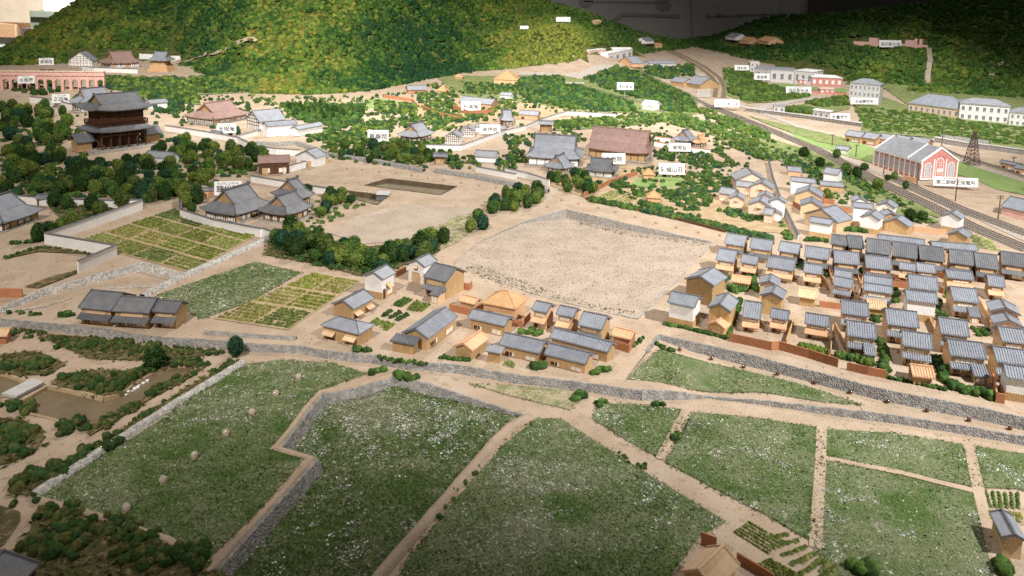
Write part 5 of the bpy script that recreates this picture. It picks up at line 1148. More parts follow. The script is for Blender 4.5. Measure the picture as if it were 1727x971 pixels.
temple('temple_hall', 'grey roofed hall peeping out behind the great gate', z3(330, 262), z3(800, 190), z3(215, 238), .6, rise=.75, wall='white', nx=5)
H_eave('house', 'little white house with light grey roof right of the great gate', z3(1215, 268), z3(1450, 240), z3(0, 205)[1], .3, roof='tile_light', wall='white', ribs=False, door=False, seed=201)
# ------------------------------------------------------------------ sub-temples behind the forest
temple('temple_hall', 'brown roofed temple hall with ochre gable behind its name card', A1(1398, 790), A1(1640, 740), A1(1235, 755), .38, rise=.75, roof='brown_roof', wall='shoji', nx=6)
def timber_gable(o, W, D, h, rise, face='l'):
    b = MB(); e = .012
    for i in range(1, 5):
        z = h*.2+(h+rise*.7)*i/5; f = min(1, max(0, (h+rise-z)/rise)) if z > h else 1
        b.box(-W-e, -W, -D*f, D*f, z-.012, z+.012)
    for i in range(-3, 4):
        y = D*i/3.5; z = h+rise*(1-abs(y)/D); b.box(-W-e*1.5, -W, y-.012, y+.012, 0, z-.05)
    b.build('timber_frame', 'timber', o)
def kuri(name, label, gL, gR, dep, h, pitch=.75, roof='tile', lv='T'):
    o = H_gable(name, label, gL, gR, dep, h, lv, pitch=pitch, roof=roof, wall='white', ribs=False, door=False, cat='temple kitchen', oh=.06)
    a = P(*gL, lv, h); b = P(*gR, lv, h); d = math.hypot(b.x-a.x, b.y-a.y); timber_gable(o, dep/2-.06, d/2-.06, h, d/2*pitch); return o
_p = P(*A2(70, 838)); o = house('temple_kitchen', 'white half timbered gable house between brown hall and white storehouse', lvpos(_p, 'T'), math.radians(48), 1.7, 1.5, .50, .70, wall='white', ribs=False, door=False, cat='temple kitchen', oh=.07); timber_gable(o, .85-.07, .75-.07, .50, .75*.70)
H_eave('storehouse', 'white storehouse beside the half timbered gable', A2(78, 834), A2(282, 814), A2(0, 792)[1], .56, wall='white', ribs=False, door=False, cat='storehouse', seed=203)
H_eave('storehouse', 'long white outbuilding right of the white storehouse', A2(282, 855), A2(450, 818), A2(0, 812)[1], .36, wall='white', ribs=False, door=False, cat='storehouse', seed=204)
fence('boundary_wall', 'long white wall with grey cap in front of the brown roofed temple', A1(1085, 855, 1400, 905, 1560, 935) + A2(0, 990, 140, 1010, 290, 1020), 'T', .22)
fence('boundary_wall', 'short white wall inside the brown roofed temple court', A1(1560, 915, 1709, 875), 'T', .18)
gatehouse('wall_gate', 'tiny gate set in the white wall before the brown roofed temple', A1(1370, 870), A1(1440, 880), .3, .26)
H_eave('gate_building', 'brown roofed timber gate building beside the white compound wall', B2(20, 140), B2(232, 132), B2(0, 80)[1], .5, roof='brown_roof', wall='wood_dark', ribs=False, win=2, seed=205, cat='gate', dep=.9)
H_gable('gate_building', 'grey roofed white gate building at the end of the rubble wall', B2(262, 90), B2(400, 108), .9, .42, roof='tile', wall='white', ribs=False, door=False, gdoor=True, seed=206, cat='gate')
H_eave('house', 'small annex with grey roof joined to the white gate building', B2(395, 108), B2(492, 100), B2(0, 72)[1], .28, roof='tile', wall='wood', ribs=False, door=False, seed=207, cat='annex')
fence('boundary_wall', 'white wall between the two gate buildings', B2(190, 205, 330, 165), 'T', .22)
fence('boundary_wall', 'white wall behind the three grey temple roofs', B2(-20, 260, 130, 285, 400, 330, 500, 345), 'T', .2)
# ------------------------------------------------------------------ temple in the middle left, three grey roofs
temple('temple_hall', 'large grey hip-and-gable hall in the walled temple left of the sandy yard', B1(1545, 482), B2(115, 402), B1(1302, 440), .36, rise=.72, roof='tile_dark', wall='shoji', nx=6)
temple('temple_hall', 'front grey pavilion of the temple, nearest the sandy yard', B2(208, 482), B2(388, 418), B2(20, 446), .38, rise=.55, roof='tile_dark', wall='wood', nx=4)
temple('temple_hall', 'rear grey pavilion of the temple, farthest from the white wall', B2(300, 372), B2(392, 340), B2(70, 350), .38, rise=.6, roof='tile_dark', wall='white', nx=4)
fence('boundary_wall', 'white wall running along the allotment side of the temple', B1(1185, 380, 1185, 490, 1400, 560, 1709, 620) + B2(60, 620, 115, 640), 'T', .22)
H_eave('house', 'little gate lodge beside the card behind the temple', B1(1325, 320), B1(1410, 315), B1(0, 300)[1], .28, wall='wood_orange', ribs=False, seed=208, cat='gate')
temple('temple_hall', 'grey hip-and-gable hall cut by the left frame edge', B1(20, 535), B1(295, 440), B1(-250, 470), .34, rise=.62, roof='tile', wall='shoji', nx=5)
fence('boundary_wall', 'white walled enclosure zigzag around the allotment', B1(930, 440, 300, 665, 760, 745, 515, 855), 'T', .26)
fence('boundary_wall', 'white wall half hidden by trees above the left temple', B1(120, 400, 320, 415, 560, 425, 760, 432, 930, 425), 'T', .22)
gatehouse('wall_gate', 'small wooden gate in the white wall at the left', B1(228, 372), B1(322, 372), .35, .26)
H_eave('shed', 'grey metal roofed hut among the forest trees', B1(935, 95), B1(1110, 112), B1(0, 60)[1], .22, roof='tile_light', wall='white', ribs=False, door=False, seed=209, cat='shed')
# ------------------------------------------------------------------ centre back temples
temple('temple_hall', 'grey roofed temple hall with ochre gable left of the purple roofed hall', B3(470, 118), B3(485, 60), B3(108, 78), .42, rise=.95, roof='tile', wall='white', nx=6, swap=True, gd=.62, gw=.7)
temple('temple_hall', 'very large hall with mauve brown roof behind its name card', B3(905, 84), B3(950, 41), B3(490, 41), .48, rise=1.0, roof='brown_roof', wall='wood', nx=8, swap=True, gd=.7, gw=.86)
temple('temple_hall', 'small grey temple pavilion in front of the grey roofed hall', B3(350, 178), B3(425, 150), B3(205, 160), .28, rise=.5, roof='tile', wall='white', nx=3, gd=.6)
temple('temple_hall', 'small dark grey temple pavilion below the mauve roofed hall', B3(690, 200), B3(715, 170), B3(485, 172), .3, rise=.5, roof='tile_dark', wall='white', nx=3, swap=True)
fence('boundary_wall', 'white wall before the grey roofed temple hall', B3(-30, 205, 120, 240, 255, 285), 'T', .2)
fence('boundary_wall', 'red brown board wall around the villa garden', B3(485, 360, 640, 280, 830, 215), 'T', .22, 'red_fence', None, .04)
fence('boundary_wall', 'low earthen wall of the villa garden along the road', B3(500, 375, 800, 440, 1100, 510, 1410, 590), 'T', .1, 'wood_dark', None, .05)
gatehouse('wall_gate', 'small timber gate below the mid temples', B2(1165, 95), B2(1262, 98), .4, .34)
H_eave('shed', 'light grey hipped roof hut left of the grey temple hall', B2(1435, 95), B2(1580, 105), B2(0, 55)[1], .25, roof='tile_light', wall='white', ribs=False, door=False, seed=210)
fence('boundary_wall', 'white wall below the hut left of the grey temple hall', B2(1450, 195, 1580, 220, 1709, 245), 'T', .2)
temple('temple_hall', 'temple hall with light grey roof and orange gable in the trees', A2(1070, 905), A2(1180, 868), A2(918, 890), .34, rise=.6, roof='tile_light', wall='wood_orange', nx=4)
kuri('temple_kitchen', 'white timber framed gable house, front one of the pair', A2(1240, 898), A2(1345, 905), .9, .4, pitch=.6, roof='tile_light')
kuri('temple_kitchen', 'white timber framed gable house, rear one of the pair', A2(1345, 858), A2(1440, 862), .9, .36, pitch=.6, roof='tile_light')
fence('boundary_wall', 'pale wall cornering below the timber framed gable houses', A2(1080, 980, 1350, 985, 1640, 880), 'T', .2)
H_eave('house', 'white lodge beside the card right of the timber framed houses', A2(1440, 830), A2(1640, 850), A2(0, 815)[1], .3, roof='tile_light', wall='white', ribs=False, seed=211, door=False)
temple('shrine', 'dark grey roofed shrine gable beside the white walled lane', A3(-60, 790), A3(35, 790), A3(-160, 770), .35, rise=.55, roof='tile', wall='wood', nx=3)
H_eave('house', 'orange walled hut with light grey roof by the white lane', A3(55, 750), A3(185, 760), A3(0, 725)[1], .28, roof='tile_light', wall='wood_orange', ribs=False, seed=212)
gatehouse('bell_tower', 'slender wooden bell tower behind the grey roofed hall', A3(185, 815), A3(285, 820), .55, .45, cat='bell tower')
temple('shrine', 'grey shrine hall behind the second name card in the centre', A3(1180, 930), A3(1230, 905), A3(1040, 922), .3, rise=.5, roof='tile', wall='white', nx=3)
temple('shrine', 'small vermilion shrine next to the grey shrine hall', A3(1255, 942), A3(1300, 925), A3(1195, 932), .26, rise=.38, roof='wood_orange', wall='red_fence', nx=2)
fence('boundary_wall', 'long white wall with brown cap at the shrine', T('y4', 970, 210, 1130, 235, 1330, 275, 1700, 320), 'T', .2, 'white', 'red_fence')
fence('boundary_wall', 'second pale wall behind the shrine hall', T('y4', 980, 140, 1180, 165), 'T', .2, 'white', 'red_fence')
fence('boundary_wall', 'white wall climbing beside the tea house lane', A3(-30, 880, 100, 850, 240, 790, 370, 752, 690, 770), 'T', .18)
H_eave('teahouse', 'tea house with light roof behind the card on the garden terrace', A2(1335, 665), A2(1550, 690), A2(0, 640)[1], .34, roof='tile_light', wall='wood_orange', ribs=False, seed=213, cat='tea house')
fence('board_fence', 'red earthen wall below the garden tea house', A2(1300, 715, 1400, 755, 1560, 745), 'T', .3, 'red_fence', None, .04, 'fence')
fence('board_fence', 'red earthen wall beside the pale green lawn', A2(845, 640, 1030, 665, 1060, 700), 'T', .22, 'red_fence', None, .04, 'fence')
fence('board_fence', 'red earthen wall slanting down through the garden', A2(1090, 705, 1200, 755, 1350, 785), 'T', .22, 'red_fence', None, .04, 'fence')
for i, (a, b, ry, rf, wl, h, hp, lab) in enumerate((((1000, 592), (1130, 590), 560, 'tile_light', 'red_fence', .24, False, 'low house with red walls at the foot of the forest'), ((1185, 598), (1250, 602), 560, 'thatch', 'wood', .18, True, 'little thatched hut near the house with red walls'), ((1305, 508), (1362, 510), 482, 'thatch', 'wood', .14, True, 'thatched pavilion high among the trees'), ((1560, 522), (1720, 530), 450, 'thatch', 'wood_orange', .3, True, 'large thatched tea house under the forest'),
        ((1600, 622), (1680, 630), 605, 'tile_light', 'white', .24, False, 'small white house right of the garden tea house'))):
    H_eave('hut', lab, A2(*a), A2(*b), A2(0, ry)[1], h, roof=rf, wall=wl, hip=hp, ribs=False, door=False, pitch=.6, seed=220+i, cat='hut')
H_eave('hut', 'thatched hut with a finial in the villa garden', B3(870, 215), B3(955, 218), B3(0, 170)[1], .2, roof='thatch', wall='wood', hip=True, ribs=False, door=False, pitch=.9, seed=230, cat='hut')
H_eave('hut', 'thatched summer house beside the villa garden path', B3(895, 365), B3(995, 370), B3(0, 315)[1], .18, roof='thatch', wall='wood_orange', hip=True, ribs=False, door=False, pitch=.8, seed=231, cat='hut')
# ------------------------------------------------------------------ far left: upper temple and aqueduct
kuri('temple_kitchen', 'white half timbered hall on the terrace at the foot of the forest', A1(445, 400), A1(605, 402), 1.6, .42, roof='tile_light')
temple('temple_hall', 'brown roofed hall beside the half timbered hall at the forest foot', A1(720, 420), A1(930, 405), A1(595, 408), .45, rise=.85, roof='brown_roof', wall='shoji', nx=6)
fence('boundary_wall', 'white wall below the brown roofed hall at the forest foot', A1(540, 460, 620, 470, 900, 480), 'T', .25)
fence('boundary_wall', 'white wall behind the little thatched tower', A1(915, 385, 1010, 390, 1180, 400), 'T', .35, 'white', None)
def tower():
    b = P(*A1(1060, 462)); o = root('drum_tower', 'small tower with flared ochre skirt and grey roof below the forest', 'tower', b); s = b.y/FPX/3.884
    w = 70*s; q = MB(); q.hexa([(-w, -w, -.02), (w, -w, -.02), (w, w, -.02), (-w, w, -.02)], [(-w*.72, -w*.72, 42*s), (w*.72, -w*.72, 42*s), (w*.72, w*.72, 42*s), (-w*.72, w*.72, 42*s)]); q.build('flared_base', 'thatch', o)
    MB().box(-w*.6, w*.6, -w*.6, w*.6, 42*s, 72*s).build('wall', 'wood', o); irimoya_roof(o, w*.95, w*.85, 72*s, 52*s, 'tile', 'wood', lift=.03)
tower()
def aqueduct():
    tops = [P(*A1(*q), 'T') for q in ((-120, 535), (0, 540), (330, 552), (700, 570))]
    a = P(-40, 152.0); b = P(*A1(690, 588)); u = dirn(a, b); L = math.hypot(b.x-a.x, b.y-a.y); o = root('aqueduct', 'long pink brick arched aqueduct at the far left', 'aqueduct', Vector((a.x, a.y, min(H(a.x, a.y), H(b.x, b.y)))), math.atan2(u.y, u.x))
    n = 15; s = a.y/FPX/3.884; h = 125*s; z0 = -.2; zs = h*.52; pw = L/n
    for i in range(n):
        x0 = i*pw; r = pw*.33; cx = x0+pw/2; q = MB()
        # a bay: wall front and back with an arched opening, as a solid of two piers and spandrel
        K = 8; arch = [(cx-r*math.cos(math.pi*t/K), zs-r*.2+r*math.sin(math.pi*t/K)) for t in range(K+1)]
        for y0, y1 in ((-.18, .18),):
            prof_l = [(x0, z0), (cx-r, z0), (cx-r, arch[0][1])]
            q.box(x0, cx-r, y0, y1, z0, h*.82); q.box(cx+r, x0+pw, y0, y1, z0, h*.82)
            for t in range(K):
                (xa, za), (xb, zb) = arch[t], arch[t+1]; q.hexa([(xa, y0, za), (xb, y0, zb), (xb, y1, zb), (xa, y1, za)], [(xa, y0, h*.82), (xb, y0, h*.82), (xb, y1, h*.82), (xa, y1, h*.82)])
        q.build('arch', 'pink_brick', o)
        MB().box(x0-.05, x0+.05, -.23, -.181, z0, h*.8).build('pilaster', 'pink_brick', o)
    MB().box(0, L, -.24, .24, h*.822, h*.88).build('cornice', 'pink_brick', o)
    MB().box(0, L, -.21, .21, h*.882, h*1.02).build('channel', 'pink_brick', o); MB().box(0, L, -.25, .25, h*1.022, h*1.06).build('coping', 'peach', o)
aqueduct()
fence('boundary_wall', 'white wall in front of the card left of the great gate', A1(200, 672, 330, 690, 480, 725), 'T', .3)
# ------------------------------------------------------------------ the far right: works, brick hall
def arched(par, x, y, z, w_, h_, m='glass', fm='white', face='f', red=True):
    """tall round-headed window in a wall plane (face f: y plane; l: x plane)"""
    K = 8; pts = [(-w_/2, 0), (w_/2, 0)]+[(w_/2*math.cos(math.pi*t/K), h_-w_/2+w_/2*math.sin(math.pi*t/K)) for t in range(K+1)]
    def tr(a, zz, d): return (x+a, y-d, z+zz) if face == 'f' else (x-d, y-a, z+zz)
    def poly(sc, d0, d1, m_, nm, par_):
        b = MB(); cz = h_*.5; q = [((a)*sc, cz+(zz-cz)*(1-(1-sc)*w_/h_)) for a, zz in pts]; n = len(q)
        b.add([tr(a, zz, d0) for a, zz in q]+[tr(a, zz, d1) for a, zz in q], [tuple(range(n, 2*n))]+[(i, (i+1) % n, n+(i+1) % n, n+i) for i in range(n)]); return b.build(nm, m_, par_)
    o = poly(1.0, .0, .012, fm, 'window', par); poly(.84, .012, .016, 'glass_pale' if m == 'glass' else m, 'pane', o)
    g = MB()
    for k in (-.12, .12): g.add([tr(w_*(k-.02), h_*.08, .018), tr(w_*(k+.02), h_*.08, .018), tr(w_*(k+.02), h_*.85, .018), tr(w_*(k-.02), h_*.85, .018)], [(0, 1, 2, 3)])
    for k in range(1, 6): g.add([tr(-w_*.34, h_*k*.15, .018), tr(w_*.34, h_*k*.15, .018), tr(w_*.34, h_*(k*.15+.012), .018), tr(-w_*.34, h_*(k*.15+.012), .018)], [(0, 1, 2, 3)])
    g.build('glazing_bars', fm, o); return o
def brick_hall():
    z1 = lambda *a: T('z1', *a); h = .84; ctr, u, v, L, d = corner3(z1(690, 516), z1(218, 366), z1(988, 482), h, 'T')
    # long side from C to E; gable faces the viewer to the right of C.  local x = along the ridge, -x = gable front
    x = u; o = root('brick_hall', 'red brick hall with white trim, arched windows and grey roof', 'brick hall', lvpos(ctr, 'T'), math.atan2(x.y, x.x)); W, D = L/2, d/2; pitch = .62; rise = D*pitch
    b = MB(); b.prism([(-D, 0), (D, 0), (D, h), (0, h+rise), (-D, h)], -W, W); b.build('wall', 'brick', o)
    side = 1 if (Vector((-x.y, x.x, 0))).dot(Vector((0, -1, 0))) > 0 else -1     # side facing the viewer
    n = 9
    for i in range(n+1):
        xx = -W+2*W*i/n; MB().box(xx-.035, xx+.035, min(side*D, side*(D+.03)), max(side*D, side*(D+.03)), 0, h-.05).build('pilaster', 'white', o)
    MB().box(-W-.02, W+.02, min(side*D, side*(D+.05)), max(side*D, side*(D+.05)), h-.05, h+.03).build('cornice', 'white', o)
    for i in range(n):
        xx = -W+2*W*(i+.5)/n
        if side < 0: arched(o, xx, -D, .12, 2*W/n*.52, h*.72, fm='plaster_grey')
        else:
            K = MB(); K.box(xx-W/n*.5, xx+W/n*.5, D, D+.014, .12, h*.78); wv = K.build('window', 'plaster_grey', o); MB().box(xx-W/n*.36, xx+W/n*.36, D+.0145, D+.02, .16, h*.74).build('pane', 'glass_pale', wv)
            g = MB()
            for k in range(1, 6): g.box(xx-W/n*.36, xx+W/n*.36, D+.021, D+.024, .16+h*.11*k, .172+h*.11*k)
            g.build('glazing_bars', 'plaster_grey', wv)
    # gable front
    for y in (-D+.03, D-.03, -D*.33, D*.33): MB().box(-W-.03, -W-.001, y-.035, y+.035, 0, h+rise*(1-abs(y)/D)*.35).build('pilaster', 'white', o)
    MB().box(-W-.028, -W-.0005, -D, D, 0, .07).build('plinth', 'white', o)
    arched(o, -W, -D*.64, .12, D*.36, h*.86, face='l'); arched(o, -W, D*.64, .12, D*.36, h*.86, face='l')
    aw = arched(o, -W, 0, .12, D*.44, h*1.12, face='l', m='brick'); MB().box(-W-.03, -W-.02, -D*.15, D*.15, h*.42, h*.62).build('plaque', 'white', o)
    b = MB(); K = 10
    for t in range(K):
        a0, a1 = math.pi*(.15+.7*t/K), math.pi*(.15+.7*(t+1)/K); r0, r1 = D*.30, D*.38; zc = h*.98
        b.hexa([(-W-.02, r0*math.cos(a0), zc+r0*math.sin(a0)), (-W-.02, r1*math.cos(a0), zc+r1*math.sin(a0)), (-W-.001, r1*math.cos(a0), zc+r1*math.sin(a0)), (-W-.001, r0*math.cos(a0), zc+r0*math.sin(a0))], [(-W-.02, r0*math.cos(a1), zc+r0*math.sin(a1)), (-W-.02, r1*math.cos(a1), zc+r1*math.sin(a1)), (-W-.001, r1*math.cos(a1), zc+r1*math.sin(a1)), (-W-.001, r0*math.cos(a1), zc+r0*math.sin(a1))])
    b.build('arch_band', 'brick', o)
    b = MB()
    for s in (-1, 1):
        q = [(-W+.02, s*(D+.03), h+.05), (W-.02, s*(D+.03), h+.05), (W-.02, 0, h+rise+.06), (-W+.02, 0, h+rise+.06)]
        if s > 0: q = [q[1], q[0], q[3], q[2]]
        b.slab(*q, .04)
    b.build('roof', 'tile_light', o)
    for xx in (-W, -W*.45, W):
        c = MB(); t = .035
        for s in (-1, 1): c.hexa([(xx-t, s*(D+.04), h+.0), (xx+t, s*(D+.04), h+.0), (xx+t, 0, h+rise), (xx-t, 0, h+rise)], [(xx-t, s*(D+.04), h+.085), (xx+t, s*(D+.04), h+.085), (xx+t, 0, h+rise+.095), (xx-t, 0, h+rise+.095)])
        c.build('parapet', 'white', o)
brick_hall()
H_gable('brick_annex', 'grey roofed white trimmed annex behind the brick hall', T('z1', 770, 398), T('z1', 962, 432), .5, .8, roof='tile', wall='brick', ribs=False, door=False, cat='hall', pitch=.6, seed=240)
fence('garden_wall', 'low orange wall at the foot of the brick hall', T('z1', 500, 685, 640, 720), 'T', .25, 'wood_orange', None, .05)
row([(530, 885, 640, 905, 850), (640, 900, 740, 918, 862), (742, 905, 835, 925, 870), (838, 915, 942, 935, 880), (945, 925, 1078, 948, 890)], 'A4', '%s house from the left in the orange terrace behind the brick hall', 'orange terrace behind the brick hall', .36, wall='wood_orange', roof='tile_light', win=1, ribs=False)
H_eave('shed', 'mauve walled shed with blue grey roof at the right edge by the railway', B4(1553, 420), B4(1760, 470), B4(0, 375)[1], .32, roof='tile', wall='pink_brick', ribs=False, door=False, seed=241, cat='shed')
row([(1545, 130, 1680, 160, 112), (1640, 165, 1760, 190, 140)], 'B4', '%s orange house with pale roof beside the rusty siding', 'orange houses by the siding', .3, wall='wood_orange', roof='tile_light', win=1, ribs=False, name='house')
H_eave('pump_house', 'little white shed on the railway bank left of the brick hall', B4(470, 45), B4(560, 58), B4(0, 25)[1], .2, roof='tile_light', wall='white', ribs=False, door=False, seed=242, cat='shed')
def block(name, label, bl, br, hpx, dep, roofm, wallm, cat, pitch=.4, storeys=2, nwin=6, hip=True, winm='glass', para=None):
    """larger western-style building from its front base line in px"""
    a = P(*bl); b = P(*br); u = dirn(a, b); n = Vector((-u.y, u.x, 0)); L = math.hypot(b.x-a.x, b.y-a.y); h = hpx*(a.y+b.y)/2/FPX*1.02; c = (a+b)/2+n*dep/2
    z = min(a.z, b.z); o = root(name, label, cat, Vector((c.x, c.y, z)), math.atan2(u.y, u.x)); W, D = L/2, dep/2
    MB().box(-W, W, -D, D, -.2, h).build('wall', wallm, o)
    for s in range(storeys):
        for i in range(nwin):
            x = -W+2*W*(i+.5)/nwin; window(o, x, -D, h*(s+.28)/storeys, 2*W/nwin*.42, h/storeys*.45, panes=2, m=winm, fm='white')
    MB().box(-W-.04, W+.04, -D-.04, D+.04, h, h+.05).build('cornice', 'white', o)
    if roofm:
        q = MB(); ov = .06; X, Y = W+ov, D+ov; k = min(Y, X*.8); x1 = max(.03, X-k) if hip else X; zr = h+.05+Y*pitch; z0 = h+.052
        q.add([(-X, -Y, z0), (X, -Y, z0), (X, Y, z0), (-X, Y, z0), (-x1, 0, zr), (x1, 0, zr)], [(3, 2, 1, 0), (0, 1, 5, 4), (1, 2, 5), (2, 3, 4, 5), (3, 0, 4)]); q.build('roof', roofm, o)
    return o
block('machine_house', 'long beige building with big dark grey roof on the green terrace', A4(950, 722), A4(1280, 775), 14, 1.8, 'tile', 'peach', 'building', .75, 1, 9, True)
block('office_block', 'white two-storey building with grey hipped roof on the green terrace', A4(1280, 780), A4(1605, 812), 28, 1.6, 'tile_light', 'white', 'building', .4, 2, 7)
o = block('timbered_block', 'half timbered white building cut by the right frame edge', A4(1607, 818), A4(1760, 835), 22, 1.4, 'tile_light', 'white', 'building', .4, 2, 4); 
block('office_block', 'pale three-storey office with pediment above its name card', A4(560, 668), A4(755, 690), 33, 1.4, 'tile_light', 'plaster_grey', 'building', .45, 3, 7)
block('filter_house', 'large flat grey works building on the terrace', T('y6', 440, 305), T('y6', 690, 322), 20, 2.6, 'tile_light', 'plaster_grey', 'building', .12, 1, 3, False)
block('filter_house', 'taller pale grey works building next to the red brick one', T('y6', 695, 322), T('y6', 890, 345), 22, 2.6, None, 'plaster_grey', 'building', .1, 1, 3)
block('filter_house', 'low grey works building with dark open side at the left', T('y6', 262, 285), T('y6', 440, 305), 20, 2.4, 'tile_light', 'concrete', 'building', .12, 1, 2, False)
block('brick_pump_house', 'red brick building with white roof on the works terrace', T('y6', 880, 345), T('y6', 1215, 362), 14, 1.1, 'white', 'brick', 'building', .3, 1, 5, True, 'shoji')
block('brick_lodge', 'small red brick lodge left of the red brick building', T('y6', 745, 330), T('y6', 835, 338), 8, .6, None, 'brick', 'building', .3, 1, 2, True, 'shoji')
block('brick_lodge', 'small red brick gatehouse beside the green strip', T('y6', 975, 435), T('y6', 1135, 442), 8, .5, 'pink_brick', 'brick', 'building', .3, 1, 3, True, 'shoji')
block('meter_house', 'little white meter building above the stone canal wall', T('y6', 900, 690), T('y6', 1075, 715), 13, .6, None, 'plaster_grey', 'building', .2, 1, 3)
block('meter_house', 'pale grey kiosk at the left end of the stone canal wall', T('y6', 475, 640), T('y6', 595, 648), 12, .5, 'tile_light', 'plaster_grey', 'building', .2, 1, 2)
block('tower_block', 'pale blue grey tower at the left of the works', T('y6', 220, 195), T('y6', 318, 198), 15, .7, None, 'plaster_grey', 'building', .2, 2, 2)
fence('garden_wall', 'low red brick wall edging the green works terrace', T('y6', 500, 360, 600, 405, 900, 428, 1270, 455), 'T', .2, 'brick', None, .08)
fence('canal_wall', 'grey stone canal wall with small white posts in the distance', T('y6', 180, 625, 480, 660, 900, 715, 1420, 790), 'T', .25, 'stone_fine', 'concrete', .15)
fence('canal_wall', 'pale grey canal wall behind the pylon', A4(1130, 930, 1330, 965, 1500, 985, 1760, 1020), 'T', .3, 'concrete', 'concrete', .15)
# fort-like pink waterworks on the right hill
def fort():
    a = P(*T('y7', 190, 240)); b = P(*T('y7', 1385, 300)); u = dirn(a, b); L = math.hypot(b.x-a.x, b.y-a.y); z = min(H(a.x, a.y), H(b.x, b.y)); o = root('pink_reservoir', 'long pink brick reservoir building with towers on the right hill', 'reservoir', Vector((a.x, a.y, z)), math.atan2(u.y, u.x)); s = a.y/FPX/9.594; X = lambda q: (q-190)/1195*L
    MB().box(X(190), X(600), -.15, .3, -.8, 55*s).build('parapet_wall', 'pink_brick', o); MB().box(X(960), X(1385), -.15, .3, -.8, 60*s).build('parapet_wall', 'pink_brick', o)
    MB().box(X(600)+.01, X(960)-.01, -.10, .3, -.8, 80*s).build('parapet_wall', 'pink_brick', o)
    MB().box(X(445), X(590), -.2, .6, -.5, 125*s).build('gatehouse_block', 'pink_brick', o); MB().box(X(1030), X(1170), -.2, .6, -.8, 120*s).build('gatehouse_block', 'pink_brick', o)
    for q in (1175, 1255): MB().box(X(q), X(q+45), -.25, .3, -.8, 150*s).build('turret', 'pink_brick', o)
fort()
ribbon('hill_path', T('A4', 1085, 320, 1095, 400, 1080, 480, 1075, 560), 'T', .45, 'sand_pale', .12); ribbon('hill_path', T('A4', 1700, 375, 1600, 410, 1510, 440, 1495, 500), 'T', .4, 'sand_pale', .12)
ribbon('hill_path', A1(1150, 420, 1280, 390, 1400, 365, 1500, 320, 1580, 288, 1680, 285), 'T', .28, 'sand', .24)
for i, (x, y, w_, hh, lab) in enumerate(((930, 90, 14, 7, 'farthest small ochre house in the valley'), (897, 283, 40, 11, 'pale house with white gable at the valley mouth'))): pass
for i, (a, b, ry, rf, wl, lab) in enumerate((((915, 415), (1090, 420), 395, 'tile_light', 'plaster_grey', 'long grey roofed building beside the far trees'), ((800, 425), (880, 430), 368, 'tile_light', 'wood_orange', 'small ochre house below the far white building'), ((890, 290), (945, 296), 268, 'tile_light', 'white', 'white cottage at the mouth of the valley'), ((950, 300), (1000, 310), 288, 'thatch', 'wood', 'ochre cottage next to the white cottage in the valley'),
        ((1408, 268), (1470, 272), 245, 'tile_light', 'white', 'white house on the dark right hill'), ((1500, 285), (1560, 290), 262, 'thatch', 'wood_orange', 'ochre hut next to the white house on the right hill'), ((1618, 292), (1692, 296), 265, 'thatch', 'wood_orange', 'ochre hut farther right on the hill'), ((1050, 530), (1140, 545), 508, 'tile_light', 'wood', 'ochre house with grey roof at the railway curve, left one'), ((1145, 540), (1245, 560), 500, 'tile_light', 'wood', 'ochre house with grey roof at the railway curve, right one'),
        ((560, 155), (600, 157), 145, 'wood_pale', 'wood_pale', 'tiny pale hut on the green far slope'), ((860, 688), (945, 700), 660, 'white', 'white', 'white boxy engine house on the incline track'))):
    H_eave('cottage' if i != 10 else 'engine_house', lab, A3(*a), A3(*b), A3(0, ry)[1], .34 if i != 10 else .3, roof=rf, wall=wl, ribs=False, door=False, seed=250+i, cat='cottage' if i != 10 else 'shed')
for i, (a, b, hpx, dep, lab) in enumerate((((640, 378), (800, 385), 17, 1.0, 'white flat building in the far valley'), ((520, 350), (625, 356), 9, .6, 'pinkish low building left of the far white building'))): block('far_block', lab, A3(*a), A3(*b), hpx, dep, None, 'white' if i == 0 else 'pink_brick', 'building', .2, 1, 4)
track('thin red incline track descending through the trees to the engine house', A3(440, 550, 600, 600, 750, 645, 850, 670, 1010, 740), 'T', .4, 1, 'wood_dark')
# ------------------------------------------------------------------ name cards
sign(66, 97, 92, 110, '南禅院', 'なんぜんいん', label='name card on the grass above the pink aqueduct', drop=10)
sign(31, 127, 60, 141, '水路閣', 'すいろかく', label='name card in front of the pink aqueduct', drop=14)
sign(88, 158, 119, 174, '正因庵', 'しょういんあん', label='name card on the white wall left of the great gate', drop=8)
sign(365, 207, 400, 225, '天授庵', 'てんじゅあん', label='name card before the brown roofed temple', drop=6)
sign(618, 218, 657, 240, '真乗院', 'しんじょういん', label='name card half hidden by trees left of the temple hall with orange gable', drop=8)
sign(776, 170, 812, 187, '和楽庵', 'わらくあん', label='name card in front of the garden tea house', drop=4)
sign(807, 209, 845, 226, '南陽院', 'なんよういん', label='name card right of the two timber framed gable houses', drop=4)
sign(1012, 257, 1056, 277, '金地院', 'こんちいん', label='name card in front of the mauve roofed hall', drop=4)
sign(1125, 240, 1166, 256, '東照宮', 'とうしょうぐう', label='name card in front of the grey shrine hall', drop=4)
sign(1108, 274, 1156, 295, '對龍山荘', 'たいりゅうさんそう', label='name card standing on the villa garden lawn', drop=6)
sign(360, 304, 410, 330, '聴松院', 'ちょうしょういん', label='name card behind the roofs of the walled temple', drop=6)
sign(1038, 138, 1069, 152, '傾斜鉄道', None, label='name card on a pin in the wood above the red incline track', drop=14)
sign(1202, 167, 1248, 181, 'ねじりまんぽ', None, label='name card beside the railway curve', drop=5)
sign(1571, 298, 1649, 315, '第二期蹴上発電所', 'だいにきけあげはつでんしょ', label='long name card in front of the brick hall', drop=5)
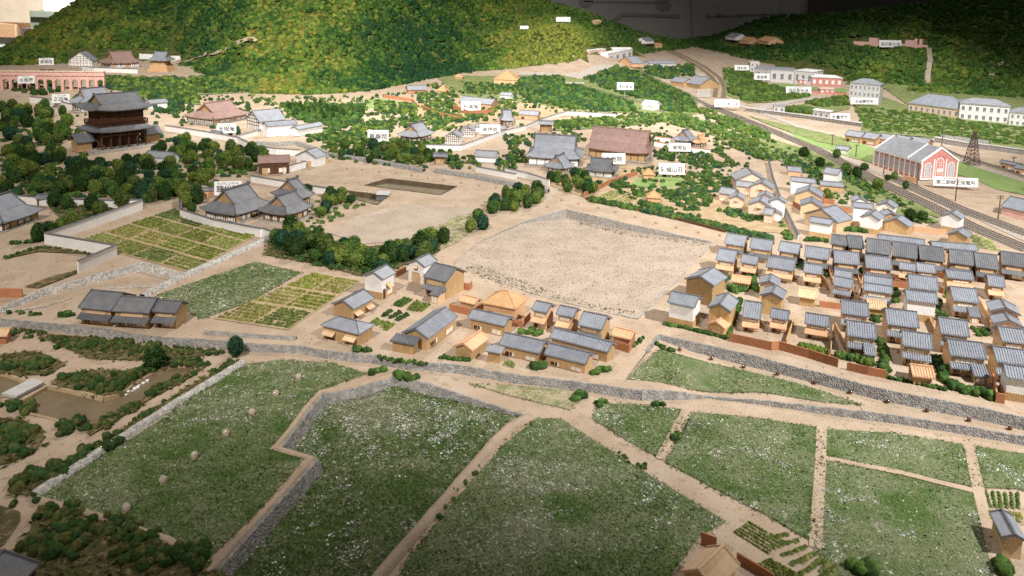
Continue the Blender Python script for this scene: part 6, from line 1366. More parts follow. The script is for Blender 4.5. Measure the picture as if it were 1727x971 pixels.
sign(1323, 145, 1369, 158, '低区配水池', 'ていくはいすいち', label='name card on the green works terrace', drop=3)
sign(1432, 164, 1481, 176, '水道事務所', None, label='name card across the foot of the office with pediment', drop=4)
sign(1270, 123, 1298, 135, '濾過場', None, label='name card in front of the low grey works building', drop=4)
sign(1237, 109, 1264, 119, '浄水池', None, label='small name card left of the pale blue tower', drop=4)
sign(1398, 190, 1434, 203, '計量器室', None, label='name card in front of the little white meter building', drop=2)
sign(1481, 67, 1520, 80, '高区配水池', None, label='name card in front of the pink reservoir on the hill', drop=4)
sign(1025, 79, 1066, 92, None, None, label='blank looking white board in the far valley', drop=3)
sign(936, 28, 963, 37, None, None, label='white board high on the far green slope', drop=5)
sign(876, 43, 892, 49, None, None, label='small white board on the slope left of the far board', drop=5)
# ------------------------------------------------------------------ single trees
def crown_mesh(seed, tall=1., col=None):
    r = np.random.RandomState(seed); V, F = ico(3); V = lumpy(V, seed+60, .12, 2.6); V *= [1, 1, tall]
    Vs, Fs, Cs = [V], [F], [col*r.uniform(.85, 1.15, (len(V), 1))]; n = len(V)
    m = 900; d = r.normal(size=(m, 3)); d /= np.linalg.norm(d, axis=1)[:, None]; p = d*[1, 1, tall]*r.uniform(.9, 1.18, (m, 1)); t = r.normal(size=(m, 3, 3))*.12
    W = (p[:, None, :]+t).reshape(-1, 3); Vs.append(W); Fs.append(np.arange(m*3).reshape(-1, 3)+n); Cs.append(np.repeat(col*r.uniform(.75, 1.5, (m, 1)), 3, 0))
    return np_mesh('crown', np.vstack(Vs), np.vstack(Fs), np.vstack(Cs), 'fol')
CROWNS = []
for i, c in enumerate(GREENS):
    for s in range(2): CROWNS.append((crown_mesh(i*5+s, 1.0+.25*s, c*.95), 1.0+.25*s))
TALLS = [(crown_mesh(90+i, 2.0, GREENS[i % 4]), 2.0) for i in range(4)]
def trunk_mesh():
    b = MB(); b.cyl((0, 0, -.1), (.02, 0, .9), .10, .06, 6); b.cyl((.02, 0, .55), (.35, .1, 1.0), .05, .03, 5); b.cyl((.01, 0, .6), (-.3, -.15, 1.0), .05, .03, 5)
    me = bpy.data.meshes.new('trunk'); me.from_pydata(b.v, [], b.f); me.materials.append(M['trunk']); return me
TRUNK = trunk_mesh()
def tree(p, s, label, group, lib=None, lift=.35, name='tree'):
    me, tall = R.choice(lib or CROWNS); o = root(name, label, 'tree' if name == 'tree' else 'shrub', p, R.uniform(0, 6.28), group)
    c = link('crown', me, o); k = s*R.uniform(.9, 1.1); c.scale = (k*R.uniform(.9, 1.1), k*R.uniform(.9, 1.1), k*R.uniform(.9, 1.15)); c.location = (0, 0, k*tall*.92+s*lift); c.rotation_euler = (R.uniform(-.1, .1), R.uniform(-.1, .1), 0)
    if name == 'tree': t = link('trunk', TRUNK, o); t.scale = (s, s, s*(.6+lift)*1.0)
    return o
def grove(poly, n, s0, s1, label, group, lv='T', mind=.22, lib=None, name='tree', lift=.3):
    for p in scat(poly, n, lv, mind): tree(p, R.uniform(s0, s1), label, group, lib, lift, name)
grove([(0, 262), (45, 245), (110, 272), (200, 278), (262, 260), (300, 240), (345, 245), (430, 255), (450, 275), (440, 285), (395, 290), (330, 318), (300, 335), (250, 342), (200, 338), (120, 332), (60, 330), (0, 332)], 150, .16, .24, 'round foam tree in the thick grove in front of the great gate', 'grove in front of the great gate', mind=.28)
grove([(0, 185), (60, 180), (115, 195), (118, 225), (100, 245), (50, 250), (0, 238)], 34, .20, .28, 'dark round tree in the grove left of the great gate', 'grove left of the great gate', mind=.36)
grove([(455, 408), (490, 392), (560, 418), (640, 438), (740, 400), (752, 412), (720, 440), (640, 463), (560, 450), (470, 428)], 48, .16, .23, 'dark round tree in the hedge row above the white storehouses', 'hedge row above the storehouses', mind=.3)
grove([(828, 345), (852, 325), (912, 322), (912, 345), (860, 358), (830, 365)], 20, .16, .22, 'round tree in the clump at the upper corner of the sandy lot', 'clump at the corner of the sandy lot', mind=.26)
grove([(538, 335), (575, 318), (597, 338), (560, 358), (540, 375)], 9, .15, .20, 'round tree between the grey temple and the sandy yard', 'trees beside the grey temple', mind=.26)
grove([(548, 252), (600, 245), (700, 250), (728, 270), (715, 284), (640, 278), (558, 264)], 32, .16, .22, 'tree in the row on top of the long rubble wall', 'trees above the rubble wall', mind=.3)
grove([(926, 306), (960, 296), (1008, 300), (1012, 320), (985, 332), (932, 322)], 20, .15, .20, 'tree in the dense block beside the red garden wall', 'trees beside the red garden wall', mind=.24)
for x, y, s, lab in ((*B1(255, 650), .19, 'egg shaped tree left end of the three by the wall corner'), (*B1(325, 620), .2, 'egg shaped tree middle of the three by the wall corner'), (*B1(400, 595), .2, 'egg shaped tree right end of the three by the wall corner'), (*B1(360, 420), .2, 'round tree beside the small wooden gate in the white wall'), (*B1(440, 440), .2, 'round tree second right of the small wooden gate'), (*B1(600, 445), .19, 'round tree hiding part of the white wall'), (*B1(655, 480), .2, 'light tree below the white wall'),
        (*B1(800, 430), .22, 'dark tree at the end of the white wall'), (*B1(965, 395), .15, 'lone small tree at the road corner'), (*B1(480, 560), .2, 'bushy tree on the mossy bank by the wall corner'), (*B1(1215, 420), .18, 'dark tree inside the temple wall, nearer the corner'), (*B1(1290, 400), .22, 'tall dark tree inside the temple wall'), (*B1(1255, 460), .16, 'low bush tree inside the temple wall'), (*B2(235, 600), .2, 'lone dark tree behind the temple wall end'),
        (*B2(1460, 510), .17, 'round tree on the grassy verge, upper one'), (*B2(1410, 590), .18, 'dark round tree on the grassy verge, lower left'), (*B2(1490, 570), .17, 'round tree on the grassy verge, right one'), (*B2(270, 310), .15, 'small tree behind the rear temple pavilion'), (*B2(345, 330), .16, 'small tree right of the rear temple pavilion'), (*B2(630, 400), .15, 'small round tree at the channel culvert'),
        (*B4(265, 95), .2, 'round tree on the railway bank nearest the far wood'), (*B4(370, 160), .2, 'round tree on the railway bank, second along'), (*B4(480, 105), .2, 'round tree beside the little white bank shed'), (*B4(540, 215), .2, 'round tree at the storehouse end of the railway bank'), (*B4(612, 235), .19, 'round tree on the bank below the brick hall'), (*B4(662, 185), .17, 'small round tree across the tracks from the storehouses'), (*B4(748, 305), .19, 'dark round tree on the bank before the hall'), (*B4(932, 305), .14, 'small round bush tree by the pale ballast'), (*B4(815, 250), .13, 'small bush tree near the hall steps'), (*B4(858, 245), .13, 'second small bush tree near the hall steps'),
        (*B4(960, 510), .2, 'dark tree cluster member beside the low ochre house, left'), (*B4(1040, 515), .19, 'dark tree cluster member beside the low ochre house, right'), (*B4(415, 365), .15, 'small tree by the orange fence lawn'), (*T("C1", 1015, 550), .19, 'columnar dark tree on the pond island'), (*T('C1', 1545, 470), .16, 'dark round tree at the head of the pale rubble wall')):
    tree(P(x, y, 'F' if y > 590 and x < 500 else 'T'), s, lab, None)
# bamboo-like grove
grove([(474, 188), (500, 178), (560, 182), (612, 192), (612, 200), (560, 206), (500, 200)], 46, .11, .14, 'slender upright tree in the bamboo like grove', 'bamboo like grove', mind=.18, lib=TALLS, lift=.2)
# hedges and shrubs
OLIVE = np.array([(.03, .06, .018), (.045, .075, .022), (.065, .085, .026), (.035, .07, .024), (.085, .09, .03)])
def hedge(label, pts, lv, s, n, pal=None, name='hedge', jit=.08):
    c = [P(a, b, lv) for a, b in pts]; q = []
    if name == 'shrub_bank': n = int(n*1.7); s *= .60; jit *= 1.3
    for i in range(n):
        t = (i+.5)/n*(len(c)-1); k = min(int(t), len(c)-2); p = c[k].lerp(c[k+1], t-k); p.x += R.uniform(-jit, jit); p.y += R.uniform(-jit, jit); q.append((p.x, p.y, G(p.x, p.y, lv)))
    pal = GREENS[:3] if pal is None else np.array(pal); cc = pal[NR.randint(len(pal), size=n)]*NR.uniform(.8, 1.25, (n, 1)); V, F, C = clumps(q, NR.uniform(s*.8, s*1.2, n), cc, CLH, .9)
    o = link(name, np_mesh(name, V, F, C, 'fol')); return tag(o, label, 'hedge' if name == 'hedge' else 'shrubs', kind='stuff' if name == 'shrub_bank' else None)
hedge('clipped hedge curving beside the front house with annex', C4(1180, 540, 1200, 640, 1260, 690, 1350, 710, 1440, 720, 1500, 750), 'T', .11, 34)
hedge('tall hedge between the two-storey houses of the front row', C4(770, 370, 790, 470, 800, 600), 'T', .10, 26, jit=.06)
hedge('dark hedge between the tall barn and the small tile roofed house', z6(960, 470, 900, 620, 830, 760, 810, 870), 'T', .09, 26, jit=.05)
hedge('low hedge in front of the white storehouse and little shed', z6(60, 745, 300, 790, 560, 850, 820, 915), 'T', .06, 44, jit=.03)
hedge('green gate hedge between the two brown fences', C4(490, 470, 560, 480, 640, 510, 700, 525), 'T', .10, 20, GREENS[1:4])
hedge('low hedge along the kerb below the striped shed', C4(830, 615, 960, 640, 1090, 670, 1190, 690), 'T', .05, 30, jit=.03)
hedge('hedge behind the annex house near the blue gables', C4(1130, 100, 1150, 180, 1190, 230), 'T', .09, 14)
hedge('hedge beside the rear blue gabled houses', z6(830, 330, 900, 370, 1000, 340), 'T', .11, 16)
hedge('shrubs beside the orange roofed shed', z6(1080, 160, 1100, 260, 1130, 350), 'T', .11, 14)
hedge('low hedge at the foot of the lower white storehouse by the lane', B4(270, 645, 420, 650), 'T', .10, 14)
hedge('hedge behind the white gabled storehouse near the terrace', B4(490, 575, 580, 580, 670, 590), 'T', .12, 18)
hedge('dark shrubs behind the small townhouses at the lot corner', C3(85, 320, 140, 310, 190, 330), 'T', .09, 9)
hedge('dark bush at the left end of the low front house', C3(150, 540, 235, 545), 'T', .10, 7)
hedge('dark bush right of the low front house', C3(550, 585, 635, 560), 'T', .09, 8)
hedge('low shrubs along the short lane right of the cluster', C3(805, 410, 870, 350), 'T', .05, 12, jit=.03)
hedge('row of low shrubs along the rubble wall in front of the cluster', C2(800, 475, 950, 505, 1120, 520), 'T', .05, 22, jit=.04)
hedge('dark low hedge by the orange barn', C2(1215, 480, 1310, 495, 1400, 500), 'T', .06, 12, jit=.03)
hedge('green bush beside the narrow lean-to shed', C2(640, 425, 760, 440), 'T', .07, 9)
hedge('dark bush where the sunken field meets the road', C2(920, 600, 1060, 625), 'F', .09, 10)
hedge('small bushes on the verge at the head of the zigzag bank', C2(770, 580, 850, 560), 'F', .07, 8)
hedge('dark bushes at the corner of the triangular verge', C3(390, 760, 480, 720, 470, 760), 'F', .08, 12)
hedge('dark bush at the corner of the small field by the fork', C3(560, 800, 605, 770), 'F', .07, 6)
hedge('lone dark bush on the edge of the road', C3(960, 790, 1000, 795), 'F', .06, 4)
hedge('dark bushes on the corner of the strip below the stone wall', C3(960, 400, 1060, 440), 'S', .07, 8)
hedge('dark bush left of the terrace of three', T('C1', 385, 205, 480, 200), 'T', .08, 8)
hedge('low shrubs at the left road side', T('C1', 30, 180, 260, 200), 'T', .05, 12)
hedge('dark bushes between the two right fields', T('D3', 1060, 90, 1110, 50), 'F', .07, 5, jit=.04)
hedge('dark bush in the corner of the bottom right field', T('D4', 610, 940, 720, 930), 'F', .12, 7)
hedge('low shrubs along the diagonal path', T('D3', 700, 175, 830, 245, 900, 280), 'F', .04, 10)
hedge('dark weeds along the sandy bund in the foreground', T('D2', 1180, 600, 1340, 400, 1500, 240), 'F', .05, 9)
hedge('dark shrubs in the lower right yard', T('D4', 1560, 900, 1600, 960), 'F', .12, 6)
for i, (q, s, n) in enumerate((((80, 310, 120, 310, 200, 330, 330, 350, 520, 380), .09, 26), ((430, 400, 560, 400, 720, 410, 900, 440, 1000, 440), .11, 44), ((1040, 440, 1170, 430, 1330, 440, 1420, 455), .09, 22), ((480, 400, 600, 385, 640, 380), .14, 12), ((740, 385, 830, 390), .13, 8), ((980, 400, 1030, 395), .13, 6))): hedge('shrub bank above the pond path, %s stretch' % ORD[i], T('C1', *q), 'F', s, n, OLIVE, 'shrub_bank', .14)
for i, (q, s, n, lab) in enumerate((((420, 610, 540, 610, 620, 640), .13, 14, 'shrubs at the left end of the pond island'), ((540, 670, 700, 665, 760, 690, 690, 700), .13, 18, 'dark shrubs along the near edge of the pond island'), ((760, 600, 860, 630, 900, 570, 990, 560), .14, 20, 'tall dark shrubs at the right end of the pond island'), ((1120, 520, 1240, 520, 1330, 520), .12, 16, 'shrubs at the narrow tip of the pond'), ((1230, 600, 1120, 640, 1040, 690, 1000, 730), .10, 18, 'shrubs on the near pond bank, upper stretch'),
        ((920, 790, 780, 850, 640, 940), .10, 16, 'shrubs on the near pond bank, lower stretch'), ((130, 530, 230, 520, 320, 530, 180, 560), .17, 18, 'dark shrubs on the left mound by the pond'), ((20, 530, 60, 560), .14, 8, 'shrubs at the far left of the left mound'), ((20, 810, 100, 800, 180, 840), .15, 12, 'dark shrubs beside the plank bridge'), ((20, 960, 120, 950, 220, 970), .15, 12, 'shrubs on the bed below the plank bridge'), ((400, 930, 480, 910, 530, 950), .13, 10, 'shrubs at the near end of the pond'), ((1400, 580, 1500, 540, 1540, 500), .10, 12, 'shrubs on top of the pale rubble wall, upper stretch'), ((880, 910, 1000, 840, 1080, 790), .10, 12, 'shrubs on top of the pale rubble wall, middle stretch'))):
    hedge(lab, T('C1', *q), 'F', s, n, OLIVE, 'shrub_bank', .12)
for i, (q, s, n, lab) in enumerate((((100, 400, 200, 335, 350, 300, 480, 245, 600, 170, 760, 70), .15, 40, 'thick dark shrubs along the pale rubble wall, lower stretch'), ((140, 60, 60, 130, 180, 150), .17, 14, 'dark shrubs on the left bed'), ((380, 40, 470, 20), .13, 7, 'small shrubs by the path fork'), ((160, 490, 190, 480), .10, 4, 'dark bush at the wall corner'), ((300, 560, 420, 560, 540, 590), .13, 12, 'shrubs under the thin bund, left stretch'), ((660, 630, 780, 670, 900, 720, 1060, 780), .13, 22, 'shrubs under the thin bund, middle stretch'), ((1180, 850, 1260, 880, 1340, 820), .16, 12, 'shrubs where the thin bund meets the zigzag bank'), ((200, 800, 330, 800, 480, 830), .17, 16, 'dark shrubs in the bottom left thicket'), ((320, 700, 480, 690, 620, 720), .16, 14, 'olive shrubs in the bottom left thicket'), ((800, 830, 960, 850, 1100, 900), .15, 14, 'brownish shrubs in the bottom left thicket'))):
    hedge(lab, T('D1', *q), 'F', s, n, OLIVE, 'shrub_bank', .15)
hedge('undergrowth hedge along the walled lot corner', B1(20, 765, 150, 725, 300, 685), 'T', .06, 22); hedge('low hedge along the white zigzag wall foot', B1(310, 690, 480, 715, 640, 745), 'T', .05, 18); hedge('shadowed low hedge beside the wall corner trees', B1(80, 665, 170, 660, 240, 655), 'T', .08, 12)
BR = np.array([(.08, .095, .03), (.11, .105, .04), (.06, .085, .025), (.15, .125, .055)])
def pal_moss(X, Y, n): return BR[NR.randint(4, size=n)]*NR.uniform(.6, 1.35, (n, 1))
for q, lab in ((T('C1', 250, 325, 600, 350, 900, 400, 1450, 450, 1250, 480, 900, 500, 600, 490, 380, 400), 'brown green ground cover above the pond path'), (T('C1', -60, 470, 230, 440, 430, 520, 330, 590, 120, 600, -60, 570), 'ground cover of the left mound'), (T('C1', 330, 655, 400, 590, 600, 565, 860, 570, 1000, 560, 900, 630, 780, 715, 640, 735, 480, 690), 'ground cover of the pond island'),
        (T('C1', 1120, 500, 1320, 490, 1345, 545, 1200, 640, 1010, 740, 800, 870, 600, 990, 560, 960, 760, 850, 880, 800, 1020, 690, 1290, 560, 1250, 520), 'ground cover of the near pond bank'), (T('D1', -60, -60, 150, -50, 290, 60, 240, 150, 60, 240, -60, 260), 'ground cover of the left bed'), (T('D1', 60, 440, 200, 300, 420, 225, 700, 85, 990, -105, 1230, -262, 1540, -425, 1420, -320, 1000, -60, 500, 250, 210, 450), 'ground cover along the pale rubble wall'),
        (T('D1', 80, 830, 190, 700, 250, 520, 400, 520, 700, 620, 1000, 730, 1300, 860, 1500, 1000, 1300, 1100, -60, 1100, -60, 870), 'brown thicket floor in the bottom left')):
    flakes('ground_cover', lab, [xy(P(a, b, 'F')) for a, b in q], LVF, 420, .065, pal_moss, .02, 'ground cover')
flakes('ground_cover', 'ground cover under the hedge row of dark trees', [xy(P(a, b)) for a, b in T('B2', 120, 590, 300, 600, 700, 690, 1000, 660, 1230, 640, 1200, 720, 900, 840, 700, 880, 400, 800, 60, 740)], lambda X, Y: np.array([base(a, b) for a, b in zip(X, Y)]), 300, .07, pal_moss, .02, 'ground cover')
# ------------------------------------------------------------------ far vegetation: too many to count
GB = GREENS[[0, 1, 2, 5, 6]]
woods('undergrowth', 'low undergrowth between the trees of the grove before the great gate', scat([(0, 262), (110, 272), (262, 262), (430, 256), (440, 285), (300, 338), (120, 334), (0, 332)], 520), .10, .17, GB, squash=.7, cat='undergrowth')
woods('undergrowth', 'low undergrowth in the grove left of the great gate', scat([(0, 182), (118, 195), (100, 248), (0, 240)], 90), .10, .18, GB, squash=.7, cat='undergrowth')
woods('undergrowth', 'low dark undergrowth in the hedge row above the storehouses', scat([(455, 408), (560, 415), (640, 435), (745, 400), (720, 442), (640, 466), (560, 454), (465, 430)], 170), .08, .13, GREENS[[0, 1, 7]], squash=.7, cat='undergrowth')
woods('undergrowth', 'low bushes along the rubble wall below the mid temples', scat([(545, 250), (700, 248), (728, 272), (715, 288), (555, 268)], 90), .09, .15, GB, squash=.7, cat='undergrowth')
woods('garden_shrubs', 'mixed shrubs filling the villa garden', scat(B3(1130, 220, 1300, 180, 1470, 260, 1450, 300, 1340, 330, 1330, 400, 1200, 470, 1040, 400, 1010, 340, 1130, 300), 312) + scat(B3(650, 280, 760, 240, 780, 290, 680, 310), 48) + scat(B3(880, 390, 1060, 450, 1060, 470, 880, 430), 96) + scat(B3(1350, 540, 1500, 570, 1709, 620, 1720, 650, 1500, 600, 1340, 570), 144) + scat(B3(1090, 470, 1350, 540, 1330, 560, 1080, 500), 132) + scat(B3(500, 360, 800, 420, 1100, 490, 1080, 505, 780, 440, 500, 385), 144) + scat(B3(1420, 430, 1560, 480, 1700, 500, 1560, 520, 1400, 470), 60) + scat(B3(1100, 90, 1300, 110, 1460, 160, 1280, 180, 1120, 130), 96), .06, .14, GB, cat='shrubs')
woods('garden_shrubs', 'scattered trees and shrubs of the upper temple gardens', scat(A2(780, 660, 1080, 690, 1070, 750, 800, 745), 144) + scat(A2(1050, 610, 1300, 600, 1330, 640, 1080, 690), 144) + scat(A2(1100, 690, 1300, 660, 1350, 760, 1380, 800, 1170, 840, 1110, 760), 216) + scat(A2(1350, 540, 1709, 560, 1709, 650, 1560, 620, 1380, 620), 264) + scat(A2(1480, 680, 1709, 640, 1709, 720, 1560, 760, 1380, 800, 1380, 740), 144) + scat(A2(540, 800, 720, 790, 930, 800, 900, 870, 600, 850), 144) + scat(A2(340, 890, 560, 870, 720, 860, 900, 900, 1220, 940, 1080, 960, 700, 960, 340, 930), 264), .08, .18, GREENS, cat='shrubs')
woods('garden_shrubs', 'low woods below the bamboo like grove', scat(A2(160, 690, 720, 690, 690, 780, 560, 840, 280, 790, 200, 720), 456), .13, .22, GREENS[[0, 1, 2]], cat='shrubs')
woods('wood', 'trees between the great gate and the forest', scat(A1(620, 560, 700, 510, 1000, 520, 1709, 500, 1709, 600, 1280, 620, 1300, 680, 1000, 650, 900, 620), 900), .17, .28, GREENS) 
woods('wood', 'dark shrubs under the pink aqueduct', scat(A1(60, 560, 300, 540, 440, 580, 300, 640, 80, 600), 45) + scat(A1(1000, 690, 1250, 680, 1150, 800, 1020, 760), 18), .16, .28, GREENS[[0, 5, 7, 1]])
woods('wood', 'wooded slope above the red incline track', scat(A3(480, 520, 700, 440, 860, 480, 1000, 560, 1180, 640, 1230, 740, 1000, 730, 850, 650, 640, 590), 672) + scat(A3(0, 520, 350, 500, 360, 560, 440, 560, 800, 680, 820, 740, 420, 720, 100, 660), 672) + scat(A3(890, 440, 1210, 430, 1200, 500, 1020, 520, 880, 480), 176), .15, .28, GB)
woods('wood', 'shrub belts along the far lane and sandy clearing', scat(A3(280, 800, 700, 770, 1100, 740, 1280, 800, 1400, 850, 1700, 960, 1600, 970, 1350, 890, 1000, 800, 700, 830, 300, 850), 480) + scat(A3(1250, 700, 1400, 760, 1700, 880, 1690, 930, 1450, 850, 1240, 740), 240), .10, .2, GREENS[[1, 2, 3, 6]])
woods('wood', 'bushy slope between the railway curve and the works', scat(T('y6', -50, 170, 200, 190, 330, 310, 560, 390, 820, 430, 860, 470, 500, 520, 200, 530, 0, 440), 672) + scat(T('y6', 620, 590, 880, 610, 900, 660, 620, 640), 64) + scat(T('y6', 830, 540, 1250, 470, 1290, 560, 1000, 590), 144), .16, .27, GREENS[[2, 3, 1, 6]])
woods('wood', 'wide green slope below the works buildings on the right', scat(A4(590, 700, 960, 730, 1280, 790, 1600, 830, 1760, 840, 1760, 960, 1500, 940, 1080, 890, 650, 860, 640, 800), 900), .10, .2, GREENS[[2, 3, 6, 1]], squash=.6)
woods('wood', 'rough bushes on the railway embankment', scat(B4(230, 30, 560, 200, 760, 310, 900, 370, 880, 400, 700, 330, 500, 240, 200, 80), 120), .07, .13, GREENS[[2, 6]], squash=.6)
woods('undergrowth', 'shrubs in the yards of the townhouse block', scat(B4(200, 750, 265, 790, 260, 850, 190, 840), 14) + scat(B4(385, 800, 430, 820, 430, 880, 385, 880), 8) + scat(C4(1350, 280, 1440, 280, 1520, 340, 1420, 350), 12) + scat(C4(700, 200, 800, 190, 810, 245, 710, 245), 9) + scat(z6(650, 190, 850, 200, 840, 240, 700, 230), 10) + scat(C4(1180, 40, 1240, 40, 1230, 90, 1190, 90), 8) + scat(B4(620, 830, 660, 830, 650, 870), 5) + scat(C4(1090, 480, 1180, 470, 1190, 560, 1150, 560), 12) + scat(C4(850, 30, 890, 30, 880, 120, 855, 120), 9), .06, .12, GB, cat='shrubs')
woods('undergrowth', 'grassy shrubs beside the railway storehouses', scat(B4(400, 340, 570, 340, 580, 420, 460, 400), 30) + scat(B4(870, 440, 1000, 460, 1150, 530, 1000, 530), 30) + scat(B4(0, 40, 200, 130, 350, 190, 340, 230, 160, 150, 0, 90), 60) + scat(B4(110, 500, 200, 640, 150, 640, 100, 560), 18), .06, .12, GREENS[[2, 3, 1]], cat='shrubs')
woods('undergrowth', 'mossy bushes around the wall corner on the left', scat(B1(330, 430, 600, 425, 740, 440, 620, 500, 480, 560), 60), .07, .12, GB, squash=.6, cat='shrubs')
woods('undergrowth', 'green scrub between the grey temple and the sandy yard', scat(B2(400, 380, 560, 330, 720, 410, 560, 500, 420, 560, 300, 600, 280, 560), 70), .06, .12, GREENS[[1, 2, 3]], squash=.6, cat='shrubs')
woods('garden_shrubs', 'shrubs and little trees between the mauve roofed hall and the railway', scat(B3(1000, 30, 1150, 60, 1300, 60, 1330, 110, 1150, 100, 1000, 60), 60) + scat(B3(1480, -10, 1709, 60, 1709, 130, 1560, 90, 1450, 30), 105) + scat(B3(920, 40, 1000, 60, 1090, 130, 960, 110), 39) + scat(B4(60, 20, 330, 160, 400, 250, 330, 240, 200, 160, 60, 80), 90) + scat(B4(540, 200, 640, 240, 760, 330, 700, 340, 560, 270), 60) + scat(B3(0, 40, 90, 60, 130, 140, 0, 130), 54) + scat(A3(-60, 880, 100, 900, 160, 960, 0, 970), 54) + scat(A3(330, 860, 480, 880, 500, 930, 380, 930), 39) + scat(A3(900, 880, 1010, 870, 1020, 920, 930, 940), 27) + scat(A3(1290, 930, 1400, 880, 1500, 930, 1600, 1000, 1400, 980), 60) + scat(B3(1330, 40, 1360, 30, 1480, 150, 1450, 160), 39), .07, .15, GREENS, cat='shrubs')
woods('garden_shrubs', 'trees dotted round the mid temples on the left', scat(A1(1100, 740, 1250, 700, 1280, 820, 1180, 830), 30) + scat(A2(-40, 620, 150, 640, 160, 700, -40, 680), 39) + scat(A2(440, 840, 560, 850, 560, 940, 460, 920), 39) + scat(A2(900, 770, 1100, 760, 1240, 830, 1200, 880, 960, 830), 69) + scat(A2(1180, 900, 1240, 900, 1240, 960, 1180, 960), 18) + scat(B2(440, 10, 620, 20, 900, 40, 1140, 110, 1100, 150, 700, 120, 460, 90), 105) + scat(B2(1240, 100, 1440, 90, 1480, 170, 1260, 180), 60) + scat(B2(1560, 110, 1709, 60, 1709, 200, 1600, 180), 60), .07, .15, GREENS, cat='shrubs')
# trees and hedges filling the gardens between the halls, kept off the buildings
bpy.context.view_layer.update(); BLD = []
for o in bpy.data.objects:
    if o.type == 'MESH' and o.name.split('.')[0] in ('wall', 'panel', 'card', 'roof', 'annex', 'ballast') and o.parent is not None:
        bb = [o.matrix_world @ Vector(c) for c in o.bound_box]; xs = [b.x for b in bb]; ys = [b.y for b in bb]
        if max(xs)-min(xs) < 5 and max(ys)-min(ys) < 5: BLD.append((min(xs)-.12, max(xs)+.12, min(ys)-.2, max(ys)+.12))
def fill(poly, n, seed, thr):
    xs = [p[0] for p in poly]; ys = [p[1] for p in poly]; out = []; t = 0
    while len(out) < n and t < n*14:
        t += 1; x = R.uniform(min(xs), max(xs)); y = R.uniform(min(ys), max(ys))
        if not inpoly(x, y, poly): continue
        p = P(x, y)
        if vn(np.array([p.x]), np.array([p.y]), .55, seed)[0]+R.gauss(0, .2) < thr or any(a < p.x < b and c < p.y < d for a, b, c, d in BLD): continue
        out.append((p.x, p.y, p.z))
    return out
woods('garden_trees', 'dense dark trees and hedges between the temple halls of the middle distance', fill([(440, 225), (470, 165), (640, 162), (760, 137), (870, 138), (1010, 182), (1010, 212), (900, 240), (760, 282), (640, 262), (540, 235)], 850, 4, -.02), .06, .16, GREENS[[0, 1, 2, 5, 7, 3]], squash=1., cat='trees')
woods('garden_trees', 'dark shrubs and trees from the shrine to the railway and the villa', fill([(1010, 182), (1130, 168), (1290, 228), (1420, 290), (1560, 352), (1480, 345), (1345, 300), (1330, 335), (1200, 300), (1110, 262), (1040, 215)], 400, 14, .12), .05, .13, GREENS[[0, 1, 2, 5, 7]], squash=.95, cat='trees')
woods('garden_trees', 'shrubs in the villa garden beside its pond and paths', fill([(1000, 300), (1100, 282), (1230, 300), (1215, 345), (1330, 380), (1240, 388), (1100, 358)], 260, 24, .05), .05, .13, GREENS[[0, 1, 2, 7]], squash=.9, cat='shrubs')
woods('garden_trees', 'scattered bushes around the great gate and the temples behind it', fill([(130, 265), (100, 180), (170, 140), (420, 160), (440, 225), (330, 235), (260, 250)], 240, 34, .15), .07, .17, GREENS[[0, 1, 5, 7]], squash=.95, cat='shrubs')
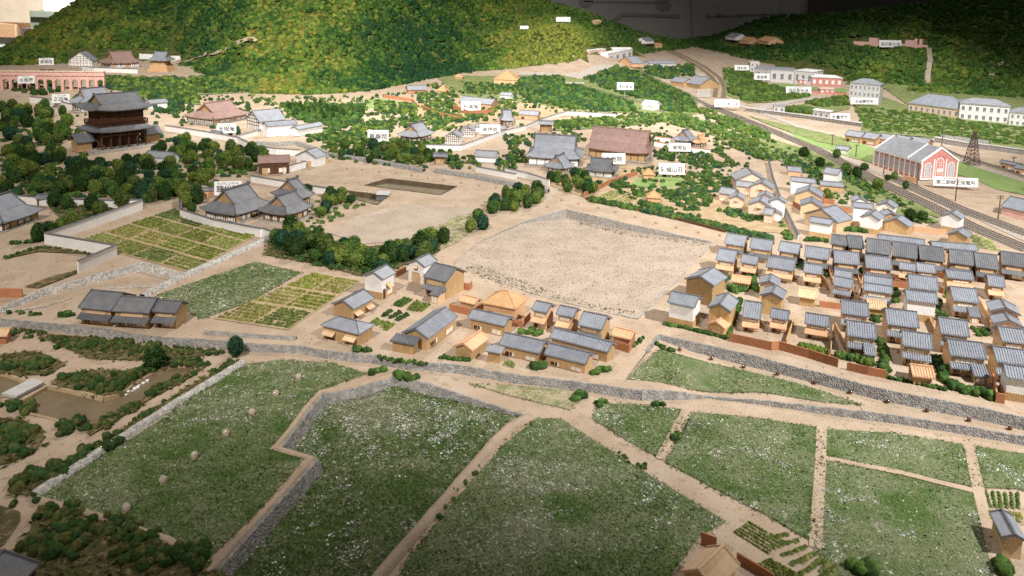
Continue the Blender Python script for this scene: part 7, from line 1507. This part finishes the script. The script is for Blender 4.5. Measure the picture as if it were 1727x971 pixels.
# the forest on the hills
def forest(label, u0, u1, n, s0, s1, t0=.0, t1=1.05, pal=None, keep=None):
    q = []
    while len(q) < n:
        u = R.uniform(u0, u1); L = interp(u, HL); yb = interp(u, HY); y = yb+L*R.uniform(t0, t1); x = (u-CX)/1400*y
        if R.random() > L/32: continue
        z = H(x, y)
        if keep:
            pp = proj((x, y, z))
            if not keep(*pp): continue
        q.append((x, y, z))
    A = np.array(q); pal = GREENS if pal is None else pal; k = 1.1*vn(A[:, 0], A[:, 1], .16, 3)+.5*vn(A[:, 0], A[:, 1], .6, 9)+.5*NR.normal(size=n)+1.6*np.exp(-((A[:, 0]-4.6)**2/24+(A[:, 1]-79)**2/30))-.5*(A[:, 0] > 4)*(A[:, 1] > 90)-.3  # palette shift paints the knoll as lit paler, the valley behind darker
    idx = np.clip(((k+1.6)/3.2*len(pal)).astype(int), 0, len(pal)-1); c = pal[idx]*NR.uniform(.75, 1.3, (n, 1))
    V, F, C = clumps(q, NR.uniform(s0, s1, n), c, CL, .9, .35); o = link('forest', np_mesh('forest', V, F, C, 'fol')); tag(o, label, 'forest', kind='stuff')
CLR = [A1(430, 320, 960, 320, 1200, 360, 1190, 480, 440, 470), A1(1150, 430, 1400, 355, 1690, 275, 1690, 300, 1500, 340, 1150, 450), T('y7', 150, 140, 1420, 150, 1420, 310, 150, 270), A4(1060, 310, 1120, 310, 1115, 560, 1060, 560), A3(500, 300, 810, 300, 810, 400, 500, 400), A3(1400, 235, 1700, 240, 1700, 310, 1400, 310), A3(880, 265, 1010, 265, 1010, 320, 880, 320), (lambda a: a)(A4(-80, 400, 300, 400, 560, 500, 560, 640, -80, 640)), A4(540, 520, 960, 560, 960, 700, 540, 720)]
def clear(x, y): return not any(inpoly(x, y, c) for c in CLR)
PALH = np.array([(.016, .048, .02), (.022, .058, .015), (.035, .078, .018), (.052, .10, .02), (.075, .125, .025), (.11, .15, .028), (.145, .165, .032), (.17, .15, .033)])
forest('dense mottled green forest covering the big left hill', -40, 860, 13000, .17, .29, keep=clear, pal=PALH)
forest('paler forest on the low hills of the far valley', 850, 1180, 3000, .15, .24, keep=clear, pal=PALH[2:7])
forest('green forest on the right hill below the dark board', 1170, 1800, 6000, .16, .28, keep=clear, pal=PALH[[1, 2, 3, 4, 5, 6]])

# lettering as real mesh
dg = bpy.context.evaluated_depsgraph_get()
for o in [o for o in bpy.data.objects if o.type == 'FONT']:
    me = bpy.data.meshes.new_from_object(o.evaluated_get(dg)); n = link('lettering', me, o.parent, 'ink'); n.location = o.location; n.rotation_euler = o.rotation_euler; bpy.data.objects.remove(o)
